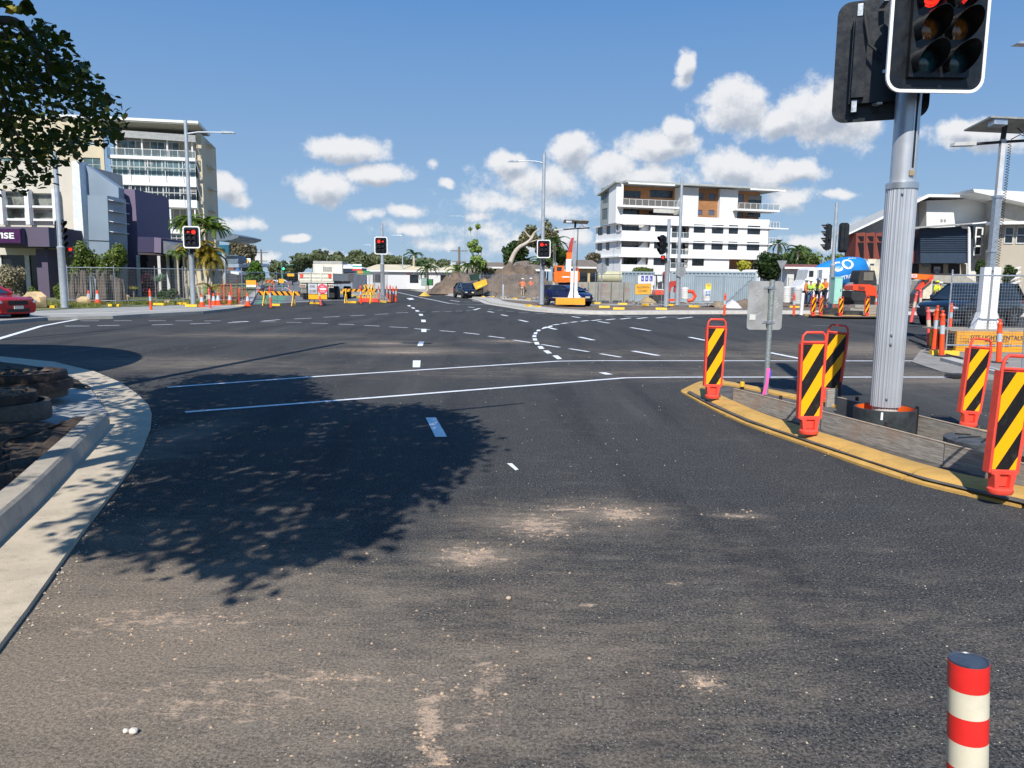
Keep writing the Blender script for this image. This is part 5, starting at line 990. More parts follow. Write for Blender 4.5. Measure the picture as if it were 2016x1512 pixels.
D = 46.; q = AT(1702, 597, D); t = T('orange_mini_excavator', 'compact orange excavator seen from behind, left of the big pole', 'excavator', (q.x, D, .1), 0, None, True)
pg('engine_cover', kred, [(1679,571),(1680,563),(1688,559.5),(1712,560),(1724,564),(1726,572),(1726,582),(1705,582),(1704,573)], -.6, 1.3); pg('grille', dkr, [(1677,573.5),(1704,573.5),(1704,590),(1700,592),(1680,592),(1676,586)], -.55, 1.2)
for k in range(3): pg('vent_slot', dkr, [(1690,563.5+k*2.6),(1703,565+k*2.6),(1703,566.2+k*2.6),(1690,564.7+k*2.6)], -.62, .015)
pg('cab', dkr, [(1693,536),(1695,532),(1722,532.5),(1726,552),(1726,562),(1690,562),(1690,550)], 1.2, 1.2); pb('cab_window', M('cab_glass', (.16, .15, .12), .15), 1700, 1720, 536, 552, 1.16, 1.19); pg('track', rubber, [(1682,593),(1722,593),(1722,601),(1682,601)], -.6, 1.8); pg('arm_support', M('machine_grey', (.25, .24, .22), .6), [(1672,561),(1680,556),(1680,570),(1671,572)], .2, .6)
D = 50.; q = AT(1812, 596, D); t = T('boom_lift_arm', 'orange hire machine arm reaching behind the workers on the right', 'machine', (q.x, D, .1), 0, None, True)
pg('upper_arm', exo, [(1786,538),(1835,541),(1837,548),(1833,552),(1822,551),(1786,546)], 0, .5); pg('lower_arm', kred, [(1831,545),(1838,541),(1838,549),(1817,566),(1811,572),(1807,570),(1815,560)], -.1, .4); pg('hose', dkr, [(1820,552),(1829,549),(1830,552),(1821,560)], -.15, .1)
pg('blue_decal', M('decal_blue', (.03, .10, .40), .5), [(1786,539.8),(1793.5,540.2),(1793.5,545.2),(1786,545)], -.012, .008); a = AT(1794.5, 545.3, D-.02); c = AT(1804, 541, D-.02); B().mat(white).box(a.x-.03, c.x+.05, D-.014, D-.004, a.z-.03, c.z+.03).o('hire_decal', t); text('HIRE', t, 'lettering', (a.x, c.x, a.z, c.z), D-.018, M('decal_red', (.6, .04, .03), .5), bold=.02)
pg('body', hp, [(1820,552),(1836,548),(1835,575),(1830,588),(1816,588)], .2, 1.6); pg('wheel_track', rubber, [(1790,580),(1835,580),(1838,590),(1834,598),(1792,598)], .3, 1.4)
D = 67.; q = AT(948, 586, D); t = T('tipped_site_machine', 'yellow site machine tilted beside the dark sedan, dark green box above it', 'machine', (q.x, D, .1), 0, None, True)
pg('yellow_body', M('machine_yellow', (.72, .42, .03), .5, var=.12, dirt=.2), [(931,558),(957,549),(959.5,560),(937,570.5)], 0, 1.6); pg('light_label', M('lime_label', (.60, .72, .08), .5), [(939,564),(948,561.5),(948.3,564),(939.5,566.5)], -.012, .01); pg('dark_box', M('dark_green_box', (.012, .035, .028), .4), [(923,541),(941,538),(944,551),(927,553)], .5, .8); pg('undercarriage', rubber, [(932,570.8),(950,567),(950,579),(934,580)], .2, 1.2); pg('mast', dkr, [(940,551),(944,550),(945,553),(942,554)], .6, .3)
# ---------------------------------------------------------------- light towers
def tower(ppx, blk_px, D, zt_top, lab, first):
    (x0, x1, yb, yt, dep) = blk_px; a = AT(x0, yb, D); c = AT(x1, yt, D); m = M('tower_base_orange', (.82, .36, .025), .55, var=.08, scale=3, dirt=.12)
    t = T('solar_light_tower', lab, 'light tower', (ppx, D+dep*.5, a.z), 0, 'solar light towers', True); z0, z1 = a.z, c.z; cx = ppx
    B().mat(m).box(a.x, c.x, D, D+dep, z0, z1).o('ballast_block', t); B().mat(M('block_top', (.40, .33, .24), .8, var=.2, dirt=.3)).box(a.x-.16, c.x, D+.02, D+dep+.1, z1+.001, z1+.03).o('block_lid', t)
    for k in (0, 1): B().mat(black).box(a.x-.012, a.x-.002, D+.1+k*dep*.5, D+dep*.38+k*dep*.5, z0+.1, z1-.08).o('fork_pocket', t)
    yc = D+dep*.5; k = 1.
    for s in (-1, 1): 
        xx = cx+s*.12; B().mat(white).box(xx-.088, xx+.088, yc-.09, yc+.09, z1+.03, z1+1.58).o('mast_leg', t)
        B().mat(white).prism([(xx-.11 if s < 0 else xx-.02, z1+.03), (xx+.02 if s < 0 else xx+.11, z1+.03), (xx+.02, z1+.5), (xx-.02, z1+.5)] if 0 else [(xx+s*.09, z1+.03), (xx+s*.22, z1+.03), (xx+s*.09, z1+.45)], yc-.11, yc+.11).o('gusset', t)
    B().mat(galv).box(cx-.075, cx+.075, yc-.075, yc+.075, z1+1.5, z1+3.3).o('lower_mast', t); B().mat(M('mast_white', (.55, .56, .57), .5)).box(cx-.055, cx+.055, yc-.055, yc+.055, z1+3.3, zt_top-.2).o('upper_mast', t)
    bb = B().mat(galv); bb.box(cx-.10, cx+.10, yc-.10, yc+.10, z1+3.28, z1+3.34); bb.o('mast_collar', t); bb = B().mat(galv); bb.box(cx-.10, cx+.10, yc-.10, yc+.10, z1+1.95, z1+2.0); bb.o('mast_collar', t)
    XX = Matrix.Translation((cx+.05, yc, zt_top+.12)) @ Matrix.Rotation(R_(-6), 4, 'X') @ Matrix.Rotation(R_(2), 4, 'Y')
    B(XX).mat(M('panel_underside', (.30, .30, .28), .6, var=.3, scale=4)).box(-.72, .72, -.55, .55, 0, .04).o('solar_panel', t); B(XX).mat(alu).box(-.60, -.28, -.50, -.25, -.13, -.001).o('battery_box', t)
    B(XX).mat(M('pv_cells', (.01, .012, .04), .15)).box(-.69, .69, -.52, .52, .041, .046).o('pv_cells', t)
    B().mat(dkr).tube([(cx, yc, zt_top-.2), (cx+.02, yc, zt_top+.12)], .06, 10).o('panel_bracket', t, smooth=40)
    B().mat(dkr).tube([(cx-.7, yc, zt_top-.32), (cx, yc, zt_top-.26), (cx+.6, yc, zt_top-.22)], .035, 8).o('light_arm', t, smooth=40)
    B().mat(M('lamp_housing', (.5, .5, .48), .4)).prism([(cx-1.25, zt_top-.38), (cx-.70, zt_top-.36), (cx-.70, zt_top-.26), (cx-1.22, zt_top-.30)], yc-.11, yc+.11).o('lamp_head', t); B().mat(MATS['lamp_housing']).box(cx+.60, cx+.86, yc-.1, yc+.1, zt_top-.25, zt_top-.17).o('lamp_head', t)
    B().mat(dkr).tube([(cx+.2, yc, zt_top-.2), (cx+.35, yc-.1, zt_top-.1), (cx+.55, yc-.1, zt_top-.16), (cx+.3, yc-.05, zt_top+.06)], .012, 6).o('cable', t, smooth=60)
    n = 46 if first else 40; pts = []; zl = zt_top-.3; zs = z1+1.6
    for i in range(n*8+1): a_ = i/8*2*math.pi; f = i/(n*8); pts.append((cx+.17-.02*f+.035*math.cos(a_), yc-.02+.035*math.sin(a_), zl+(zs-zl)*f))
    B().mat(black).tube(pts, .008 if first else .012, 4).o('coiled_cable', t, smooth=60); return t, a, c
q = AT(1948, 545, 19.6); tt = AT(1950, 258, 19.6)
t, a, c = tower(q.x, (1881, 2090, 695, 654.5, 1.25), 18.95, tt.z, 'solar light tower on an orange ballast block at the right edge', True)
txt = M('dark_sign_ink', (.05, .035, .03), .6)
def tw(s_, x0, x1, y0, y1, bo=.0): p0 = AT(x0, y1, 18.95); p1 = AT(x1, y0, 18.95); text(s_, t, 'lettering', (p0.x, p1.x, p0.z, p1.z), 18.945, txt, bold=bo)
tw('SITE LIGHT RENTALS', 1910, 2014, 661, 669, .02); tw('MELBOURNE   ADELAIDE', 1939, 1986, 670.5, 673, .01); tw('1300 483 584', 1943, 1991, 677, 683.5, .02)
bb = B().mat(txt)
for i in range(6):
    for j in range(i+1 if 0 else 7-abs(0)):
        r = .006+.006*(i/5); p0 = AT(1890+i*3.2, 663+j*3.0, 18.95)
        if abs(j-3) <= 3.5-i*.5: bb.lathe([(r, -.004), (r, 0)], c=(p0.x, 18.945, p0.z), n=6, axis='y')
tag(bb.o('dotted_logo', t), kind='stuff')
q = AT(1128, 560, 46.3); tt = AT(1133, 431, 46.3); tower(q.x+.0, (1094, 1152, 599.5, 587.5, .9), 45.2, tt.z-.35, 'solar light tower on a yellow orange block in front of the blue hatchback', False)
# ---------------------------------------------------------------- containers, barriers, tanks, clutter
cont = M('container_grey_blue', (.30, .37, .41), .55, var=.08, scale=.8, dirt=.12)
def container(pts, D0, D1, yt, yb, lab, m=cont, pit=.28):
    a = AT(pts[0], yt, D0); c = AT(pts[1], yt, D1); d = Vector((c.x-a.x, D1-D0, 0)); L_ = d.length; an = math.atan2(d.y, d.x); z0 = .13; h = a.z-z0
    t = T('shipping_container', lab, 'shipping container', (a.x, D0, z0), an, 'shipping containers on the lot'); bb = B().mat(m); n = int(L_/pit); vs = []; x = 0; pr = []
    for i in range(n): x = i*L_/n; q = L_/n; pr += [(x, 0), (x+q*.35, 0), (x+q*.5, .06), (x+q*.85, .06)]
    pr.append((L_, 0)); k = len(pr); vs = [(u, y, .12) for u, y in pr]+[(u, y, h-.12) for u, y in pr]; bb.add(vs, [(i, i+1, k+i+1, k+i) for i in range(k-1)]); bb.box(0.005, L_-.005, .08, 2.4, .02, h-.01); bb.o('corrugated_wall', t)
    B().mat(m).box(-.03, L_+.03, -.03, 2.42, 0, .12).o('bottom_rail', t); B().mat(m).box(-.03, L_+.03, -.03, 2.42, h-.12, h).o('top_rail', t); 
    for x in (-.02, L_-.1): B().mat(m).box(x, x+.14, -.05, .08, .121, h-.121).o('corner_post', t)
    return t
container((1322, 1489), 57, 56, 533.5, 588, 'long grey blue shipping container in front of the white apartment block'); container((1214, 1289), 60, 60, 534, 580, 'grey shipping container behind the blue and white hire sign')
p = AT(1256, 560, 55.5); t = T('hire_sign_board', 'white board with blue letter tiles standing before the grey container', 'sign board', (p.x, 55.5, .13), 0, None, True); D = 55.5
a = AT(1256, 567, D); c = AT(1289, 541.5, D); B().mat(white).box(a.x, c.x, D, D+.06, a.z-.4, c.z).o('board', t)
for i, ch in enumerate('HAL'):
    x0 = AT(1262+i*8.4, 553, D).x; x1 = AT(1268+i*8.4, 543, D).x; z0, z1 = AT(1262, 553.3, D).z, AT(1262, 543, D).z; bm = M('blue_tile', (.03, .06, .40), .5); o = B().mat(bm).box(x0, x1, D-.02, D-.004, z0, z1).o('letter_tile', t); text(ch, o, 'lettering', (x0+.05, x1-.05, z0+.06, z0+.27), D-.024, white, bold=.02)
cbm = M('concrete_barrier_grey', (.30, .29, .25), .9, var=.18, scale=1.5, dirt=.3, bump=.3, bs=20); redt = M('faded_red_paint', (.42, .12, .08), .8)
for k, (x0, x1) in enumerate([(1138,1157.5),(1158,1177),(1177.6,1203),(1203.6,1228),(1228.6,1241)]):
    D = 53+k*.5; a = AT(x0, 584, D); c = AT(x1, 555.5, D); t = T('concrete_barrier', ['concrete block with faded red words, leftmost beside the light tower','second concrete block from the left in the row, no letters','third concrete block in the row with faded red words, behind the round sign post','fourth concrete block in the row, plain and pitted','rightmost concrete block in the row with small red letters'][k], 'concrete block', (a.x, D, .13), 0, 'row of concrete blocks on the lot', True)
    B().mat(cbm).box(a.x, c.x, D, D+.7, .13, c.z).o('block', t); B().mat(dkr).box(a.x+.1, c.x-.1, D-.02, D-.003, .13, .3).o('fork_slot', t); w = c.x-a.x
    if k in (0, 2): text('KEEP', t, 'lettering', (a.x+w*.3, c.x-w*.35, c.z-.34, c.z-.15), D-.006, redt); text('OUT', t, 'lettering', (a.x+w*.32, c.x-w*.4, c.z-.6, c.z-.42), D-.006, redt); text('SITE 13', t, 'lettering', (a.x+w*.1, c.x-w*.1, c.z-.86, c.z-.7), D-.006, redt)
    if k == 4: text('SITE', t, 'lettering', (a.x+w*.15, c.x-w*.1, c.z-.7, c.z-.45), D-.006, redt)
def tank(px, y0, y1, w, D, lab, m=None, ribs=5, txt_=None, name='water_tank', cat='tank'):
    a = AT(px, y1, D); c = AT(px, y0, D); r = w*D/FPX/2; h = c.z-a.z; t = T(name, lab, cat, (a.x, D, a.z)); m = m or M('white_tank', (.66, .65, .62), .5, dirt=.15); pr = [(r*.9, 0), (r, .05)]
    for k in range(ribs): z = .1+k*(h-.2)/ribs; pr += [(r, z), (r*.97, z+.03), (r*.97, z+.06), (r, z+.09)]
    B().mat(m).lathe(pr+[(r, h-.06), (r*.9, h), (.001, h+.02)], n=28).o('body', t, smooth=40)
    if txt_:
        for k, s_ in enumerate(txt_): text(s_, t, 'lettering', (-r*.55, r*.5, h*(.72-k*.25), h*(.9-k*.25)), -r*1.02, M('blue_ink', (.05, .2, .5), .6), bold=.02)
    return t
tank(1348, 566, 589, 15, 50, 'white ribbed water tank before the grey container'); tank(1391, 570, 593, 15.5, 48, 'white drum with blue scribbled letters beside the yellow notice', txt_=['BOO', 'BM'], ribs=1)
tank(1548.5, 564, 596, 15, 50, 'white ribbed tank right of the sign back, left of two', ribs=6); tank(1569, 567, 599, 17, 49, 'grey white ribbed tank partly behind the bollard, right of two', M('grey_tank', (.48, .48, .47), .5), 6)
p = AT(1394, 571, 49); t = T('yellow_notice', 'yellow notice board on the white drum before the grey container', 'notice', (p.x, 49, .13), 0, None, True); a = AT(1389, 570.5, 49); c = AT(1400.5, 558.5, 49); B().mat(M('notice_yellow', (.78, .62, .06), .5)).box(a.x, c.x, 49, 49.03, a.z, c.z).o('notice_board', t); text('TIPS', t, 'lettering', (a.x+.05, c.x-.05, a.z+.22, a.z+.34), 48.995, redt, bold=.02); B().mat(galv).tube([((a.x+c.x)/2, 49.05, .13), ((a.x+c.x)/2, 49.05, c.z)], .02, 6).o('post', t)
q = AT(1362, 583, 49); t = T('orange_pipe_elbow', 'curved orange plastic pipe beside the white ribbed water tank', 'pipe', tuple(q)); B().mat(kred).tube([(-.25, 0, -.3), (.05, 0, -.25), (.22, 0, 0), (.05, 0, .28), (-.25, 0, .3)], .11, 10).o('pipe', t, smooth=50)
rngc = random.Random(7)
def heap(px, py, wpx, hpx, D, m, lab, name='dirt_heap', cat='dirt heap', seed=1, pk=None, dep=None, zb=.1, sm=True):
    rg = random.Random(seed); a = AT(px, py, D); w = wpx*D/FPX; h = hpx*D/FPX; dep = dep or w*.5; n = 40; m_ = 24; vs = []; fs = []
    pk = pk or [(0, 1)]
    def H(u, v):
        S_ = 0.
        for k in pk:
            w_ = k[2] if len(k) > 2 else .9; q_ = math.hypot((u-k[0])/w_, v*.95); e_ = max(0., 1-q_)
            S_ = max(S_, k[1]*(e_*(1.25-.25*e_) if q_ > .12 else (1-.12)*(1.25-.25*.88)))
        return S_*max(0., min(1., (1-abs(v))*6))*(1+.07*math.sin(u*23+v*9)+.05*math.sin(u*51-v*31))
    for i in range(n+1):
        for j in range(m_+1):
            u = -1+2*i/n; v = -1+2*j/m_; hh = H(u, v); vs.append((a.x+u*w/2+rg.uniform(-.05, .05)*w/12, D+v*dep/2, zb+h*hh*(1+rg.uniform(-.06, .06))+(rg.uniform(0, .05)*h if hh > 0 else 0)))
    for i in range(n):
        for j in range(m_): q = i*(m_+1)+j; fs.append((q, q+m_+1, q+m_+2, q+1))
    o = B().mat(m).add(vs, fs).o(name, None, None, sm); return tag(o, lab, cat)
dm = M('mound_dirt', (.155, .112, .078), .95, var=.4, scale=.9, bump=1., bs=4.5)
heap(908, 574, 130, 52, 86, dm, 'lower long dirt pile behind the sedan and worker, left of the mound', seed=2, pk=[(-.1, .80, .95), (.25, .78, .8), (.75, .60, .6)], dep=10); heap(1016, 583, 165, 66, 74, dm, 'large brown dirt mound in front of the tiled roof house', seed=3, pk=[(-.1, .98, .95), (.12, .92, .85), (.3, .86, .75)], dep=12)
rg = random.Random(3); bb = B().mat(M('rubble_mix', (.28, .25, .21), .9, var=.5, scale=2, bump=.6, bs=12))
for k in range(420):
    px = rg.choice([rg.uniform(960, 1060), rg.uniform(1240, 1300), rg.uniform(1330, 1540), rg.uniform(1600, 1800)]); p = G(px, rg.uniform(580, 589 if px < 1070 else 600), .13); s_ = rg.uniform(.04, .18)
    bb.blob((p.x, p.y, .13+s_*.3), (s_*rg.uniform(.7, 1.6), s_, s_*.5), 6, 4, .3, rg)
tag(bb.o('rubble'), 'scattered rubble and clods over the dirt construction lot', 'rubble', kind='stuff')
for (px, py, w, h, D, m, lab, pk) in [(1466, 594, 75, 16, 49, dm, 'low dirt heap behind the sign back on the lot', None), (1273, 594, 34, 20, 53, M('straw_mat', (.42, .30, .14), .9, var=.2, bump=.5, bs=12), 'tan sandy heap under the footpath closed sign', [(0, .8), (.4, .6)]), (1441, 584, 34, 15, 47.5, M('white_sheet', (.68, .66, .66), .7), 'crumpled white sheet heaped behind the road bollard', [(.1, 1), (-.4, .5)]), (1417, 591, 30, 15, 48, M('timber_scrap', (.26, .20, .14), .9, var=.5, scale=6), 'pile of timber scraps before the grey container', [(-.3, .9), (.4, .7)]), (836, 571, 22, 8, 72, M('yellow_pile', (.70, .44, .08), .7, var=.25, scale=6), 'pile of yellow fence feet near the far kerb', None), (1140, 541, 60, 9, 57, M('weedy_heap', (.14, .17, .05), .9, var=.6, scale=3), 'green weedy heap above the concrete blocks', None)]:
    heap(px, py, w, h, D, m, lab, 'rubble_heap' if 'sheet' not in lab else 'plastic_sheet', 'heap' if 'sheet' not in lab else 'plastic sheet', int(px), pk, dep=2.5, zb=.1 if px != 1140 else .4)
a = AT(1180, 546, 58); t = T('concrete_pipe', 'large pale yellow pipe lying behind the concrete blocks', 'pipe', (a.x, 58, .13), 0, None, True); B().mat(M('pale_yellow_pipe', (.48, .46, .28), .7, dirt=.15)).lathe([(.42,-.0),(.46,0),(.46,1.75),(.42,1.75)], c=(AT(1177,546,58).x, 58, AT(1180,546,58).z), n=28, axis='x').o('pipe', t, smooth=40); B().mat(conc).box(a.x, a.x+.3, 57.8, 58.6, .13, AT(1180,546,58).z-.45).o('support_block', t); B().mat(conc).box(a.x+1.2, a.x+1.5, 57.8, 58.6, .13, AT(1180,546,58).z-.45).o('support_block', t)
# green cabinet, bin boxes, plinths
def pbox(nm, lab, cat, px0, px1, y0, y1, D, dep, m, extra=None, rz=0):
    a = AT(px0, y1, D); c = AT(px1, y0, D); w = c.x-a.x; h = c.z-a.z; t = T(nm, lab, cat, ((a.x+c.x)/2, D, a.z), rz); B().mat(m).box(-w/2, w/2, 0, dep, 0, h-.05).o('body', t); B().mat(m).box(-w/2-.03, w/2+.03, -.03, dep+.03, h-.049, h).o('lid', t)
    B().mat(m).box(-w*.42, w*.42, -.02, -.003, h*.08, h*.9).o('door', t); B().mat(black).box(w*.28, w*.34, -.05, -.021, h*.45, h*.55).o('door_handle', t); return t
pbox('signal_cabinet', 'pale green signal cabinet beside the far right signal pole', 'cabinet', 1641, 1659.5, 545, 598, 45.5, .6, M('mint_green', (.34, .62, .52), .5, var=.04))
pbox('transformer_box', 'dark green electrical box near the far kerb', 'cabinet', 840, 851, 549.5, 562, 95, 1.2, M('dark_green_box2', (.03, .17, .05), .5)); pbox('utility_box', 'grey green box left of the dark green electrical box', 'cabinet', 829, 840, 547.5, 562.5, 94, 1.2, M('grey_green_box', (.26, .36, .32), .5)); pbox('utility_box', 'small green plastic pillar before the left palm', 'cabinet', 400.5, 408, 563, 580, 50, .3, M('green_pillar', (.12, .28, .11), .6))
# orange mesh, small signs on the side road
t = T('safety_mesh', 'orange red plastic safety mesh bundled behind the traffic cones', 'safety mesh', tuple(G(455, 597, .12)), 0, None, True); bm_ = M('mesh_orange', (.80, .13, .07), .6); rg = random.Random(11); bb = B().mat(bm_)
a = G(434, 600, .12); c = G(482, 599, .12); n = 26; H_ = [.95+.18*math.sin(k*.25)+.1*math.sin(k*.9) for k in range(n+1)]; Q = [a.lerp(c, k/n)+Vector((0, .25*math.sin(k*.8)+rg.uniform(-.05, .05), 0)) for k in range(n+1)]
for k in range(n+1): bb.bar(Q[k], Q[k]+Vector((rg.uniform(-.04, .04), 0, H_[k])), .012)
for j in range(11):
    for k in range(n): bb.bar(Q[k]+Vector((0, 0, H_[k]*j/10)), Q[k+1]+Vector((0, 0, H_[k+1]*j/10)), .018)
bb.o('mesh', t)
for px in (441, 468): p = G(px, 599, .12); o = B().mat(yel if px < 450 else M('rust_stake', (.15, .08, .05), .8)).tube([p, p+Vector((.05, 0, 1.4))], .03, 6).o('stake', t)
def smallsign(px0, px1, y0, y1, base, D, lab, cols, name='small_road_sign'):
    a = AT(px0, y1, D); c = AT(px1, y0, D); t = T(name, lab, 'road sign', ((a.x+c.x)/2, D, 0), 0, None, True); h = c.z-a.z; z = a.z
    for f, m in cols: B().mat(m).box(a.x, c.x, D, D+.03, z, z+h*f-.005).o('sign_panel', t); z += h*f
    for x in (a.x+.1, c.x-.1): B().mat(dkr).tube([(x, D+.05, 0), (x, D+.05, a.z+.05)], .02, 6).o('leg', t)
    return t
smallsign(484.5, 504, 551.5, 565, 570, 62, 'orange over white sign panel at the kerb of the side road', [(.32, white), (.68, sigora)]); smallsign(549, 559, 549, 557, 560, 85, 'orange arrow sign in the side road beyond the barrier', [(1., sigora)]); smallsign(523, 538, 551, 556.5, 560, 88, 'small orange and black chevron board far in the side road', [(1., STRIPE('chev', '#d96a1a', '#221512', .5, 1., 0, .3))]); smallsign(566, 579, 538, 544, 556, 110, 'far orange sign above the cars left of the truck', [(1., sigora)])
a = AT(1592, 560, 1); p = G(1577, 622, 0); t = T('leaning_white_post', 'white plastic conduit leaning beside the four workers', 'conduit', tuple(p)); q = AT(1582.5, 577, p.y-.0)-p; B().mat(M('conduit_white', (.72, .71, .70), .5, dirt=.15)).tube([(0, 0, .04), (q.x, .1, q.z)], .09, 14).o('conduit', t, smooth=50)
# ---------------------------------------------------------------- the far little island with its small panels
b = B().mat(ykerb); sweep(b, smoothpath([G(*p) for p in [(1584,622),(1600,623.5),(1640,625.5),(1700,626),(1760,626)]], 3), [(0,0),(.03,.1),(.3,.12),(.6,.12)]); S('far_island_kerb', b)
b = B().mat(dirt); flat([(1590,620.5),(1640,624),(1760,624.5),(1760,614),(1640,613),(1600,615)], .1, None, b); S('far_island', b)
def small(px, top, base, rz, lab, z=.1): 
    p = G(px, base, z); h = AT(px, top, p.y).z-z; place(PR, 'panel', make_panel, tuple(p), rz, lab, (h/1.02,)*3)
for a_ in [(1600.5,580,622,.35,'striped marker panel, leftmost on the far island by the four workers'),(1616,582,622,.7,'narrow striped marker panel, second on the far island'),(1643,582,608,.9,'striped marker panel hidden behind the far signal pole'),(1654.5,583,622.5,.3,'striped marker panel right of the far signal pole'),(1672,578,604,.5,'striped marker panel behind the far island, before the small excavator'),(1706,583,622.5,.3,'striped marker panel right end of the far island by the stacked black ring'),(1783,577,622,.3,'striped marker panel just right of the big pole, behind it'),(1635,584,606,.4,'striped marker panel behind the far black ring')]: small(*a_)
for (px, y0, y1, r, lab) in [(1634,608,620,.52,'black ring around the far signal pole foot'),(1673,612,620,.62,'low black ring right of the far signal pole')]:
    p = G(px, y1, .1); h = AT(px, y0, p.y).z-.1; t = T('plastic_ring', lab, 'footing ring', tuple(p), 0, 'black rings on the far island'); B().mat(MATS['scuffed_black_pipe']).lathe([(r, 0), (r, h), (r*.93, h), (r*.93, .05)], n=28, cap=False).o('pipe_ring', t, smooth=40); B().mat(black).box(r-.02, r+.03, -.05, .05, .01, h).o('clip', t)
for k in range(3): p = G(1702, 618, .1); t = T('timber_stack', ['bottom timber slab of the stack on the far island','middle timber slab of the stack on the far island','top timber slab of the stack on the far island'][k], 'timber', (p.x+rngc.uniform(-.1,.1), p.y, .1+k*.16), .05*k); B().mat(wood).box(-.95+.1*k, .8-.05*k, -.3, .3, 0, .15).o('slab', t)
# ================================================================ people
def skinmesh(name, verts, edges, radii, mat, parent, sub=1):
    me = bpy.data.meshes.new(name); me.from_pydata(verts, edges, []); o = bpy.data.objects.new(name, me); COL.objects.link(o); sm = o.modifiers.new('s', 'SKIN'); o.modifiers.new('u', 'SUBSURF').levels = sub
    for i, r in enumerate(radii): me.skin_vertices[0].data[i].radius = r if isinstance(r, tuple) else (r, r)
    me.skin_vertices[0].data[0].use_root = True
    bpy.context.view_layer.update(); m2 = bpy.data.meshes.new_from_object(o.evaluated_get(bpy.context.evaluated_depsgraph_get())); bpy.data.objects.remove(o); bpy.data.meshes.remove(me)
    m2.materials.clear(); m2.materials.append(mat); m2.polygons.foreach_set('use_smooth', [True]*len(m2.polygons)); o = bpy.data.objects.new(name, m2); COL.objects.link(o); o.parent = parent; return o
skin_ = M('skin', (.42, .23, .15), .6, var=.08); hior = M('hi_vis_orange', (.92, .19, .03), .8, var=.1, scale=6); hiye = M('hi_vis_yellow', (.68, .78, .04), .8, var=.1, scale=6); higr = M('hi_vis_lime', (.38, .85, .10), .8, var=.1, scale=6); navyc = M('navy_workwear', (.02, .025, .05), .85); jean = M('blue_jeans', (.08, .14, .26), .85); khaki = M('khaki_trousers', (.40, .33, .22), .85); greyt = M('grey_trousers', (.20, .20, .19), .85); boot = M('boots', (.06, .04, .03), .7); hat_w = M('white_hard_hat', (.8, .8, .78), .35)
def person(px, base, top, rz, label, shirt, legs, hat='hard', arms=('down', 'down'), lean=0., z=.13, wide=.09, pants2=None, step=0.):
    p = G(px, base, z); h = AT(px, top, p.y).z-z; k = h/1.78/math.cos(lean*.6); t = T('person', label, 'person', tuple(p), rz); t.scale = (k, k, k); sl, cl = math.sin(lean), math.cos(lean)
    def tr(x, y, zz): return (x, y-(zz-.95)*sl, .95+(zz-.95)*cl) if zz > .95 else (x, y, zz)
    pel, che, nek, hed = (0, 0, .95), (0, 0, 1.32), (0, 0, 1.50), (0, -.01, 1.66)
    V = [tr(*pel), tr(0, 0, 1.12), tr(*che), tr(*nek), tr(0, -.015, 1.60), tr(0, -.02, 1.69), tr(0, -.01, 1.75)]; E = [(0,1),(1,2),(2,3),(3,4),(4,5),(5,6)]; Rr = [(.15,.11),(.14,.10),(.165,.11),(.06,.06),(.075,.085),(.08,.095),(.06,.075)]
    LV = [tr(*pel)]; LE = []; LR = [(.155,.12)]; SV = [tr(0,0,.98), tr(0,0,1.12), tr(*che), tr(0,0,1.46)]; SE = [(0,1),(1,2),(2,3)]; SR = [(.165,.13),(.155,.12),(.185,.13),(.10,.08)]; hands = []
    for s, am in ((-1, arms[0]), (1, arms[1])):
        hip = (s*.09, 0, .90); kn = (s*(wide+.01), -.03+s*step*.4, .50); an = (s*(wide+.02), .03+s*step, .09); toe = (an[0]+s*.02, an[1]-.13, .04)
        i = len(V); V += [hip, kn, an, toe]; E += [(0,i),(i,i+1),(i+1,i+2),(i+2,i+3)]; Rr += [(.085,.09),(.058,.06),(.042,.045),(.035,.03)]
        j = len(LV); LV += [hip, kn, (an[0], an[1], an[2]+.03)]; LE += [(0,j),(j,j+1),(j+1,j+2)]; LR += [(.10,.105),(.075,.078),(.068,.07)]
        sh = tr(s*.19, 0, 1.43); el, ha = {'down': ((s*.26, .02, 1.14), (s*.25, -.08, .88)), 'hips': ((s*.40, .08, 1.17), (s*.20, -.06, 1.02)), 'front': ((s*.25, -.05, 1.16), (s*.10, -.30, 1.13)), 'out': ((s*.36, -.1, 1.22), (s*.34, -.30, 1.02))}[am]; el = tr(*el); ha = tr(*ha)
        i = len(V); V += [sh, el, ha]; E += [(2,i),(i,i+1),(i+1,i+2)]; Rr += [.06, .045, .03]; j = len(SV); mid = tuple(sh[q]+(el[q]-sh[q])*.95 for q in range(3)); w2 = tuple(el[q]+(ha[q]-el[q])*.75 for q in range(3)); SV += [sh, mid, w2]; SE += [(2,j),(j,j+1),(j+1,j+2)]; SR += [.078, .063, .048]; d = (Vector(ha)-Vector(el)).normalized(); hands.append((Vector(ha), d, s))
        i = len(V); base_i = i-1
        sd_ = d.cross(Vector((0, 1, 0))).normalized() if abs(d.y) < .9 else Vector((1, 0, 0))
        palm = Vector(ha)+d*.07; V.append(tuple(palm)); E.append((base_i, i)); Rr.append((.036, .022))
        for f, (o_, l_) in enumerate([(-.03, .060), (-.01, .072), (.01, .068), (.03, .052)]):
            a = palm+sd_*o_+d*.02; V += [tuple(a), tuple(a+d*l_*.6+Vector((0, -.01, 0))), tuple(a+d*l_+Vector((0, -.03, 0)))]; q = len(V); E += [(i, q-3), (q-3, q-2), (q-2, q-1)]; Rr += [.010, .009, .008]
        a = Vector(ha)+d*.03-sd_*.04*s; V += [tuple(a), tuple(a+d*.045-sd_*.02*s)]; q = len(V); E += [(base_i, q-2), (q-2, q-1)]; Rr += [.011, .009]
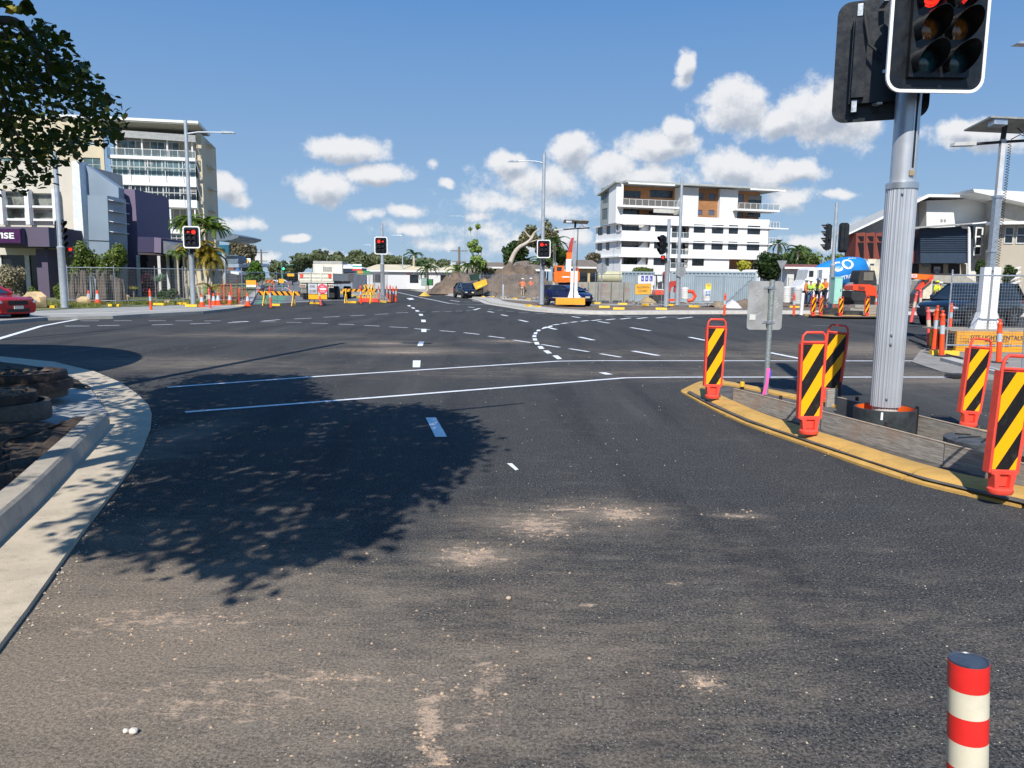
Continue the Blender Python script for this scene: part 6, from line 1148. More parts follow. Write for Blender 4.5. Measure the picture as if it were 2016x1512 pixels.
    skinmesh('body', V, E, Rr, skin_, t); skinmesh('trousers', LV, LE, LR, legs, t); skinmesh('shirt', SV, SE, SR, shirt, t)
    hc = Vector(tr(0, -.02, 1.74))
    if hat == 'hard': bb = B().mat(hat_w); bb.blob(hc, (.125, .145, .10), 14, 8); bb.lathe([(.12, -.01), (.17, -.015), (.17, .0), (.12, .015)], c=tuple(hc), n=18); bb.o('hard_hat', t, smooth=50)
    elif hat: bb = B().mat(hat); bb.blob(hc, (.10, .12, .09), 12, 8); bb.lathe([(.10, -.01), (.19, -.03), (.19, -.02), (.10, .01)], c=tuple(hc), n=18); bb.o('hat', t, smooth=50)
    bb = B().mat(boot)
    for s in (-1, 1): B().mat(boot).blob((s*(wide+.03), -.04+s*step, .05), (.06, .15, .055), 10, 6).o('boot', t, smooth=True)
    f = Vector(tr(0, -.105, 1.655)); B().mat(skin_).blob(f, (.014, .025, .025), 6, 5).o('nose', t, smooth=True)
    for s in (-1, 1): B().mat(M('eye_dark', (.02, .015, .01), .3)).blob(f+Vector((s*.032, .018, .028)), (.012, .008, .007), 6, 4).o('eye', t); B().mat(skin_).blob(f+Vector((s*.085, .09, .0)), (.012, .022, .03), 6, 5).o('ear', t)
    B().mat(M('lips', (.35, .12, .1), .6)).blob(f+Vector((0, .015, -.042)), (.026, .01, .006), 6, 4).o('mouth', t); B().mat(M('belt_band', (.5, .5, .48), .5)).lathe([(.158, 0), (.158, .05)], c=tr(0, 0, 1.10), n=16, sq=.8).o('reflective_strip', t)
    return t
person(875.5, 575.5, 548, 0., 'worker in orange shirt and orange hat standing left of the dark sedan', hiye and hior, navyc, hiye and M('orange_hat', (.85, .30, .05), .6), ('hips', 'hips'), z=.13)
person(1028.5, 585.5, 548.5, math.pi-.3, 'worker in orange shirt and khaki trousers seen from behind, left of two', hiye and hiye and hior, khaki, 'hard', ('down', 'out'), z=.14)
person(1045, 585, 548, math.pi+.5, 'worker in orange shirt and grey trousers, right of two before the mound', hior, greyt, 'hard', ('down', 'front'), z=.14, wide=.12)
person(1584.5, 603.5, 550, 1.2, 'worker in orange shirt and navy trousers, leftmost of four', hior, navyc, 'hard', ('down', 'front'))
person(1594, 601.5, 551, -.5, 'worker in lime vest and jeans, second of four', higr, jean, 'hard', ('down', 'front'))
person(1608, 602.5, 549, math.pi, 'worker in yellow shirt seen from behind, third of four', hiye, navyc, 'hard', ('hips', 'hips'), wide=.12)
person(1622, 601, 546.5, -1.1, 'worker in orange shirt with white hat, rightmost of four', hior, navyc, 'hard', ('down', 'front'))
person(1800, 602, 554.5, math.pi+.15, 'worker in orange shirt and dark trousers seen from behind, right of the big pole', hior, navyc, 'hard', ('hips', 'down'), lean=-.05, wide=.14)
person(1849, 606, 556, math.pi, 'worker in yellow shirt with white hard hat behind the dark SUV', hiye, navyc, 'hard', ('down', 'out'))
person(1842, 600, 553, .4, 'stooping worker in yellow hood behind another, near the dark SUV', hiye, navyc, hiye, ('down', 'front'))
# ================================================================ buildings
class Fac:
    """vertical facade plane through O at angle an; reads facade coordinates (u, z) from the photo"""
    def __init__(s, O, an): s.O = Vector((O[0], O[1], 0)); s.an = an; s.a = Vector((math.cos(an), math.sin(an), 0)); s.n = Vector((-math.sin(an), math.cos(an), 0)); s.X = Matrix.Translation(s.O) @ Matrix.Rotation(an, 4, 'Z')
    def uv(s, px, py, off=0.):
        r = ray(px, py); C = Vector((0, 0, HC)); t = (s.O+s.n*off-C).dot(s.n)/r.dot(s.n); P = C+r*t; return (P-s.O).dot(s.a), P.z
    def r(s, x0, x1, y0, y1, off=0.):
        u0, z1 = s.uv(x0, y0, off); u1, z0 = s.uv(x1, y1, off); return (u0, u1, z0, z1)
wrg = random.Random(99)
def window(par, X, r, y=.12, nx=2, nz=1, fm=None, gm=None, fw=.05):
    u0, u1, z0, z1 = r; fm = fm or M('window_frame_dark', (.05, .05, .055), .5); gm = gm or glassd; b = B(X).mat(fm)
    b.box(u0, u1, y-.03, y+.03, z0, z0+fw); b.box(u0, u1, y-.03, y+.03, z1-fw, z1); 
    for k in range(nx+1): x = u0+(u1-u0-fw)*k/nx; b.box(x, x+fw, y-.028, y+.028, z0+fw, z1-fw)
    for k in range(1, nz): z = z0+(z1-z0)*k/nz; b.box(u0+fw, u1-fw, y-.024, y+.024, z-fw/2, z+fw/2)
    o = b.o('window', par); B(X).mat(gm).box(u0+.01, u1-.01, y+.0, y+.012, z0+.01, z1-.01).o('pane', o)
    if wrg.random() < .3 and u1-u0 > .8: q = wrg.uniform(.25, .7); a = u0+fw+.01; c = u0+(u1-u0)*wrg.choice([.5, 1.])-fw-.01; B(X).mat(M('roller_blind', (.22, .22, .21), .6)).box(a, c, y-.012, y-.004, z1-(z1-z0)*q, z1-fw).o('blind', o)
    return o
def rail(par, X, u0, u1, y, z0, z1, n, glass=True, m=None, side=None):
    b = B(X).mat(m or white); b.box(u0, u1, y-.03, y+.03, z1-.06, z1); b.box(u0, u1, y-.02, y+.02, z0, z0+.05)
    for k in range(n+1): x = u0+(u1-u0)*k/n; b.box(x-.03, x+.03, y-.025, y+.025, z0+.05, z1-.06)
    o = b.o('balustrade', par)
    if glass: B(X).mat(CLEAR('balcony_glass', (.22, .27, .28), .28)).box(u0+.04, u1-.04, y-.006, y+.006, z0+.07, z1-.08).o('glass_panel', o)
    return o
# ---- white apartment block
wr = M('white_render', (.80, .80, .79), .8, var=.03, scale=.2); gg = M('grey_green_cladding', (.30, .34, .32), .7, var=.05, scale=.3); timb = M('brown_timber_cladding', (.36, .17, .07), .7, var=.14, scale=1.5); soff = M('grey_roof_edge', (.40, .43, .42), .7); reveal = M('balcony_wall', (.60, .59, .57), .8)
c0 = AT(1221, 560, 140); A = R_(16.5); f = Fac((c0.x, 140), A); LL = 12.; Z3 = lambda x, y: (1140+x/4.8, 330+y/4.8)
def R3(x0, x1, y0, y1, off=0.): a = Z3(x0, y0); c = Z3(x1, y1); return f.r(a[0], c[0], a[1], c[1], off)
t = T('apartment_block', 'white five storey apartment block with brown timber upper balconies', 'building', (c0.x, 140, 0), A, None, True); X = f.X
W3 = R3(390, 1780, 520, 900)[1]; zS = [f.uv(*Z3(385, y))[1] for y in (832, 680, 520)]; zP = f.uv(*Z3(410, 440))[1]; zR = f.uv(*Z3(450, 122))[1]
rows = [[(395,680,528,602),(720,840,527,607),(880,1042,535,668),(1085,1192,535,618),(1257,1365,539,626),(1417,1503,542,628),(1593,1712,547,633)], [(398,672,686,757),(710,840,685,768),(875,1035,688,825),(1077,1187,690,776),(1252,1357,695,778),(1409,1497,698,780),(1586,1703,702,785)], [(402,655,840,918),(705,812,838,924),(868,1028,845,955),(1069,1180,847,930)]]
holes = [R3(*q) for row in rows for q in row]
ge = R3(1420, 1695, 856, 965); holes.append(ge)
B(X).mat(wr).grid(0, W3, 0, zP, holes, 0, .3).o('wall', t)
B(X).mat(wr).box(0, W3, 3.2, 3.4, 0, zP).box(W3-.2, W3, .0, 12, 0, zP-.9).o('rear_wall', t)
for k, (row, zs) in enumerate(zip(rows, reversed(zS))):
    for i, q in enumerate(row):
        r = R3(*q)
        if i == 0:
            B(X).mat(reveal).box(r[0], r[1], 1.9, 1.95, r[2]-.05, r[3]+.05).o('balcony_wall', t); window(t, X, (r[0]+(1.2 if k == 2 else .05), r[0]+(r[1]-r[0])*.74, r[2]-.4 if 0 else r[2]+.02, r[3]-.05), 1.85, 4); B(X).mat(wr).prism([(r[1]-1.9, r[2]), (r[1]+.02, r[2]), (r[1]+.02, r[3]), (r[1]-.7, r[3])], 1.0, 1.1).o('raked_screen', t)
            B(X).mat(wr).box(r[0], r[1], .3, 1.9, r[2]-.12, r[2]-.02).o('balcony_floor', t)
        elif i == 2:
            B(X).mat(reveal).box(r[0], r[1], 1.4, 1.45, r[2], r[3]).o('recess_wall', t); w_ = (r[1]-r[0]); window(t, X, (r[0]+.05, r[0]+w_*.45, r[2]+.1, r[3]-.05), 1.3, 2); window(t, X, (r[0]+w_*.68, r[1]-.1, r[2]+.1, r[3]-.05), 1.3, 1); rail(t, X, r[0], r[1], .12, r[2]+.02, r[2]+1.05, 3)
        else: window(t, X, r, .14, 2, 1 if i % 2 else 2)
B(X).mat(timb).box(ge[0], ge[1], 1.8, 1.9, ge[2]-.5, ge[3]).o('porch_wall', t)
for z in zS: B(X).mat(wr).box(-.45, W3+(4.0 if z > 5 else 0), -.35, 0, z-.22, z).o('floor_slab', t)
fs_ = Fac(f.O+f.n*LL, A-math.pi/2); Y = fs_.X; r3s = lambda x0, x1, y0, y1: fs_.r(*[v for v in (Z3(x0, y0)[0], Z3(x1, y1)[0])], Z3(x0, y0)[1], Z3(x1, y1)[1])
sh = [r3s(*q) for q in [(177,222,553,637),(258,294,548,628),(172,218,702,785),(253,287,695,780),(167,214,850,930),(247,283,846,930)]]
B(Y).mat(wr).grid(0, LL-.01, 0, zS[2], sh, 0, .3).o('side_wall', t)
for r in sh: window(t, Y, r, .14, 2)
for z in zS: B(Y).mat(wr).box(-.3, LL+.3, -.55, -.002, z-.22, z).o('floor_slab', t)
# upper two storeys
ub = lambda x0, x1, y0, y1, off=1.2: R3(x0, x1, y0, y1, off)
U0 = ub(355, 355, 200, 500)[0]; U1 = ub(1745, 1745, 200, 500)[1]; zU = zR-.5
for (x0, x1, m, nm) in [(355,412,wr,'white_pier'),(962,1120,M('white_cladding', (.72,.72,.70), .7, var=.04, scale=2),'white_panel'),(1336,1492,MATS['white_cladding'],'white_panel')]:
    r = ub(x0, x1, 200, 500, .9); B(X).mat(m).box(r[0], r[1], .9, 4.2, zS[2]+.01, zU).o(nm, t)
def timber_bay(x0, x1, y_back, wins, nm='timber_wall'):
    r = ub(x0, x1, 200, 500, .9); hs_ = [f.r(*[Z3(w[0], w[2])[0], Z3(w[1], w[3])[0], Z3(w[0], w[2])[1], Z3(w[1], w[3])[1]], y_back) for w in wins]
    B(X).mat(timb).grid(r[0]-.3, r[1]+.3, zS[2]+.02, zU, hs_, y_back, .15).o(nm, t)
    for q, w in zip(hs_, wins): window(t, X, q, y_back+.08, max(1, int((q[1]-q[0])/1.1)), gm=glassd if q[1]-q[0] > 1.6 else M('curtained_glass', (.10, .13, .18), .1))
timber_bay(412, 962, 3.2, [(425,580,215,288),(672,885,208,290),(420,572,372,445),(660,900,385,450)]); timber_bay(1120, 1336, 1.6, [(1123,1172,240,296),(1230,1286,245,300),(1118,1165,398,450),(1225,1278,400,452)]); timber_bay(1492, 1745, 3.0, [(1505,1552,248,335),(1600,1722,258,345),(1496,1545,395,465),(1590,1712,405,470)])
mid = f.uv(*Z3(415, 350))[1]
for (x0, x1, ex_) in ((385, 960, 0), (1487, 1897, 0)):
    r = R3(x0, x1, 340, 400, -.3); zz = f.uv(*Z3(x0, 352 if x0 < 1000 else 388), -.3)[1]; B(X).mat(wr).box(r[0], r[1], -.3, 3.2, zz-.3, zz).o('floor_slab', t); rail(t, X, r[0]+.6, r[1]-.05, -.22, zz+.01, zz+1.15, 9 if x0 < 1000 else 7)
r = R3(705, 898, 372, 432, -.2); B(X).mat(M('rolled_blind', (.55, .54, .48), .8)).box(r[0], r[1], -.2, -.15, r[2], r[3]).o('blind', t)
for (x0, x1, y0, y1, zz) in [(1788,1897,485,545,zS[2]),(1778,1890,636,692,zS[1]),(1776,1880,787,842,zS[0])]:
    r = R3(x0, x1, y0, y1); B(X).mat(wr).box(W3+.05, r[1], .02, 3.5, zz-.2, zz-.02).o('floor_slab', t); rail(t, X, r[0], r[1], 0.1, zz+.0, zz+1.15, 4)
s0 = fs_.uv(*Z3(205, 300))[0]; sp = Fac(f.O+f.n*LL+f.a*(U0-.03), A-math.pi/2); Y2 = sp.X; rs = lambda x0, x1, y0, y1: sp.r(Z3(x0, y0)[0], Z3(x1, y1)[0], Z3(x0, y0)[1], Z3(x1, y1)[1]); hw_ = [rs(*q) for q in [(222,272,240,330),(310,335,222,312),(217,265,392,485),(303,330,378,470)]]
UA = rs(205, 205, 300, 300)[0]; B(Y2).mat(gg).grid(UA, LL-1.0, zS[2]+.02, zU, hw_, 0, .12).o('side_cladding', t)
for r in hw_: window(t, Y2, r, .08, 2, gm=M('grey_glass', (.12, .13, .13), .1))
B(X).mat(soff).box(.3, U1+3.4, -.6, 8, zR-.35, zR).o('roof', t); B(X).mat(wr).box(.7, U1*.33, -.68, -.602, zR-.62, zR-.36).o('awning_box', t); B(X).mat(wr).box(U1*.85, U1+3.2, -.68, -.602, zR-.62, zR-.36).o('awning_box', t)
B(Y2).mat(soff).prism([(UA-.5, zR-1.9), (LL-.3, zR-.36), (LL-.3, zR-.02), (UA-.5, zR-1.55)], -.6, .5).o('raked_roof', t); B(X).mat(M('solar_black', (.02, .025, .05), .2)).box(U1*.5, U1*.88, 1, 4, zR+.08, zR+.16).o('solar_panels', t)
B(X).mat(wr).box(0, W3, 3.5, 11.8, zS[2]-.02, zS[2]).o('terrace', t)
# ---- left seven storey tower
cr = M('tower_cream', (.58, .50, .36), .85, var=.05, scale=.3); tw_ = M('tower_white', (.78, .78, .77), .75, var=.03, scale=.3); fr_ = M('pale_frame', (.55, .57, .57), .5); A = R_(12); q = AT(393, 500, 115); L0 = 15.; O = Vector((q.x-L0*math.cos(A), 115-L0*math.sin(A), 0)); f = Fac(O, A); X = f.X
Z2 = lambda x, y: (x/3.779, 200+y/3.779)
def R2(x0, x1, y0, y1, off=0.): a = Z2(x0, y0); c = Z2(x1, y1); return f.r(a[0], c[0], a[1], c[1], off)
t = T('office_tower', 'seven storey cream and white tower with glazed bands behind the left street light', 'building', tuple(O), A, None, True)
u0 = R2(795, 800, 300, 900)[0]; u1 = L0; band = []
zt = f.uv(*Z2(1000, 140))[1]
spec = [(400,425),(543,618),(716,775),(940,970),(1035,1060)]
for (y0, y1) in spec: r = R2(800, 1475, y0, y1); band.append((r[2] if 0 else f.uv(*Z2(1150, y1+8))[1], f.uv(*Z2(1150, y0+12))[1]))
for z0, z1 in band: B(X).mat(tw_).box(u0, u1, -.25, 6, z0, z1).o('white_band', t)
zb = [(band[0][1], f.uv(*Z2(1100, 275))[1])]+[(band[i+1][1], band[i][0]) for i in range(4)]
B(X).mat(cr).box(u0, u1, 3.2, 12, 0, zt-1.2).o('core_wall', t)
for i, (z0, z1) in enumerate(zb):
    if i in (1, 2, 4):
        for k in range(5): a = u0+.35+(u1-u0-.4)*k/5; window(t, X, (a, a+(u1-u0-.4)/5-.03, z0+.01, z1-.01), .1, 3, 2, fr_, glassb if i == 1 else glassd, .07)
        for k in range(5): a = u0+.6+(u1-u0)*k/5; B(X).mat(tw_).bar((a, -.3, z1-.2), (a, -.55, z0-.6), .06).o('sunshade_bracket', t)
        B(X).mat(fr_).box(u0, u1, -.75, -.3, (z0+z1)/2-.03, (z0+z1)/2+.03).o('sunshade', t)
    else:
        for k in range(4 if i == 0 else 3): w_ = (u1-u0)*(.68 if i == 0 else .62)/4; a = u0+1.2+(i > 0)*4+k*w_; window(t, X, (a, a+w_-.04, z0+.01, z1-.01), 2.4, 2, 1, fr_, glassb if i == 0 else glassd, .07)
        rail(t, X, u0, u1, -.15, z0+.01, z0+1.05, 10)
        for k in range(4): a = u0+1.2+k*(u1-u0-1.6)/3; B(X).mat(tw_).tube([(a, .2, z0), (a+.0, .1, z1)], .13, 8).o('column', t)
r = R2(905, 1475, 215, 290); lv = B(X).mat(M('louvre_grey', (.36, .37, .37), .6))
for k in range(9): z = r[2]+(r[3]-r[2])*k/9; lv.bar((u0+2, -.5+.1*0, z), (u1+.2, -.5, z-.25), .04, .13)
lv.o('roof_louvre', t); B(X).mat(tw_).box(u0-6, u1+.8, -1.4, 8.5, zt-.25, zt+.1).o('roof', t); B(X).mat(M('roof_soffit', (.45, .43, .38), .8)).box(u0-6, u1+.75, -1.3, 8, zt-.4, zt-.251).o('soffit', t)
Fs = Fac(O+f.a*L0, A+math.pi/2); Y = Matrix.Translation(O+f.a*L0) @ Matrix.Rotation(A, 4, 'Z'); zt2 = zt-1.2
B(Y).mat(cr).box(.02, .7, 1.0, 14, 0, zt2).o('side_wall', t)
for k in range(6):
    z0 = 3+k*3.3
    B(Y).mat(fr_).box(.72, 1.5, 4.5, 9, z0+2.0, z0+2.1).o('side_sunshade', t); window(t, Y @ Matrix.Translation((.7, 9, 0)) @ Matrix.Rotation(-math.pi/2, 4, 'Z'), (0, 4.4, z0, z0+1.9), -.05, 4, 1, fr_)
    if k > 1: B(Y).mat(fr_).bar((.1, -.6, z0+1.9), (.6, .9, z0-.6), .08).o('brace', t)
# left wing of tower behind the leaves
t2 = T('cream_office_wing', 'cream office wing with strip windows mostly hidden behind the near tree leaves', 'building', tuple(O), A, None, True); w0 = R2(-150, 0, 300, 900)[0]; w1 = u0-.1
wy = [(290,330),(415,520)]; hl = [R2(620, 757, y0, y1, -1) for y0, y1 in wy]+[R2(0, 480, y0, y1, -1) for y0, y1 in wy]
B(X).mat(cr).grid(w0, w1, 0, f.uv(*Z2(400, 110), -1)[1], hl, -1, .3).o('wall', t2)
for r in hl: window(t2, X, r, -.85, max(2, int((r[1]-r[0])/1.4)), 2, fr_, glassb)
B(X).mat(cr).box(w1-.5, w1, -1.4, -1.0, 0, f.uv(*Z2(400, 130), -1)[1]).o('pilaster', t2)
# ---- purple and grey shop building on the left
mauve = M('mauve_render', (.165, .13, .20), .85, var=.05, scale=.4); greyc = M('blue_grey_cladding', (.24, .30, .36), .45, .2, var=.05, scale=.3); crm = M('shop_cream', (.55, .51, .43), .85, var=.05, scale=.4)
D = 54.; q = AT(60, 595, D); t = T('purple_shop_building', 'low shop building with cream upper floor, purple canopy and grey fins at left', 'building', (q.x, D, .15), 0, None, True)
def bx(nm, m, x0, x1, y0, y1, d0, d1, dd=None, yb=None):
    """box whose front face spans the measured pixels at depth d0"""
    a = AT(x0, y1, d0); c = AT(x1, y0, d0); z0 = .15 if yb == 'g' else a.z; return B().mat(m).box(a.x, c.x, d0, d1, z0, c.z).o(nm, t)
a = AT(-60, 440, 55); c = AT(141, 318, 55); wn = [(-45,0,372,406),(2,49,376,406),(55,104,380,408),(-45,0,407,428),(2,49,408,430),(55,104,410,431)]; hh = [(AT(x0,y1,55).x, AT(x1,y1,55).x, AT(x0,y1,55).z, AT(x0,y0,55).z) for x0,x1,y0,y1 in wn]
B().mat(crm).grid(a.x, c.x, .15, c.z, hh, 55, .7).box(c.x-.35, c.x, 55.01, 62, .15, c.z).box(a.x, c.x-.36, 61, 61.3, .15, c.z).o('upper_wall', t)
for r in hh: window(t, Matrix(), r, 55.35, 1, 1, fr_, M('shop_glass', (.17, .18, .16), .12, var=.7, scale=1.2), .05)  # pane colour lightened to stand for grey reflections
for x in (-1.5, 51, 105.5): bx('sun_fin', tw_, x, x+3, 372, 442, 54.4, 54.9)
for y in (405, 431): bx('sun_hood', tw_, -60, 106, y, y+2.2, 54.7, 54.95)
mcan = M('dark_mauve_canopy', (.10, .082, .125), .8, var=.06)
bx('canopy', mcan, -60, 95, 447, 484, 50.5, 54.9); bx('canopy_return', mcan, 95.5, 112, 448, 485, 52.5, 54.9); bx('sign_frame', mcan, -60, 42, 449, 480, 50.1, 50.45)
bx('sign_panel', M('dark_purple_sign', (.05, .008, .06), .4), -60, 39, 450.5, 477.5, 49.95, 50.08); a = AT(-22, 469.5, 49.9); c = AT(26.5, 458, 49.9); text('WISE', t, 'lettering', (a.x, c.x, a.z, c.z), 49.93, white, bold=.03)
bx('column', mcan, 78, 92, 490, 606, 51.5, 53.5, yb='g'); bx('lower_wall', crm, 95, 118, 484, 600, 54.0, 54.9, yb='g'); bx('glazing', M('dark_shopfront', (.012, .014, .016), .08), -60, 78, 502, 600, 54.3, 54.4, yb='g'); bx('door_head', crm, -60, 95, 484, 501, 54.0, 54.5)
for x in (-30, 0, 55): bx('mullion', fr_, x, x+1.6, 502, 600, 54.2, 54.29, yb='g')
def pp(nm, m, pts, d0, th): b_ = B().mat(m); pxprism(b_, pts, d0, th); return b_.o(nm, t)
pp('white_pier', M('pier_white', (.66, .70, .73), .5), [(141,317),(155,316),(166,480),(166,606),(150,606),(146,470)], 54.4, 1.2)
pp('raking_fin', greyc, [(155.5,316.5),(193,341),(233,369),(242,607),(166.5,607),(166.5,478)], 55.2, .8); pp('grey_bay', greyc, [(172,384),(211,385),(215,480),(216,607),(178,607),(175,472)], 52.6, 2.5)
for y in (400, 421, 442, 462): pp('louvre_blade', fr_, [(212,y-8),(223,y-6),(223,y-4.5),(212,y-6.5)], 52.7, 2.2)
for y in (473,): pp('panel_joint', dkr, [(166,y-1),(215,y+1),(215,y+2),(166,y)], 52.55, .03)
pp('louvre_end', greyc, [(212,386),(218,388),(222,480),(222,607),(216.5,607),(215.5,480)], 53.2, 1.5)
pp('mauve_wall', mauve, [(189,369),(265,373),(272,480),(272,608),(196,608)], 56.5, 5.5)
for k, (x0, x1, y0) in enumerate([(268,274.5,392),(274.8,283,414),(283.3,289,420),(289.3,295,424)]): pp('stepped_fin', M('fin_grey_white', (.52, .56, .58), .6), [(x0,y0),(x1,y0+2),(x1+1,466),(x0,466)], 58+k, .9)
pp('dark_canopy', M('navy_render', (.035, .03, .075), .8, var=.1), [(271,466),(303,467),(303,497),(271,497)], 52.2, 6); pp('canopy_corner', mauve, [(303.3,467),(317,469),(317,498),(303.3,497)], 51.8, 6); pp('grey_fascia', M('metal_fascia', (.20, .21, .23), .4, .5, var=.15), [(321,474),(356,486),(358,506),(322,499)], 51.2, 4); pp('soffit_edge', M('soffit_brown', (.07, .05, .05), .7), [(272,498),(318,499),(318,502),(272,501)], 51.9, 4)
bx('recessed_shopfront', M('black_shopfront', (.008, .008, .011), .12), 272, 358, 502, 596, 56.0, 56.2, yb='g')
for x in (272.5, 314, 331, 346): bx('mullion', fr_, x, x+1., 502, 596, 55.85, 55.98, yb='g')
# ---- right building with raked roofs
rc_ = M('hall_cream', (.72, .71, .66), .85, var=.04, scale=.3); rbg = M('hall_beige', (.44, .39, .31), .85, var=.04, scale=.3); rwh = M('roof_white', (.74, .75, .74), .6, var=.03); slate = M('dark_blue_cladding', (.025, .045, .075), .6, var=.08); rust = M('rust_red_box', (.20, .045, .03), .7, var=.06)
D = 74.; q = AT(1850, 560, D); t = T('raked_roof_hall', 'cream hall with raked white roofs, red framed windows and dark blue cladding at right', 'building', (q.x, D, .13), 0, None, True)
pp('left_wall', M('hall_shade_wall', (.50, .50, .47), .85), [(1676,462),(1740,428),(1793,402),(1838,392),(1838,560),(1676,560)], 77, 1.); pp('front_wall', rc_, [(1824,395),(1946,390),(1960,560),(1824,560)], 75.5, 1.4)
pp('left_roof', rwh, [(1669,463),(1671,459),(1829,382),(1955,385),(1955,389.5),(1830,387.5),(1748,426)], 74.2, .2); pp('soffit', M('hall_soffit_shaded', (.40, .40, .38), .8), [(1670,462.8),(1672,459.4),(1829,382.6),(1955,385.6),(1955,389.2),(1830,387.2),(1748,425.8)], 74.41, 5)  # soffit cream darkened in its colour for the shade under the roof
pp('right_roof', rwh, [(1916,372),(1918,378),(2030,402),(2100,416),(2100,386),(2030,378)], 72, 6); pp('right_upper_wall', M('hall_upper_shaded', (.36, .35, .32), .85), [(1955,386),(2100,402),(2100,442),(1955,439)], 73.5, 1.)  # upper wall grey carries the shade below the right roof
pp('right_wall', rbg, [(1955,440),(2100,443),(2100,606),(1955,606)], 72.5, 1.2); pp('roof_gutter', rwh, [(1955,436),(2100,434),(2100,440),(1955,442)], 71.3, 1.1)
for (x0, x1) in ((1976, 1998), (1999.5, 2030), (2031, 2060)): a = AT(x0, 480, 72.4); c = AT(x1, 446, 72.4); window(t, Matrix(), (a.x, c.x, a.z, c.z), 72.45, 1, 2, fr_, glassd, .1)
for k in range(3):
    x0 = 1686+k*19; pp('window_box', rust, [(x0,459),(x0+18,457),(x0+16.5,510),(x0-2.5,510)], 74, 2.4)
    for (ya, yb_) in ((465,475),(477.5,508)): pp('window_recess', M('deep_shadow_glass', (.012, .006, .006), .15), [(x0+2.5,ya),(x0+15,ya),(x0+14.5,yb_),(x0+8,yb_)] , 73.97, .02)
pp('red_end_wall', rust, [(1790,452),(1801,452.5),(1799,518),(1789,518)], 74.2, 2); pp('grey_corner', M('hall_grey', (.42, .42, .41), .8), [(1801.5,450),(1812,450),(1812,516),(1799.8,516)], 75, 1.2)
pp('blue_cladding', slate, [(1812,450),(1906,445),(1906,518),(1812,518)], 73.2, 2.2)
for k in range(12): pp('cladding_board', slate, [(1812,496-k*4.2+24*0),(1905,496-k*4.2),(1905,494.5-k*4.2),(1812,494.5-k*4.2)], 73.12, .07)
pp('blue_return', slate, [(1907,444),(1916,444),(1916,516),(1907,517)], 73.8, 2); pp('awning', M('awning_grey', (.34, .34, .33), .6), [(1796,447),(1913,438.5),(1914,441),(1798,450)], 72.2, 1.); pp('awning_edge', rwh, [(1914,439),(1943,436),(1943,439),(1914,441.5)], 72.5, 2.5)
a = AT(1916.5, 503, 74.6); c = AT(1937, 447, 74.6); window(t, Matrix(), (a.x, c.x, a.z, c.z), 74.65, 1, 3, rwh, glassd, .14); pp('lower_wall', rbg, [(1789,519),(1903,519.5),(1903,560),(1789,560)], 75.2, .3)
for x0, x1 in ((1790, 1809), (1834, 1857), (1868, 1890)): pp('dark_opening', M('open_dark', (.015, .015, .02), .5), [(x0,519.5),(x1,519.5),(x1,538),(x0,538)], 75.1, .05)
pp('undercroft_window', glassd, [(1817,520),(1831,520),(1831,525),(1817,525)], 75.12, .04); D9 = 73.; B().mat(white).tube([AT(1893, 443, D9), AT(1896, 447, D9), AT(1907, 449, D9), AT(1908, 460, D9), AT(1908, 540, D9)], .14, 8).o('downpipe', t, smooth=50)
for x in (1852, 1858.5): pp('vent', M('vent_grey', (.30, .30, .29), .7), [(x,431.5),(x+4,431.5),(x+4,436.5),(x,436.5)], 75.45, .04)
a = AT(1838.5, 536, 74.5); c = AT(1851.5, 525, 74.5); o = B().mat(M('speed_sign_grey', (.40, .40, .42), .5)).box(a.x, c.x, 74.5, 74.55, a.z, c.z).o('speed_sign', t); B().mat(blk).lathe([(.26, 0), (.26, .01)], c=((a.x+c.x)/2, 74.48, a.z+.05), n=24, axis='y').o('ring', o); B().mat(MATS['speed_sign_grey']).lathe([(.21, 0), (.21, .01)], c=((a.x+c.x)/2, 74.465, a.z+.05), n=24, axis='y').o('disc', o); text('10', o, 'lettering', ((a.x+c.x)/2-.15, (a.x+c.x)/2+.15, a.z-.02, a.z+.17), 74.455, blk, bold=.02)
pp('ramp_wall', M('ramp_concrete', (.36, .34, .29), .9), [(1830,541),(1900,543),(1930,560),(1930,566),(1830,552)], 66, 1.5)
for k in range(8): pp('stair_tread', rwh, [(1975+k*1.5,590-k*7),(2010,588-k*9),(2010,590-k*9),(1975+k*1.5,592-k*7)], 71.5, .5)
# ---- background houses and shops
def gable(nm, lab, D, x0, x1, ye, yr, yb, roofm, wallm, dep=9, hip=.18, eave=.4, extra=None):
    a = AT(x0, yb, D); c = AT(x1, ye, D); zr = AT(x0, yr, D).z; w = c.x-a.x; t = T(nm, lab, 'house' if 'house' in nm else 'building', (a.x, D, .1), 0); zw = c.z-.1
    B().mat(wallm).box(0, w, 0, dep, 0, zw).o('wall', t); h = zr-.1; e = eave; b_ = B().mat(roofm); b_.add([(-e,-e,zw),(w+e,-e,zw),(w+e,dep+e,zw),(-e,dep+e,zw),(w*hip,dep/2,h),(w*(1-hip),dep/2,h)], [(0,1,5,4),(1,2,5),(2,3,4,5),(3,0,4),(3,2,1,0)]); b_.o('roof', t)
    B().mat(tw_).box(-e, w+e, -e-.06, -e, zw-.12, zw+.08).o('fascia', t); n = max(2, int(w/4))
    for k in range(n): window(t, Matrix(), (w*(k+.3)/n, w*(k+.3)/n+1.3, zw*.35, zw*.75), -.03, 2) if 0 else B().mat(glassd).box(w*(k+.3)/n, w*(k+.3)/n+1.3, -.03, -.002, zw*.35, zw*.8).o('window', t)
    return t
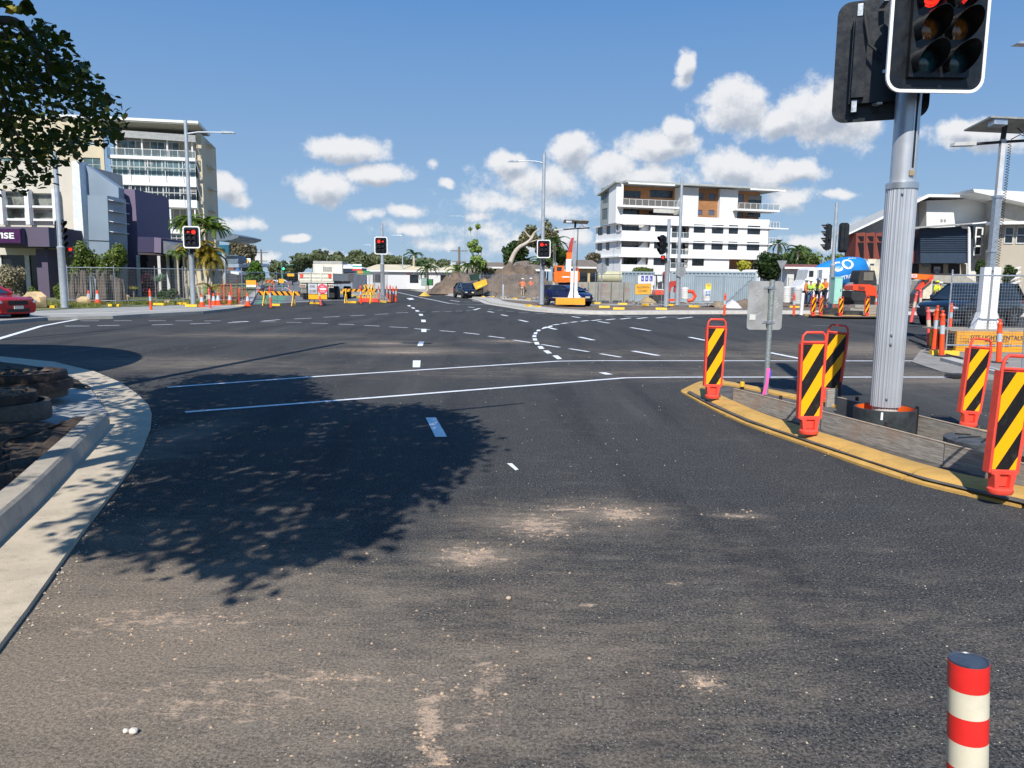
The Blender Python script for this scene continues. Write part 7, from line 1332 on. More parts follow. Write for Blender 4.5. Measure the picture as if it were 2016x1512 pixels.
croof = M('cream_metal_roof', (.66, .57, .38), .55, var=.04, scale=.5); wsh = M('white_shop_wall', (.62, .62, .62), .8, var=.05); tile = M('brown_tile_roof', (.19, .155, .125), .9, var=.2, scale=2, bump=.6, bs=10); brick = M('brown_brick', (.27, .17, .10), .9, var=.2, scale=2, bump=.3, bs=20)
s1 = gable('shop_building', 'long white shop with cream metal hip roof beyond the middle signal pole', 118, 712, 858, 534.5, 518.5, 549, croof, wsh, 14, .10); gable('shop_building', 'small pointed cream roof section right of the palm', 121, 826, 860, 530, 515, 549, croof, wsh, 8, .5); gable('shop_building', 'second cream roofed shop behind the worker and dirt pile', 112, 856, 930, 535, 521.5, 552, croof, wsh, 12, .25); 
for (px, txc) in ((800, 'SALE'),): a = AT(px, 542, 117.9); text(txc, s1, 'lettering', (AT(800,541,117.9).x-AT(712,549,118).x, AT(808,541,117.9).x-AT(712,549,118).x, AT(800,541,117.9).z-.1, AT(800,537.5,117.9).z-.1), -.05, M('red_sign_letters', (.6, .05, .04), .6), bold=.02)
gable('tiled_house', 'brick house with brown tile roof between the small palms and the dark tree', 96, 946, 998, 527, 514.5, 552, tile, brick, 9, .0, .5); gable('tiled_house', 'brown tiled house behind the dirt mound peak', 88, 1008, 1075, 532, 510.5, 560, tile, M('tan_brick', (.30, .21, .13), .9), 11, .15, .5); gable('tiled_house', 'brown tiled house between the light tower and the white apartments', 95, 1128, 1180, 527, 509, 548, tile, M('pale_brick', (.50, .38, .20), .9), 11, .12, .5)
gable('red_roof_house', 'white house with rusty red roof behind the concrete truck cab', 82, 1549, 1640, 528, 518, 556, M('rusty_red_roof', (.22, .07, .05), .7, .1, var=.35, scale=1.5), M('house_white', (.60, .60, .57), .8), 9, .03, .5)
tt_ = gable('white_marquee', 'white peaked marquee roof right of the tip truck', 100, 645, 693, 527, 518, 546, M('marquee_white', (.66, .68, .70), .6), M('marquee_blue_shade', (.22, .27, .36), .7), 10, .4)
pbx = lambda nm, lab, x0, x1, y0, y1, D, m, cat='sign board': smallsign(x0, x1, y0, y1, 556, D, lab, m, nm)
smallsign(694, 712, 520, 533, 550, 97, 'white green and red shop sign board behind the thin poles', [(.3, M('sign_red', (.60, .05, .04), .5)), (.25, white), (.2, M('sign_teal', (.05, .40, .30), .5)), (.25, white)], 'shop_sign_board'); smallsign(702, 728, 533, 541, 552, 95, 'orange and green shop awning sign below the cream roof', [(1., M('awning_green', (.02, .25, .08), .6))], 'shop_sign_board'); smallsign(704, 715, 534, 540, 552, 94.5, 'orange shop awning section left of the green one', [(1., M('awning_orange', (.70, .28, .03), .6))], 'shop_sign_board')
# service station cluster on the left side of the side road
t = T('petrol_station', 'petrol station canopies and shopfronts beyond the palms, left of the side road', 'building', tuple(G(450, 560, 0)), 0, None, True); teal = M('teal_sign', (.01, .11, .18), .5); cgr = M('canopy_grey_blue', (.14, .18, .22), .5, .2)
pp('teal_fascia', teal, [(428,482),(450,482),(450,502),(428,503)], 92, .6); a = AT(431, 495, 91.9); c = AT(442.5, 489, 91.9); text('use', t, 'lettering', (a.x, c.x, a.z, c.z), 91.95, blk, bold=.03)
pp('round_canopy', cgr, [(425,455.5),(440,457),(458,461),(470,464.5),(468,468),(455,472.5),(440,474),(425,474)], 88, 8); pp('curved_awning', cgr, [(443,503),(466,503.5),(469,510),(468,518),(443,519)], 90, 3); pp('awning_trim', rwh, [(443,501),(467,502),(467,504),(443,503.5)], 89.8, .3); pp('lower_awning', M('steel_blue_awning', (.26, .32, .38), .5), [(442,519),(470,519),(470,526),(442,527)], 89, 3)
pp('white_canopy', rwh, [(468,518),(500,518),(500,524),(470,526)], 96, 6); pp('white_canopy', rwh, [(447,533),(470,536),(470,541),(447,537)], 86, 4); pp('shopfront', M('station_shopfront', (.05, .05, .06), .3, var=.6, scale=.6), [(428,527),(500,526),(500,556),(428,560)], 97, 1); pp('brown_fascia', M('brown_fascia', (.20, .07, .03), .6), [(444,527),(460,527),(460,531),(444,531)], 88.5, .5); pp('grey_column', M('station_column', (.35, .38, .40), .6), [(437,498),(443,499),(444,560),(439,561)], 85, .5); pp('blue_panel', M('station_blue', (.03, .12, .35), .5), [(465,527),(470,527),(470,535),(465,535)], 88, .2)
smallsign(480, 493, 508.5, 520, 556, 100, 'white square petrol station sign with orange disc above the green bush', [(1., white)], 'station_sign'); a = AT(486, 514, 99.9); t9 = [o for o in bpy.data.objects if o.name.startswith('station_sign')][-1]; B().mat(sigora).lathe([(.24, -.02), (.24, 0)], c=(a.x, 99.9, a.z), n=24, axis='y').o('orange_disc', t9); p0 = AT(489.5, 517.5, 99.86); B().mat(black).prism([(p0.x-.1, p0.z-.05), (p0.x+.16, p0.z-.05), (p0.x, p0.z+.2)], 99.84, 99.87).o('black_corner', t9)
# traffic signal far away (green)
p = AT(556, 556, 120); t = T('green_traffic_signal', 'distant traffic signal showing green above the side road cars', 'traffic light', (p.x, 120, 0), 0, None, True); B().mat(M('far_green_pole', (.10, .25, .18), .6)).tube([(p.x, 120, 0), (p.x, 120, AT(556, 518, 120).z)], .13, 8).o('pole', t); a = AT(558.5, 529, 119.8); B().mat(black).box(a.x-.22, a.x+.22, 119.7, 119.9, a.z-.3, AT(558, 520, 119.8).z).o('housing', t); B().mat(M('green_lit', (.02, .4, .25), .4, emit=(.05, 1, .5), es=2.)).blob((a.x, 119.68, a.z), (.17, .03, .17), 10, 6).o('lens', t); B().mat(MATS['far_green_pole']).tube([(p.x, 120, AT(556, 522, 120).z), (AT(578, 521, 120).x, 120, AT(578, 521, 120).z)], .07, 6).o('mast_arm', t)
# rotten timber posts and rocks in the garden
woodp = M('old_grey_timber', (.13, .105, .085), .95, var=.5, scale=7, bump=.8, bs=18); rg = random.Random(21)
for k, (px, top) in enumerate([(143,557),(147,546),(154,538),(159,535),(164,541),(170,533),(176,534),(183,536),(188,533),(196,545),(203,534),(209,539),(214,537),(221,541),(230,546),(236,550),(243,548),(150,578)]):
    p = G(px, 597 if k < 17 else 599, .15); p.y += rg.uniform(-.4, .6); h = AT(px, top, p.y).z-.15; t = T('timber_post', 'weathered timber post, number in the rotten palisade', 'timber post', tuple(p), rg.uniform(0, 1), 'rotten timber posts in the left garden')
    t['label'] = ['short weathered post at the left end of the palisade','weathered timber post second from the left of the palisade','tall split grey post third from the left','weathered timber post fourth from the left','post beside the tall split grey post in the palisade','tallest pale timber post behind the left cones','tall timber post just right of the tallest pale one','timber post above the left garden cone','tall dark timber post near the palisade middle','low leaning post right of the palisade middle','tall post above the right garden cone','timber post just past the right garden cone','narrow timber post left of the fence post','timber post directly left of the panel joint','timber post just right of the fence panel joint','low dark post behind the grass tuft','rightmost post of the palisade by the spiky plant','very short stump in front of the palisade left end'][k]
    r = rg.uniform(.10, .15); b_ = B().mat(woodp); b_.tube([(0,0,-.05),(rg.uniform(-.03,.03),0,h*.5),(rg.uniform(-.06,.06),0,h)], [r, r*.95, r*.75], 7); b_.o('post', t)
for (px, py, r, lab) in [(68,606,.62,'big sandstone boulder in front of the red car'),(166,600,.36,'rounded garden rock left of the first garden cone'),(244,586+9,.40,'flat pale rock in the middle of the garden'),(330,598,.18,'small pale rock at the verge right of the bollard')]:
    p = G(px, py, .15); o = B().mat(M('sandstone', (.50, .36, .20), .9, var=.25, scale=2, bump=.5, bs=8)).blob((p.x, p.y, .15+r*.45), (r, r*.7, r*.75), 9, 6, .14, rg).o('boulder', None, None, 30); tag(o, lab, 'rock')
# ================================================================ vegetation
def leafcloud(b, rg, centers, n, size, asp=.55, flat=.0):
    """n leaf faces spread over clumps (centre, radii, weight), more of them towards each clump's skin"""
    tot = sum(c[2] for c in centers)
    for (c, r, w) in centers:
        for _ in range(int(n*w/tot)):
            d = Vector((rg.gauss(0, 1), rg.gauss(0, 1), rg.gauss(0, 1))).normalized(); q = rg.random()**.42
            P = Vector((c[0]+d.x*r[0]*q, c[1]+d.y*r[1]*q, c[2]+d.z*r[2]*q)); s = size*rg.uniform(.6, 1.4)
            nn = (d+Vector((rg.gauss(0, .7), rg.gauss(0, .7), rg.gauss(0, .7)+flat))).normalized(); x = nn.cross(Vector((rg.gauss(0, 1), rg.gauss(0, 1), rg.gauss(0, 1)))).normalized(); y = nn.cross(x)*asp
            b.add([P-x*s*.5, P-y*s*.5+x*s*.05, P+x*s*.5, P+y*s*.5+x*s*.05], [(0, 1, 2, 3)])
def clumps(rg, c, r, k, f=.42):
    out = []
    for _ in range(k):
        d = Vector((rg.gauss(0, 1), rg.gauss(0, 1), rg.gauss(0, 1)+.2)).normalized(); q = rg.uniform(.35, .8); s = f*rg.uniform(.6, 1.25)
        out.append(((c[0]+d.x*r[0]*q, c[1]+d.y*r[1]*q, c[2]+d.z*r[2]*q), (r[0]*s, r[1]*s, r[2]*s), s**2))
    return out
lgreen = LEAF('mid_green_leaves', '#3c5022', '#7a8a3c'); ldark = LEAF('dark_green_leaves', '#1c3014', '#48602a'); lolive = LEAF('olive_grey_leaves', '#5a5c3e', '#98946a'); lbright = LEAF('bright_green_leaves', '#4d7a1e', '#a6c24a'); ldist = LEAF('distant_tree_leaves', '#3e4a26', '#78805a'); lgrey = LEAF('grey_brown_leaves', '#4e4a38', '#8c8468'); lyel = LEAF('yellow_green_leaves', '#8a8c20', '#d0c850')
bark = M('bark', (.16, .13, .10), .95, var=.3, scale=6, bump=.6, bs=20); pbark = M('pale_bark', (.46, .40, .33), .9, var=.2, scale=3)
def tree(px, D, y_top, y_bot, wpx, lab, lm, n=2600, size=None, name='tree', cat='tree', nc=12, seed=0, base=0., trunk=True, trm=None, dep=None, group=None):
    rg = random.Random(seed or int(px*7+D)); c = AT(px, (y_top+y_bot)/2, D); w = wpx*D/FPX/2; h = (y_bot-y_top)*D/FPX/2; size = size or max(.16, D*.0045); t = T(name, lab, cat, (c.x, D, base), rg.uniform(-.3, .3)*0, group); cz = c.z-base; dp = dep or min(w, h*1.6)
    bb = B().mat(lm); leafcloud(bb, rg, [((0, 0, cz), (w*.62, dp*.62, h*.72), .5)]+clumps(rg, (0, 0, cz), (w, dp, h), nc), n, size); bb.o('crown' if cat != 'shrub' else 'foliage', t)
    if trunk:
        tr_ = B().mat(trm or bark); r0 = max(.08, w*.07); tr_.tube([(0, 0, 0), (w*.05, 0, cz*.5), (0, 0, cz)], [r0, r0*.8, r0*.35], 8); o = tr_.o('trunk', t, smooth=60)
        for k in range(4): a = k*1.6+rg.random(); B().mat(trm or bark).tube([(w*.03, 0, cz*.55), (math.cos(a)*w*.3, math.sin(a)*dp*.3, cz*.9), (math.cos(a)*w*.6, math.sin(a)*dp*.6, cz+h*.3)], [r0*.5, r0*.35, r0*.15], 6).o('branch', o, smooth=60)
    return t
# far belt of trees
GT = 'row of far trees beyond the shops'
for a in [(622,150,494,530,66,'broad far tree above the tip truck cab',ldist),(664,160,500,530,34,'far small tree right of the tip truck crown tree',ldist),(700,150,498,528,62,'far tree behind the thin street poles',ldist),(742,152,500,528,60,'far tree behind the middle red signal',ldist),(785,150,504,528,62,'far tree left of the far palm, above the cream roof',ldist),(836,150,507,530,46,'far tree right of the far palm',ldist),(866,150,512,534,44,'low far tree above the second cream roof',ldist),
          (588,170,512,535,22,'far dark tree just left of the tip truck',ldist),(548,175,513,548,44,'far hazy tree behind the green signal',ldist),(575,175,520,548,30,'far tree behind the mast arm of the green signal',ldist),(925,130,517,545,36,'far bushy tree behind the lopped tree trunks',lgreen),(1580,118,487,548,68,'rounded green tree behind the red roof house',lgreen),(1668,125,498,535,54,'green tree right of the far signal pole behind the blue drum',lgreen),(1556,110,500,545,30,'dark tree between the white block and the red roof house',ldark)]:
    tree(a[0], a[1], a[2]-2, a[3]+4, a[4]*1.25, a[5], a[6], 2600, None, seed=int(a[0]), group=GT, dep=6)
tree(482, 118, 466, 535, 44, 'large grey brown tree behind the petrol station canopies', lgrey, 3600, seed=12); tree(462, 120, 474, 520, 34, 'left lower grey brown tree behind the round station canopy', lgrey, 2200, seed=13)
tree(505, 84, 513, 563, 46, 'bright green bushy shrub at the corner of the side road', LEAF('bush_green', '#2c5014', '#6c8a30'), 3400, .30, 'shrub', 'shrub', 10, 14, trunk=False)
tree(1013, 98, 477, 532, 66, 'dark green round tree behind the leaning pale trunk', ldark, 3600, seed=15); tree(1040, 94, 446, 492, 50, 'sparse olive gum crown at the top of the leaning trunk', lolive, 1500, seed=16, trunk=False, nc=9); tree(1078, 96, 438, 545, 46, 'tall olive grey gum right of the red signal', lolive, 2800, seed=17, nc=16); tree(1105, 95, 480, 535, 34, 'green tree between the tall gum and the excavator boom', lgreen, 1800, seed=18)
tree(1166, 112, 496, 520, 44, 'bare twiggy tree left of the white apartment block', lgrey, 1300, seed=19, nc=8); tree(1265, 62, 524, 548, 62, 'green shrub behind the hire sign board', lgreen, 1500, .22, 'shrub', 'shrub', 8, 20, trunk=False)
tree(1518, 60, 496, 556, 74, 'large dark green shrub right of the white apartment block', LEAF('dense_dark_leaves', '#16260e', '#3c5220'), 5200, .24, 'shrub', 'shrub', 16, 22, trunk=False); tree(1464, 66, 512, 534, 36, 'bright yellow green shrub at the apartment entrance', lyel, 900, .26, 'shrub', 'shrub', 7, 23, trunk=False)
tree(1930, 69, 507, 548, 22, 'slim dark conifer left of the light tower mast', ldark, 1100, .2, 'conifer', 'tree', 6, 24); tree(1986, 69, 515, 562, 34, 'slim conifer right of the light tower mast', ldark, 1500, .2, 'conifer', 'tree', 7, 25)
# garden at left
tree(166, 50.5, 475, 560, 62, 'bushy green tree left one of two before the grey fins', lgreen, 4200, .19, 'garden_tree', 'tree', 14, 31); tree(221, 50.5, 478, 565, 60, 'bushy green tree right one of two before the mauve wall', lgreen, 4200, .19, 'garden_tree', 'tree', 14, 32)
tree(22, 49, 516, 600, 66, 'pale flowering shrub behind the red car', LEAF('pinkish_flower_leaves', '#5c6038', '#b8a890', c2='#e8d8c8'), 4600, .15, 'shrub', 'shrub', 14, 33, trunk=False); tree(118, 48.5, 556, 603, 26, 'small green shrub at the leftmost signal pole', lgreen, 1400, .14, 'shrub', 'shrub', 7, 34, trunk=False)
tree(62, 49, 565, 602, 34, 'low green shrub right of the pale flowering shrub', lgreen, 1300, .14, 'shrub', 'shrub', 7, 44, trunk=False)
tree(293, 49.5, 532, 580, 34, 'dark red leaved garden plant behind the fence', LEAF('red_leaves', '#2c0c14', '#5a2030'), 1300, .22, 'shrub', 'shrub', 7, 35, trunk=False); tree(205, 48.2, 570, 600, 40, 'low grassy yellow green tuft among the posts', lyel, 700, .2, 'grass_tuft', 'plant', 6, 36, trunk=False)
tree(330, 49.3, 566, 598, 46, 'trailing green garden bush right of the spiky plant', ldark, 1500, .2, 'shrub', 'shrub', 7, 37, trunk=False); tree(138, 49.8, 540, 600, 20, 'dark vine beside the leftmost signal pole', ldark, 1200, .16, 'shrub', 'shrub', 6, 38, trunk=False)
def spiky(px, py, D, r, lab, lm, n=60, up=.6, seed=1, wd=.03):
    rg = random.Random(seed); c = AT(px, py, D); t = T('spiky_plant', lab, 'plant', (c.x, D, .15)); bb = B().mat(lm)
    for _ in range(n):
        a = rg.uniform(0, 6.28); e = rg.uniform(.1, 1.)*up+.2; d = Vector((math.cos(a)*math.cos(e), math.sin(a)*math.cos(e), math.sin(e))); s = d.cross(Vector((0, 0, 1))).normalized()*wd; z = Vector((0, 0, c.z-.15)); e1 = z+d*r*rg.uniform(.6, 1); bb.add([z-s, z+s, e1-Vector((0, 0, r*.1))], [(0, 1, 2)]); 
    bb.o('leaves', t); B().mat(bark).tube([(0, 0, 0), (0, 0, c.z-.15)], .05, 6).o('stem', t)
spiky(263, 570, 48.7, .55, 'grass tree tuft behind the fence between post and red plant', lyel, 140, .5, 2, .015); spiky(311, 555, 49.2, .75, 'pale green spiky garden plant right of the red leaved plant', LEAF('sage_leaves', '#5a7458', '#a0b498'), 110, .9, 3, .03); spiky(318, 548, 50, .6, 'upper spiky rosette behind the pale garden plant', LEAF('sage_leaves', '#5a7458', '#a0b498'), 80, .9, 4, .03)
rg = random.Random(8); bb = B().mat(LEAF('grass_blades', '#4a5a20', '#9a9850', trans=.2))
for k in range(9000):
    px = rg.uniform(-40, 470); py = rg.uniform(597, 606) if px < 200 else rg.uniform(592, 600); p = G(px, py, .15); h = rg.uniform(.05, .22); a = rg.uniform(0, 3.14); d = Vector((math.cos(a), math.sin(a), 0))*.02; l = Vector((rg.gauss(0, .05), rg.gauss(0, .05), h)); bb.add([p-d, p+d, p+l], [(0, 1, 2)])
tag(bb.o('grass'), 'short patchy grass in the left garden verge', 'grass', kind='stuff')
bb = B().mat(LEAF('weed_blades', '#6a6c30', '#a09858', trans=.2))
for k in range(4000): px = rg.uniform(765, 850); p = G(px, rg.uniform(558.5, 562), .12); h = rg.uniform(.2, .9); a = rg.uniform(0, 3.14); d = Vector((math.cos(a), math.sin(a), 0))*.06; l = Vector((rg.gauss(0, .15), rg.gauss(0, .15), h)); bb.add([p-d, p+d, p+l], [(0, 1, 2)])
tag(bb.o('weeds'), 'dry yellow green weeds before the cream roofed shop', 'weeds', kind='stuff')
# palms
def palm(px, D, ycrown, ybase, r, lab, lm, nf=16, seed=1, trunks=((0, 0),), droop=1., name='palm_tree', tr=.16, zb=0.):
    rg = random.Random(seed); c = AT(px, ycrown, D); t = T(name, lab, 'palm', (c.x, D, zb), 0)
    for (ox, oz) in trunks:
        H = c.z-zb+oz; B().mat(pbark).tube([(ox*.4, 0, 0), (ox*.8, 0, H*.5), (ox, 0, H)], [tr*1.2, tr, tr*.8], 8).o('trunk', t, smooth=60); o0 = Vector((ox, 0, H))
        for k in range(nf):
            a = 2*math.pi*k/nf+rg.uniform(-.2, .2); el = rg.uniform(.1, 1.25); L_ = r*rg.uniform(.75, 1.1); pts = []; d = Vector((math.cos(a), math.sin(a), 0)); P = o0.copy(); ang = el
            for j in range(8): pts.append(P.copy()); P = P+(d*math.cos(ang)+Vector((0, 0, math.sin(ang))))*L_/7; ang -= .26*droop*rg.uniform(.8, 1.2)
            bb = B().mat(lm); side = d.cross(Vector((0, 0, 1)))
            bb.tube(pts, [.03*(1-j/9) for j in range(8)], 4)
            for j in range(1, 8):
                for q in (0, .33, .66):
                    if j == 7 and q: continue
                    A_ = pts[j].lerp(pts[min(j+1, 7)], q); fr = (pts[j]-pts[j-1]).normalized(); ll = L_*.34*(1-abs(j+q-3.6)/5.2)
                    for s in (-1, 1): e = A_+(side*s*.75+fr*.75+Vector((0, 0, -.35+rg.uniform(-.15, .1)))).normalized()*ll; w = fr*.034*r; bb.add([A_-w, A_+w, e], [(0, 1, 2)])
            bb.o('frond', t)
    return t
lp = LEAF('palm_green', '#3c561c', '#7c9434'); lpd = LEAF('palm_dark', '#2c4424', '#5e7840'); lpy = LEAF('palm_golden', '#5c5c1c', '#b89c3c')
palm(362, 52, 446, 600, 1.2, 'clump of tall golden cane palms, left crown behind the left signal pole', lp, 24, 51, ((0, 0), (.5, .35)), 1., 'cane_palm', .08, .15); palm(406, 53, 440, 600, 1.3, 'tall cane palm crown right of the left signal pole', lp, 26, 52, ((0, 0), (.6, -.4)), 1., 'cane_palm', .09, .15)
palm(395, 51, 487, 600, 1.5, 'lower golden cane palm tuft right of the left signal pole', lpy, 22, 53, ((0, 0), (.7, -.5), (-.5, -.3)), 1.2, 'cane_palm', .07, .15); palm(415, 51, 515, 600, 1.4, 'lowest golden cane palm tuft above the wire fence', lpy, 22, 54, ((0, 0), (-.7, .5)), 1.3, 'cane_palm', .07, .15); palm(349, 50, 500, 600, 1.1, 'small cane palm behind the fence left of the signal pole', lp, 12, 55, ((0, 0),), 1.2, 'cane_palm', .07, .15)
palm(415, 49, 570, 598, 1.1, 'small yellowish palm tuft near the green pillar', lpy, 12, 56, ((0, 0),), 1., 'cane_palm', .06, .15)
palm(815, 124, 503, 545, 2.3, 'far tall palm above the cream shop roof', lpd, 13, 57, ((0, 0), (1.2, -1.6)), 1.1, tr=.25); palm(841, 104, 531, 560, 2.1, 'palm standing in front of the cream shop wall', lpd, 16, 58, ((0, 0),), 1.3, tr=.22); palm(1092, 92, 480, 550, 2.3, 'dark green palm right of the red signal', lpd, 14, 59, ((0, 0), (-1.5, -2.2)), 1.2, tr=.2)
palm(1533, 100, 482, 548, 1.9, 'palm behind the right end balcony of the white block', lpd, 13, 60, ((0, 0),), 1.2, tr=.2); palm(1570, 108, 494, 548, 2.4, 'palm left of the rounded green tree', lpd, 14, 61, ((0, 0),), 1.2, tr=.2); palm(924, 92, 525, 555, 2., 'small palm among the thin trunks right of the sedan pole', lpd, 12, 62, ((0, 0), (1.6, -.6)), 1.2, tr=.15); palm(898, 93, 533, 556, 1.8, 'low palm under the lopped trunk', lp, 12, 63, ((0, 0),), 1.2, tr=.15)
# thin tree with two spindly stems, lopped tree, leaning trunk
D = 92; p = AT(934, 556, D); t = T('spindly_tree', 'tall thin tree with two high tufts right of the sedan light pole', 'tree', (p.x, D, 0)); rg = random.Random(4); cs = []
for (x0, x1, yt) in ((928, 926, 449), (940, 938, 443), (932, 930, 478), (945, 946, 475)):
    a = AT(x0, 556, D)-p; c = AT(x1, yt, D)-p; B().mat(pbark).tube([(a.x, 0, 0), ((a.x+c.x)/2+.2, 0, c.z*.5+.8), (c.x, 0, c.z+1.0)], [.09, .06, .03], 6).o('stem', t)
bb = B().mat(LEAF('pawpaw_leaves', '#4c6c2c', '#a0b464')); q = lambda x, y: ((AT(x, y, D)-p).x, 0, AT(x, y, D).z); sc_ = D/FPX
leafcloud(bb, rg, [(q(926, 451), (2.4*sc_, .2, 2*sc_), .15), (q(941, 446), (4*sc_, .3, 4.5*sc_), .35), (q(927, 482), (7*sc_, .6, 6*sc_), 1), (q(936, 476), (6*sc_, .6, 4*sc_), .6), (q(940, 490), (8*sc_, .6, 7*sc_), 1), (q(930, 492), (5*sc_, .6, 5*sc_), .5), (q(938, 512), (12*sc_, 1, 9*sc_), 1.5), (q(950, 520), (9*sc_, 1, 8*sc_), .9)], 2200, .42); bb.o('crown', t)
D = 95; p = AT(902, 556, D); t = T('lopped_tree', 'lopped bare tree with stub branches beside the timber power pole', 'tree', (p.x, D, 0)); B().mat(bark).tube([(0, 0, 0), (-.1, 0, 2.4), (.0, 0, 3.8)], [.35, .3, .22], 8).o('trunk', t); 
for a in [(892, 500), (898, 497), (908, 506)]: c = AT(a[0], a[1], D)-p; B().mat(bark).tube([(-.05, 0, 2.3), (c.x*.5, 0, 3.2), (c.x, 0, c.z+0)], [.16, .12, .08], 6).o('branch', t)
D = 92; p0 = AT(1004, 521, D); t = T('gum_tree', 'pale leaning gum trunk rising out of the dirt mound', 'tree', (p0.x, D, 0), 0, None, True); B().mat(pbark).tube(smoothpath([AT(1000, 550, D), AT(1004, 521, D), AT(1012, 500, D), AT(1022, 487, D), AT(1036, 479, D), AT(1046, 470, D), AT(1052, 458, D)], 4), [.34*(1-i/40) for i in range(25)], 9).o('trunk', t, smooth=60)
for a in [(1052, 458, 1066, 448), (1036, 479, 1058, 472), (1046, 470, 1030, 452)]: B().mat(pbark).tube([AT(a[0], a[1], D), AT(a[2], a[3], D)], [.12, .05], 6).o('branch', t)

# ================================================================ the near tree, out of frame except its lowest boughs
def inpoly(x, y, P):
    k = False; n = len(P)
    for i in range(n):
        x1, y1 = P[i]; x2, y2 = P[(i+1) % n]
        if (y1 > y) != (y2 > y) and x < (x2-x1)*(y-y1)/(y2-y1)+x1: k = not k
    return k
CRi = CR.inverted()
def proj(P):
    v = CRi @ (P-Vector((0, 0, HC)))
    return (1e9, 1e9) if v.z > -.05 else (1008+FPX*v.x/-v.z, 756-FPX*v.y/-v.z)
VIS = [(-40,60),(20,42),(70,32),(100,45),(128,42),(140,68),(146,100),(150,118),(180,120),(183,150),(208,160),(212,180),(262,208),(255,225),(232,228),(256,238),(248,262),(238,266),(242,285),(225,280),(200,290),(165,285),(158,320),(128,318),(122,340),(104,345),(98,378),(80,355),(62,372),(40,392),(22,372),(-40,360)]
GAPS = [((98,188),17),((60,200),9),((128,205),9),((40,172),8),((10,28),22),((75,235),8),((135,180),9)]
SHD = [(300,772),(262,850),(250,905),(168,1075),(230,1085),(300,1112),(420,1095),(455,1150),(520,1152),(600,1102),(700,1072),(760,1040),(850,985),(885,935),(935,905),(948,862),(905,815),(840,800),(740,800),(640,790),(600,760),(595,742),(500,735),(400,738)]
SPOT = [((390,1050),26),((330,1060),30),((520,1075),30),((640,1020),22),((300,940),26),((290,870),20),((340,985),18),((560,1010),18),((265,820),18),((330,905),12),((480,1100),24),((410,985),14),((700,980),12)]
rg = random.Random(77); tt = T('overhanging_tree', 'dark leafy tree overhanging the top left corner of the photo', 'tree', (-5.2, 2.6, .12), 0, None, True)
tb_ = B().mat(bark); tb_.tube([(-5.2, 2.6, .1), (-5.1, 2.7, 1.4), (-4.7, 2.9, 2.7), (-4.2, 3.2, 3.8)], [.2, .16, .14, .11], 12); trk = tb_.o('trunk', tt, smooth=60)
near_leaf = LEAF('near_leaves', '#222f14', '#5a7026', .42, .32, '#b4ac48')
twigs = []
def sample_sh():
    while True:
        x, y = rg.uniform(160, 950), rg.uniform(735, 1155)
        if not inpoly(x, y, SHD): continue
        if any((x-c[0])**2+((y-c[1])*1.9)**2 < r*r for c, r in SPOT): continue
        return x, y
tries = 0
while len(twigs) < 2500 and tries < 60000:
    tries += 1; y0 = None
    # uniform over the ground area of the shadow
    gx, gy = rg.uniform(-5.8, 0), rg.uniform(3.9, 13.); pr = proj(Vector((gx, gy, 0)))
    if not inpoly(pr[0], pr[1], SHD) or any((pr[0]-c[0])**2+((pr[1]-c[1])*1.9)**2 < r*r for c, r in SPOT): continue
    for _ in range(6):
        z = rg.uniform(3.0, 6.2); P = Vector((gx-SK[0]*z, gy-SK[1]*z, z)); q = proj(P)
        if -60 < q[0] < 2076 and -75 < q[1] < 1500:
            if rg.random() < .8: continue
            if q[0] > -20 and not (inpoly(q[0], q[1], VIS) and not any((q[0]-c[0])**2+(q[1]-c[1])**2 < r*r for c, r in GAPS)): continue
        twigs.append(P); break
nsh = len(twigs); tries = 0; vis = []
while len(vis) < 235 and tries < 20000:
    tries += 1; x, y = rg.uniform(-120, 262), rg.uniform(30, 392)
    if x > -30 and (not inpoly(x, y, VIS) or any((x-c[0])**2+(y-c[1])**2 < (r+3)**2 for c, r in GAPS)): continue
    vis.append(AT(x, y, rg.uniform(5.6, 8.2)))
for _ in range(3800):       # the part over the verge, left of the frame
    gx, gy = rg.uniform(-9.5, -3.6), rg.uniform(2.5, 12.5); z = rg.uniform(3.2, 5.8); P = Vector((gx-SK[0]*z, gy-SK[1]*z, z)); q = proj(P)
    if -80 < q[0] < 2076 and -120 < q[1] < 1500: continue
    g_ = proj(Vector((gx, gy, 0)))
    if g_[0] > 130 and not (150 < g_[0] < 300 and rg.random() < .3 and 740 < g_[1] < 960): continue
    if (890 if g_[0] > 60 else 1005) < g_[1] and g_[0] > -160: continue
    twigs.append(P)
bb = B().mat(near_leaf)
def leaf(b, P, d, nrm, l):
    x = d.normalized(); y = nrm.cross(x); y = y.normalized() if y.length > 1e-3 else Vector((0, 1, 0)); n_ = x.cross(y); w = l*.33; f_ = n_*l*.06
    b.add([P, P+x*l*.28+y*w*.8+f_, P+x*l*.62+y*w+f_, P+x*l, P+x*l*.62-y*w+f_, P+x*l*.28-y*w*.8+f_, P+x*l*.5], [(0, 6, 1), (1, 6, 2), (2, 6, 3), (3, 6, 4), (4, 6, 5), (5, 6, 0)])
def spray(b, P, n, sp, l):
    for _ in range(n):
        o = Vector((rg.gauss(0, sp), rg.gauss(0, sp), rg.gauss(0, sp*.8))); q = proj(P+o)
        if -5 < q[0] < 2026 and -50 < q[1] < 1500 and not inpoly(q[0], q[1], VIS): continue
        leaf(b, P+o, Vector((rg.gauss(0, 1), rg.gauss(0, 1), rg.gauss(-.3, .7))), Vector((rg.gauss(0, .6), rg.gauss(0, .6), 1)).normalized(), l*rg.uniform(.7, 1.25))
for P in twigs: spray(bb, P, 9, .10, .115)
for P in vis: spray(bb, P, 15, .075, .068)
bb.o('crown', tt)
hub = Vector((-4.2, 3.2, 3.8))
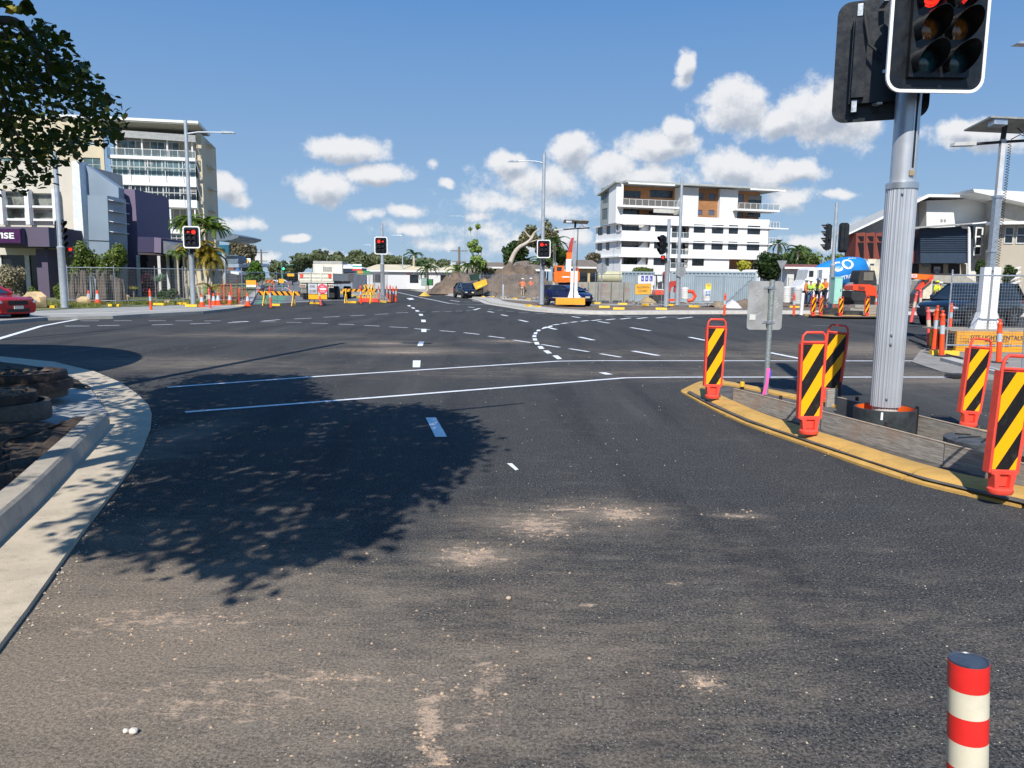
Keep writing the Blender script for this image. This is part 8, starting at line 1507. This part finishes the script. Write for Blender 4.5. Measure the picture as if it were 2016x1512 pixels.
for tgt, r in [((-.9, 5.0, 5.2), .07), ((-2.4, 2.0, 5.4), .07), ((-3.2, 4.6, 5.0), .08), ((-1.6, 3.2, 4.8), .06), ((-4.4, 5.4, 4.9), .07), ((-6.2, 4.8, 4.8), .07), ((-5.6, 2.2, 5.2), .06)]:
    e = Vector(tgt); m_ = hub.lerp(e, .5)+Vector((rg.uniform(-.2, .2), rg.uniform(-.2, .2), .3)); br = B().mat(bark).tube(smoothpath([hub, m_, e], 4), [r*(1-i/12) for i in range(9)], 7).o('branch', trk, smooth=60)
V = lambda x, y, D: AT(x, y, D)
for pts, r in [([(-120,10,6.4),(-20,38,6.5),(30,42,6.6),(62,70,6.7),(92,104,6.8),(120,128,6.9),(160,148,7.0)], .045), ([(-120,60,6.5),(0,70,6.6),(50,72,6.7),(100,112,6.8)], .025), ([(92,104,6.8),(96,140,6.8),(104,172,6.9),(96,190,6.9),(110,230,7)], .02), ([(30,42,6.6),(60,85,6.7),(90,120,6.8),(150,140,6.9),(190,180,7.2),(225,205,7.3)], .02), ([(-60,130,6.4),(0,160,6.5),(20,240,6.6),(60,300,6.7),(100,330,6.8)], .022), ([(104,172,6.9),(150,165,7),(180,172,7)], .012), ([(20,240,6.6),(30,320,6.6),(50,360,6.6)], .014)]:
    B().mat(bark).tube(smoothpath([V(*p) for p in pts], 4), [r*(1-i/((len(pts)-1)*4+6)) for i in range((len(pts)-1)*4+1)], 7).o('branch', trk, smooth=60)
o = B().mat(near_leaf); 
for _ in range(5): spray(o, V(40+rg.uniform(-14, 14), 12+rg.uniform(-6, 8), 5.5), 0, .02, .1)
for k in range(10): leaf(o, V(26+k*3.6, 3+(k % 4)*5, 5.6), Vector((rg.gauss(0, 1), rg.gauss(0, .3), rg.gauss(-.6, .3))), Vector((0, 1, .4)), .09)
o.o('hanging_leaves', tt)
t = T('street_light_pole', 'street light beyond the right edge, only its lamp tip in the top right corner', 'street light', (AT(2330, 600, 22).x, 22, .1), 0, None, True); a = AT(1996, 86, 22); c = AT(2330, 80, 22); B().mat(steelp).tube([(c.x, 22, .1), (c.x, 22, c.z+.3)], [.13, .08], 12).o('pole', t, smooth=50); B().mat(steelp).tube([(c.x, 22, c.z), (a.x+.7, 22, a.z+.02)], .035, 8).o('arm', t); B().mat(alu).prism([(a.x, a.z-.03), (a.x+.1, a.z+.03), (a.x+.75, a.z+.07), (a.x+.75, a.z-.05)], 21.85, 22.15).o('lamp_head', t)
# street light standing just outside the left edge (throws the long pole shadow)
t = T('street_light_pole', 'street light pole standing beyond the left edge of the photo', 'street light', (-6.45, 9.15, .1)); B().mat(steelp).lathe([(.14, 0), (.13, 2.6), (.10, 2.7), (.085, 10.3), (.001, 10.32)], n=16).o('pole', t, smooth=40); B().mat(steelp).tube([(0, 0, 9.9), (1.6, .4, 10.1)], .035, 8).o('arm', t); B().mat(alu).box(1.5, 2.3, .28, .55, 10.05, 10.15).o('lamp_head', t)
t = T('added_canopy', 'unseen round canopy added to cast the rounded shadow at left', 'canopy', (-12.7, 8.8, .1)); B().mat(concg).lathe([(4.55, 4.6), (4.6, 4.7), (4.55, 4.8), (.001, 4.95)], n=56, sq=1.0).o('canopy', t, smooth=50); B().mat(steelp).lathe([(.12, 0), (.12, 4.65)], n=14).o('post', t)  # canopy added out of view, sized to throw the rounded shadow at left
t = T('tall_pole', 'tall pole beyond the left edge of the photo', 'pole', (-14.6, 11.6, .1)); B().mat(steelp).lathe([(.08, 0), (.06, 12.2), (.001, 12.22)], n=12).o('pole', t)
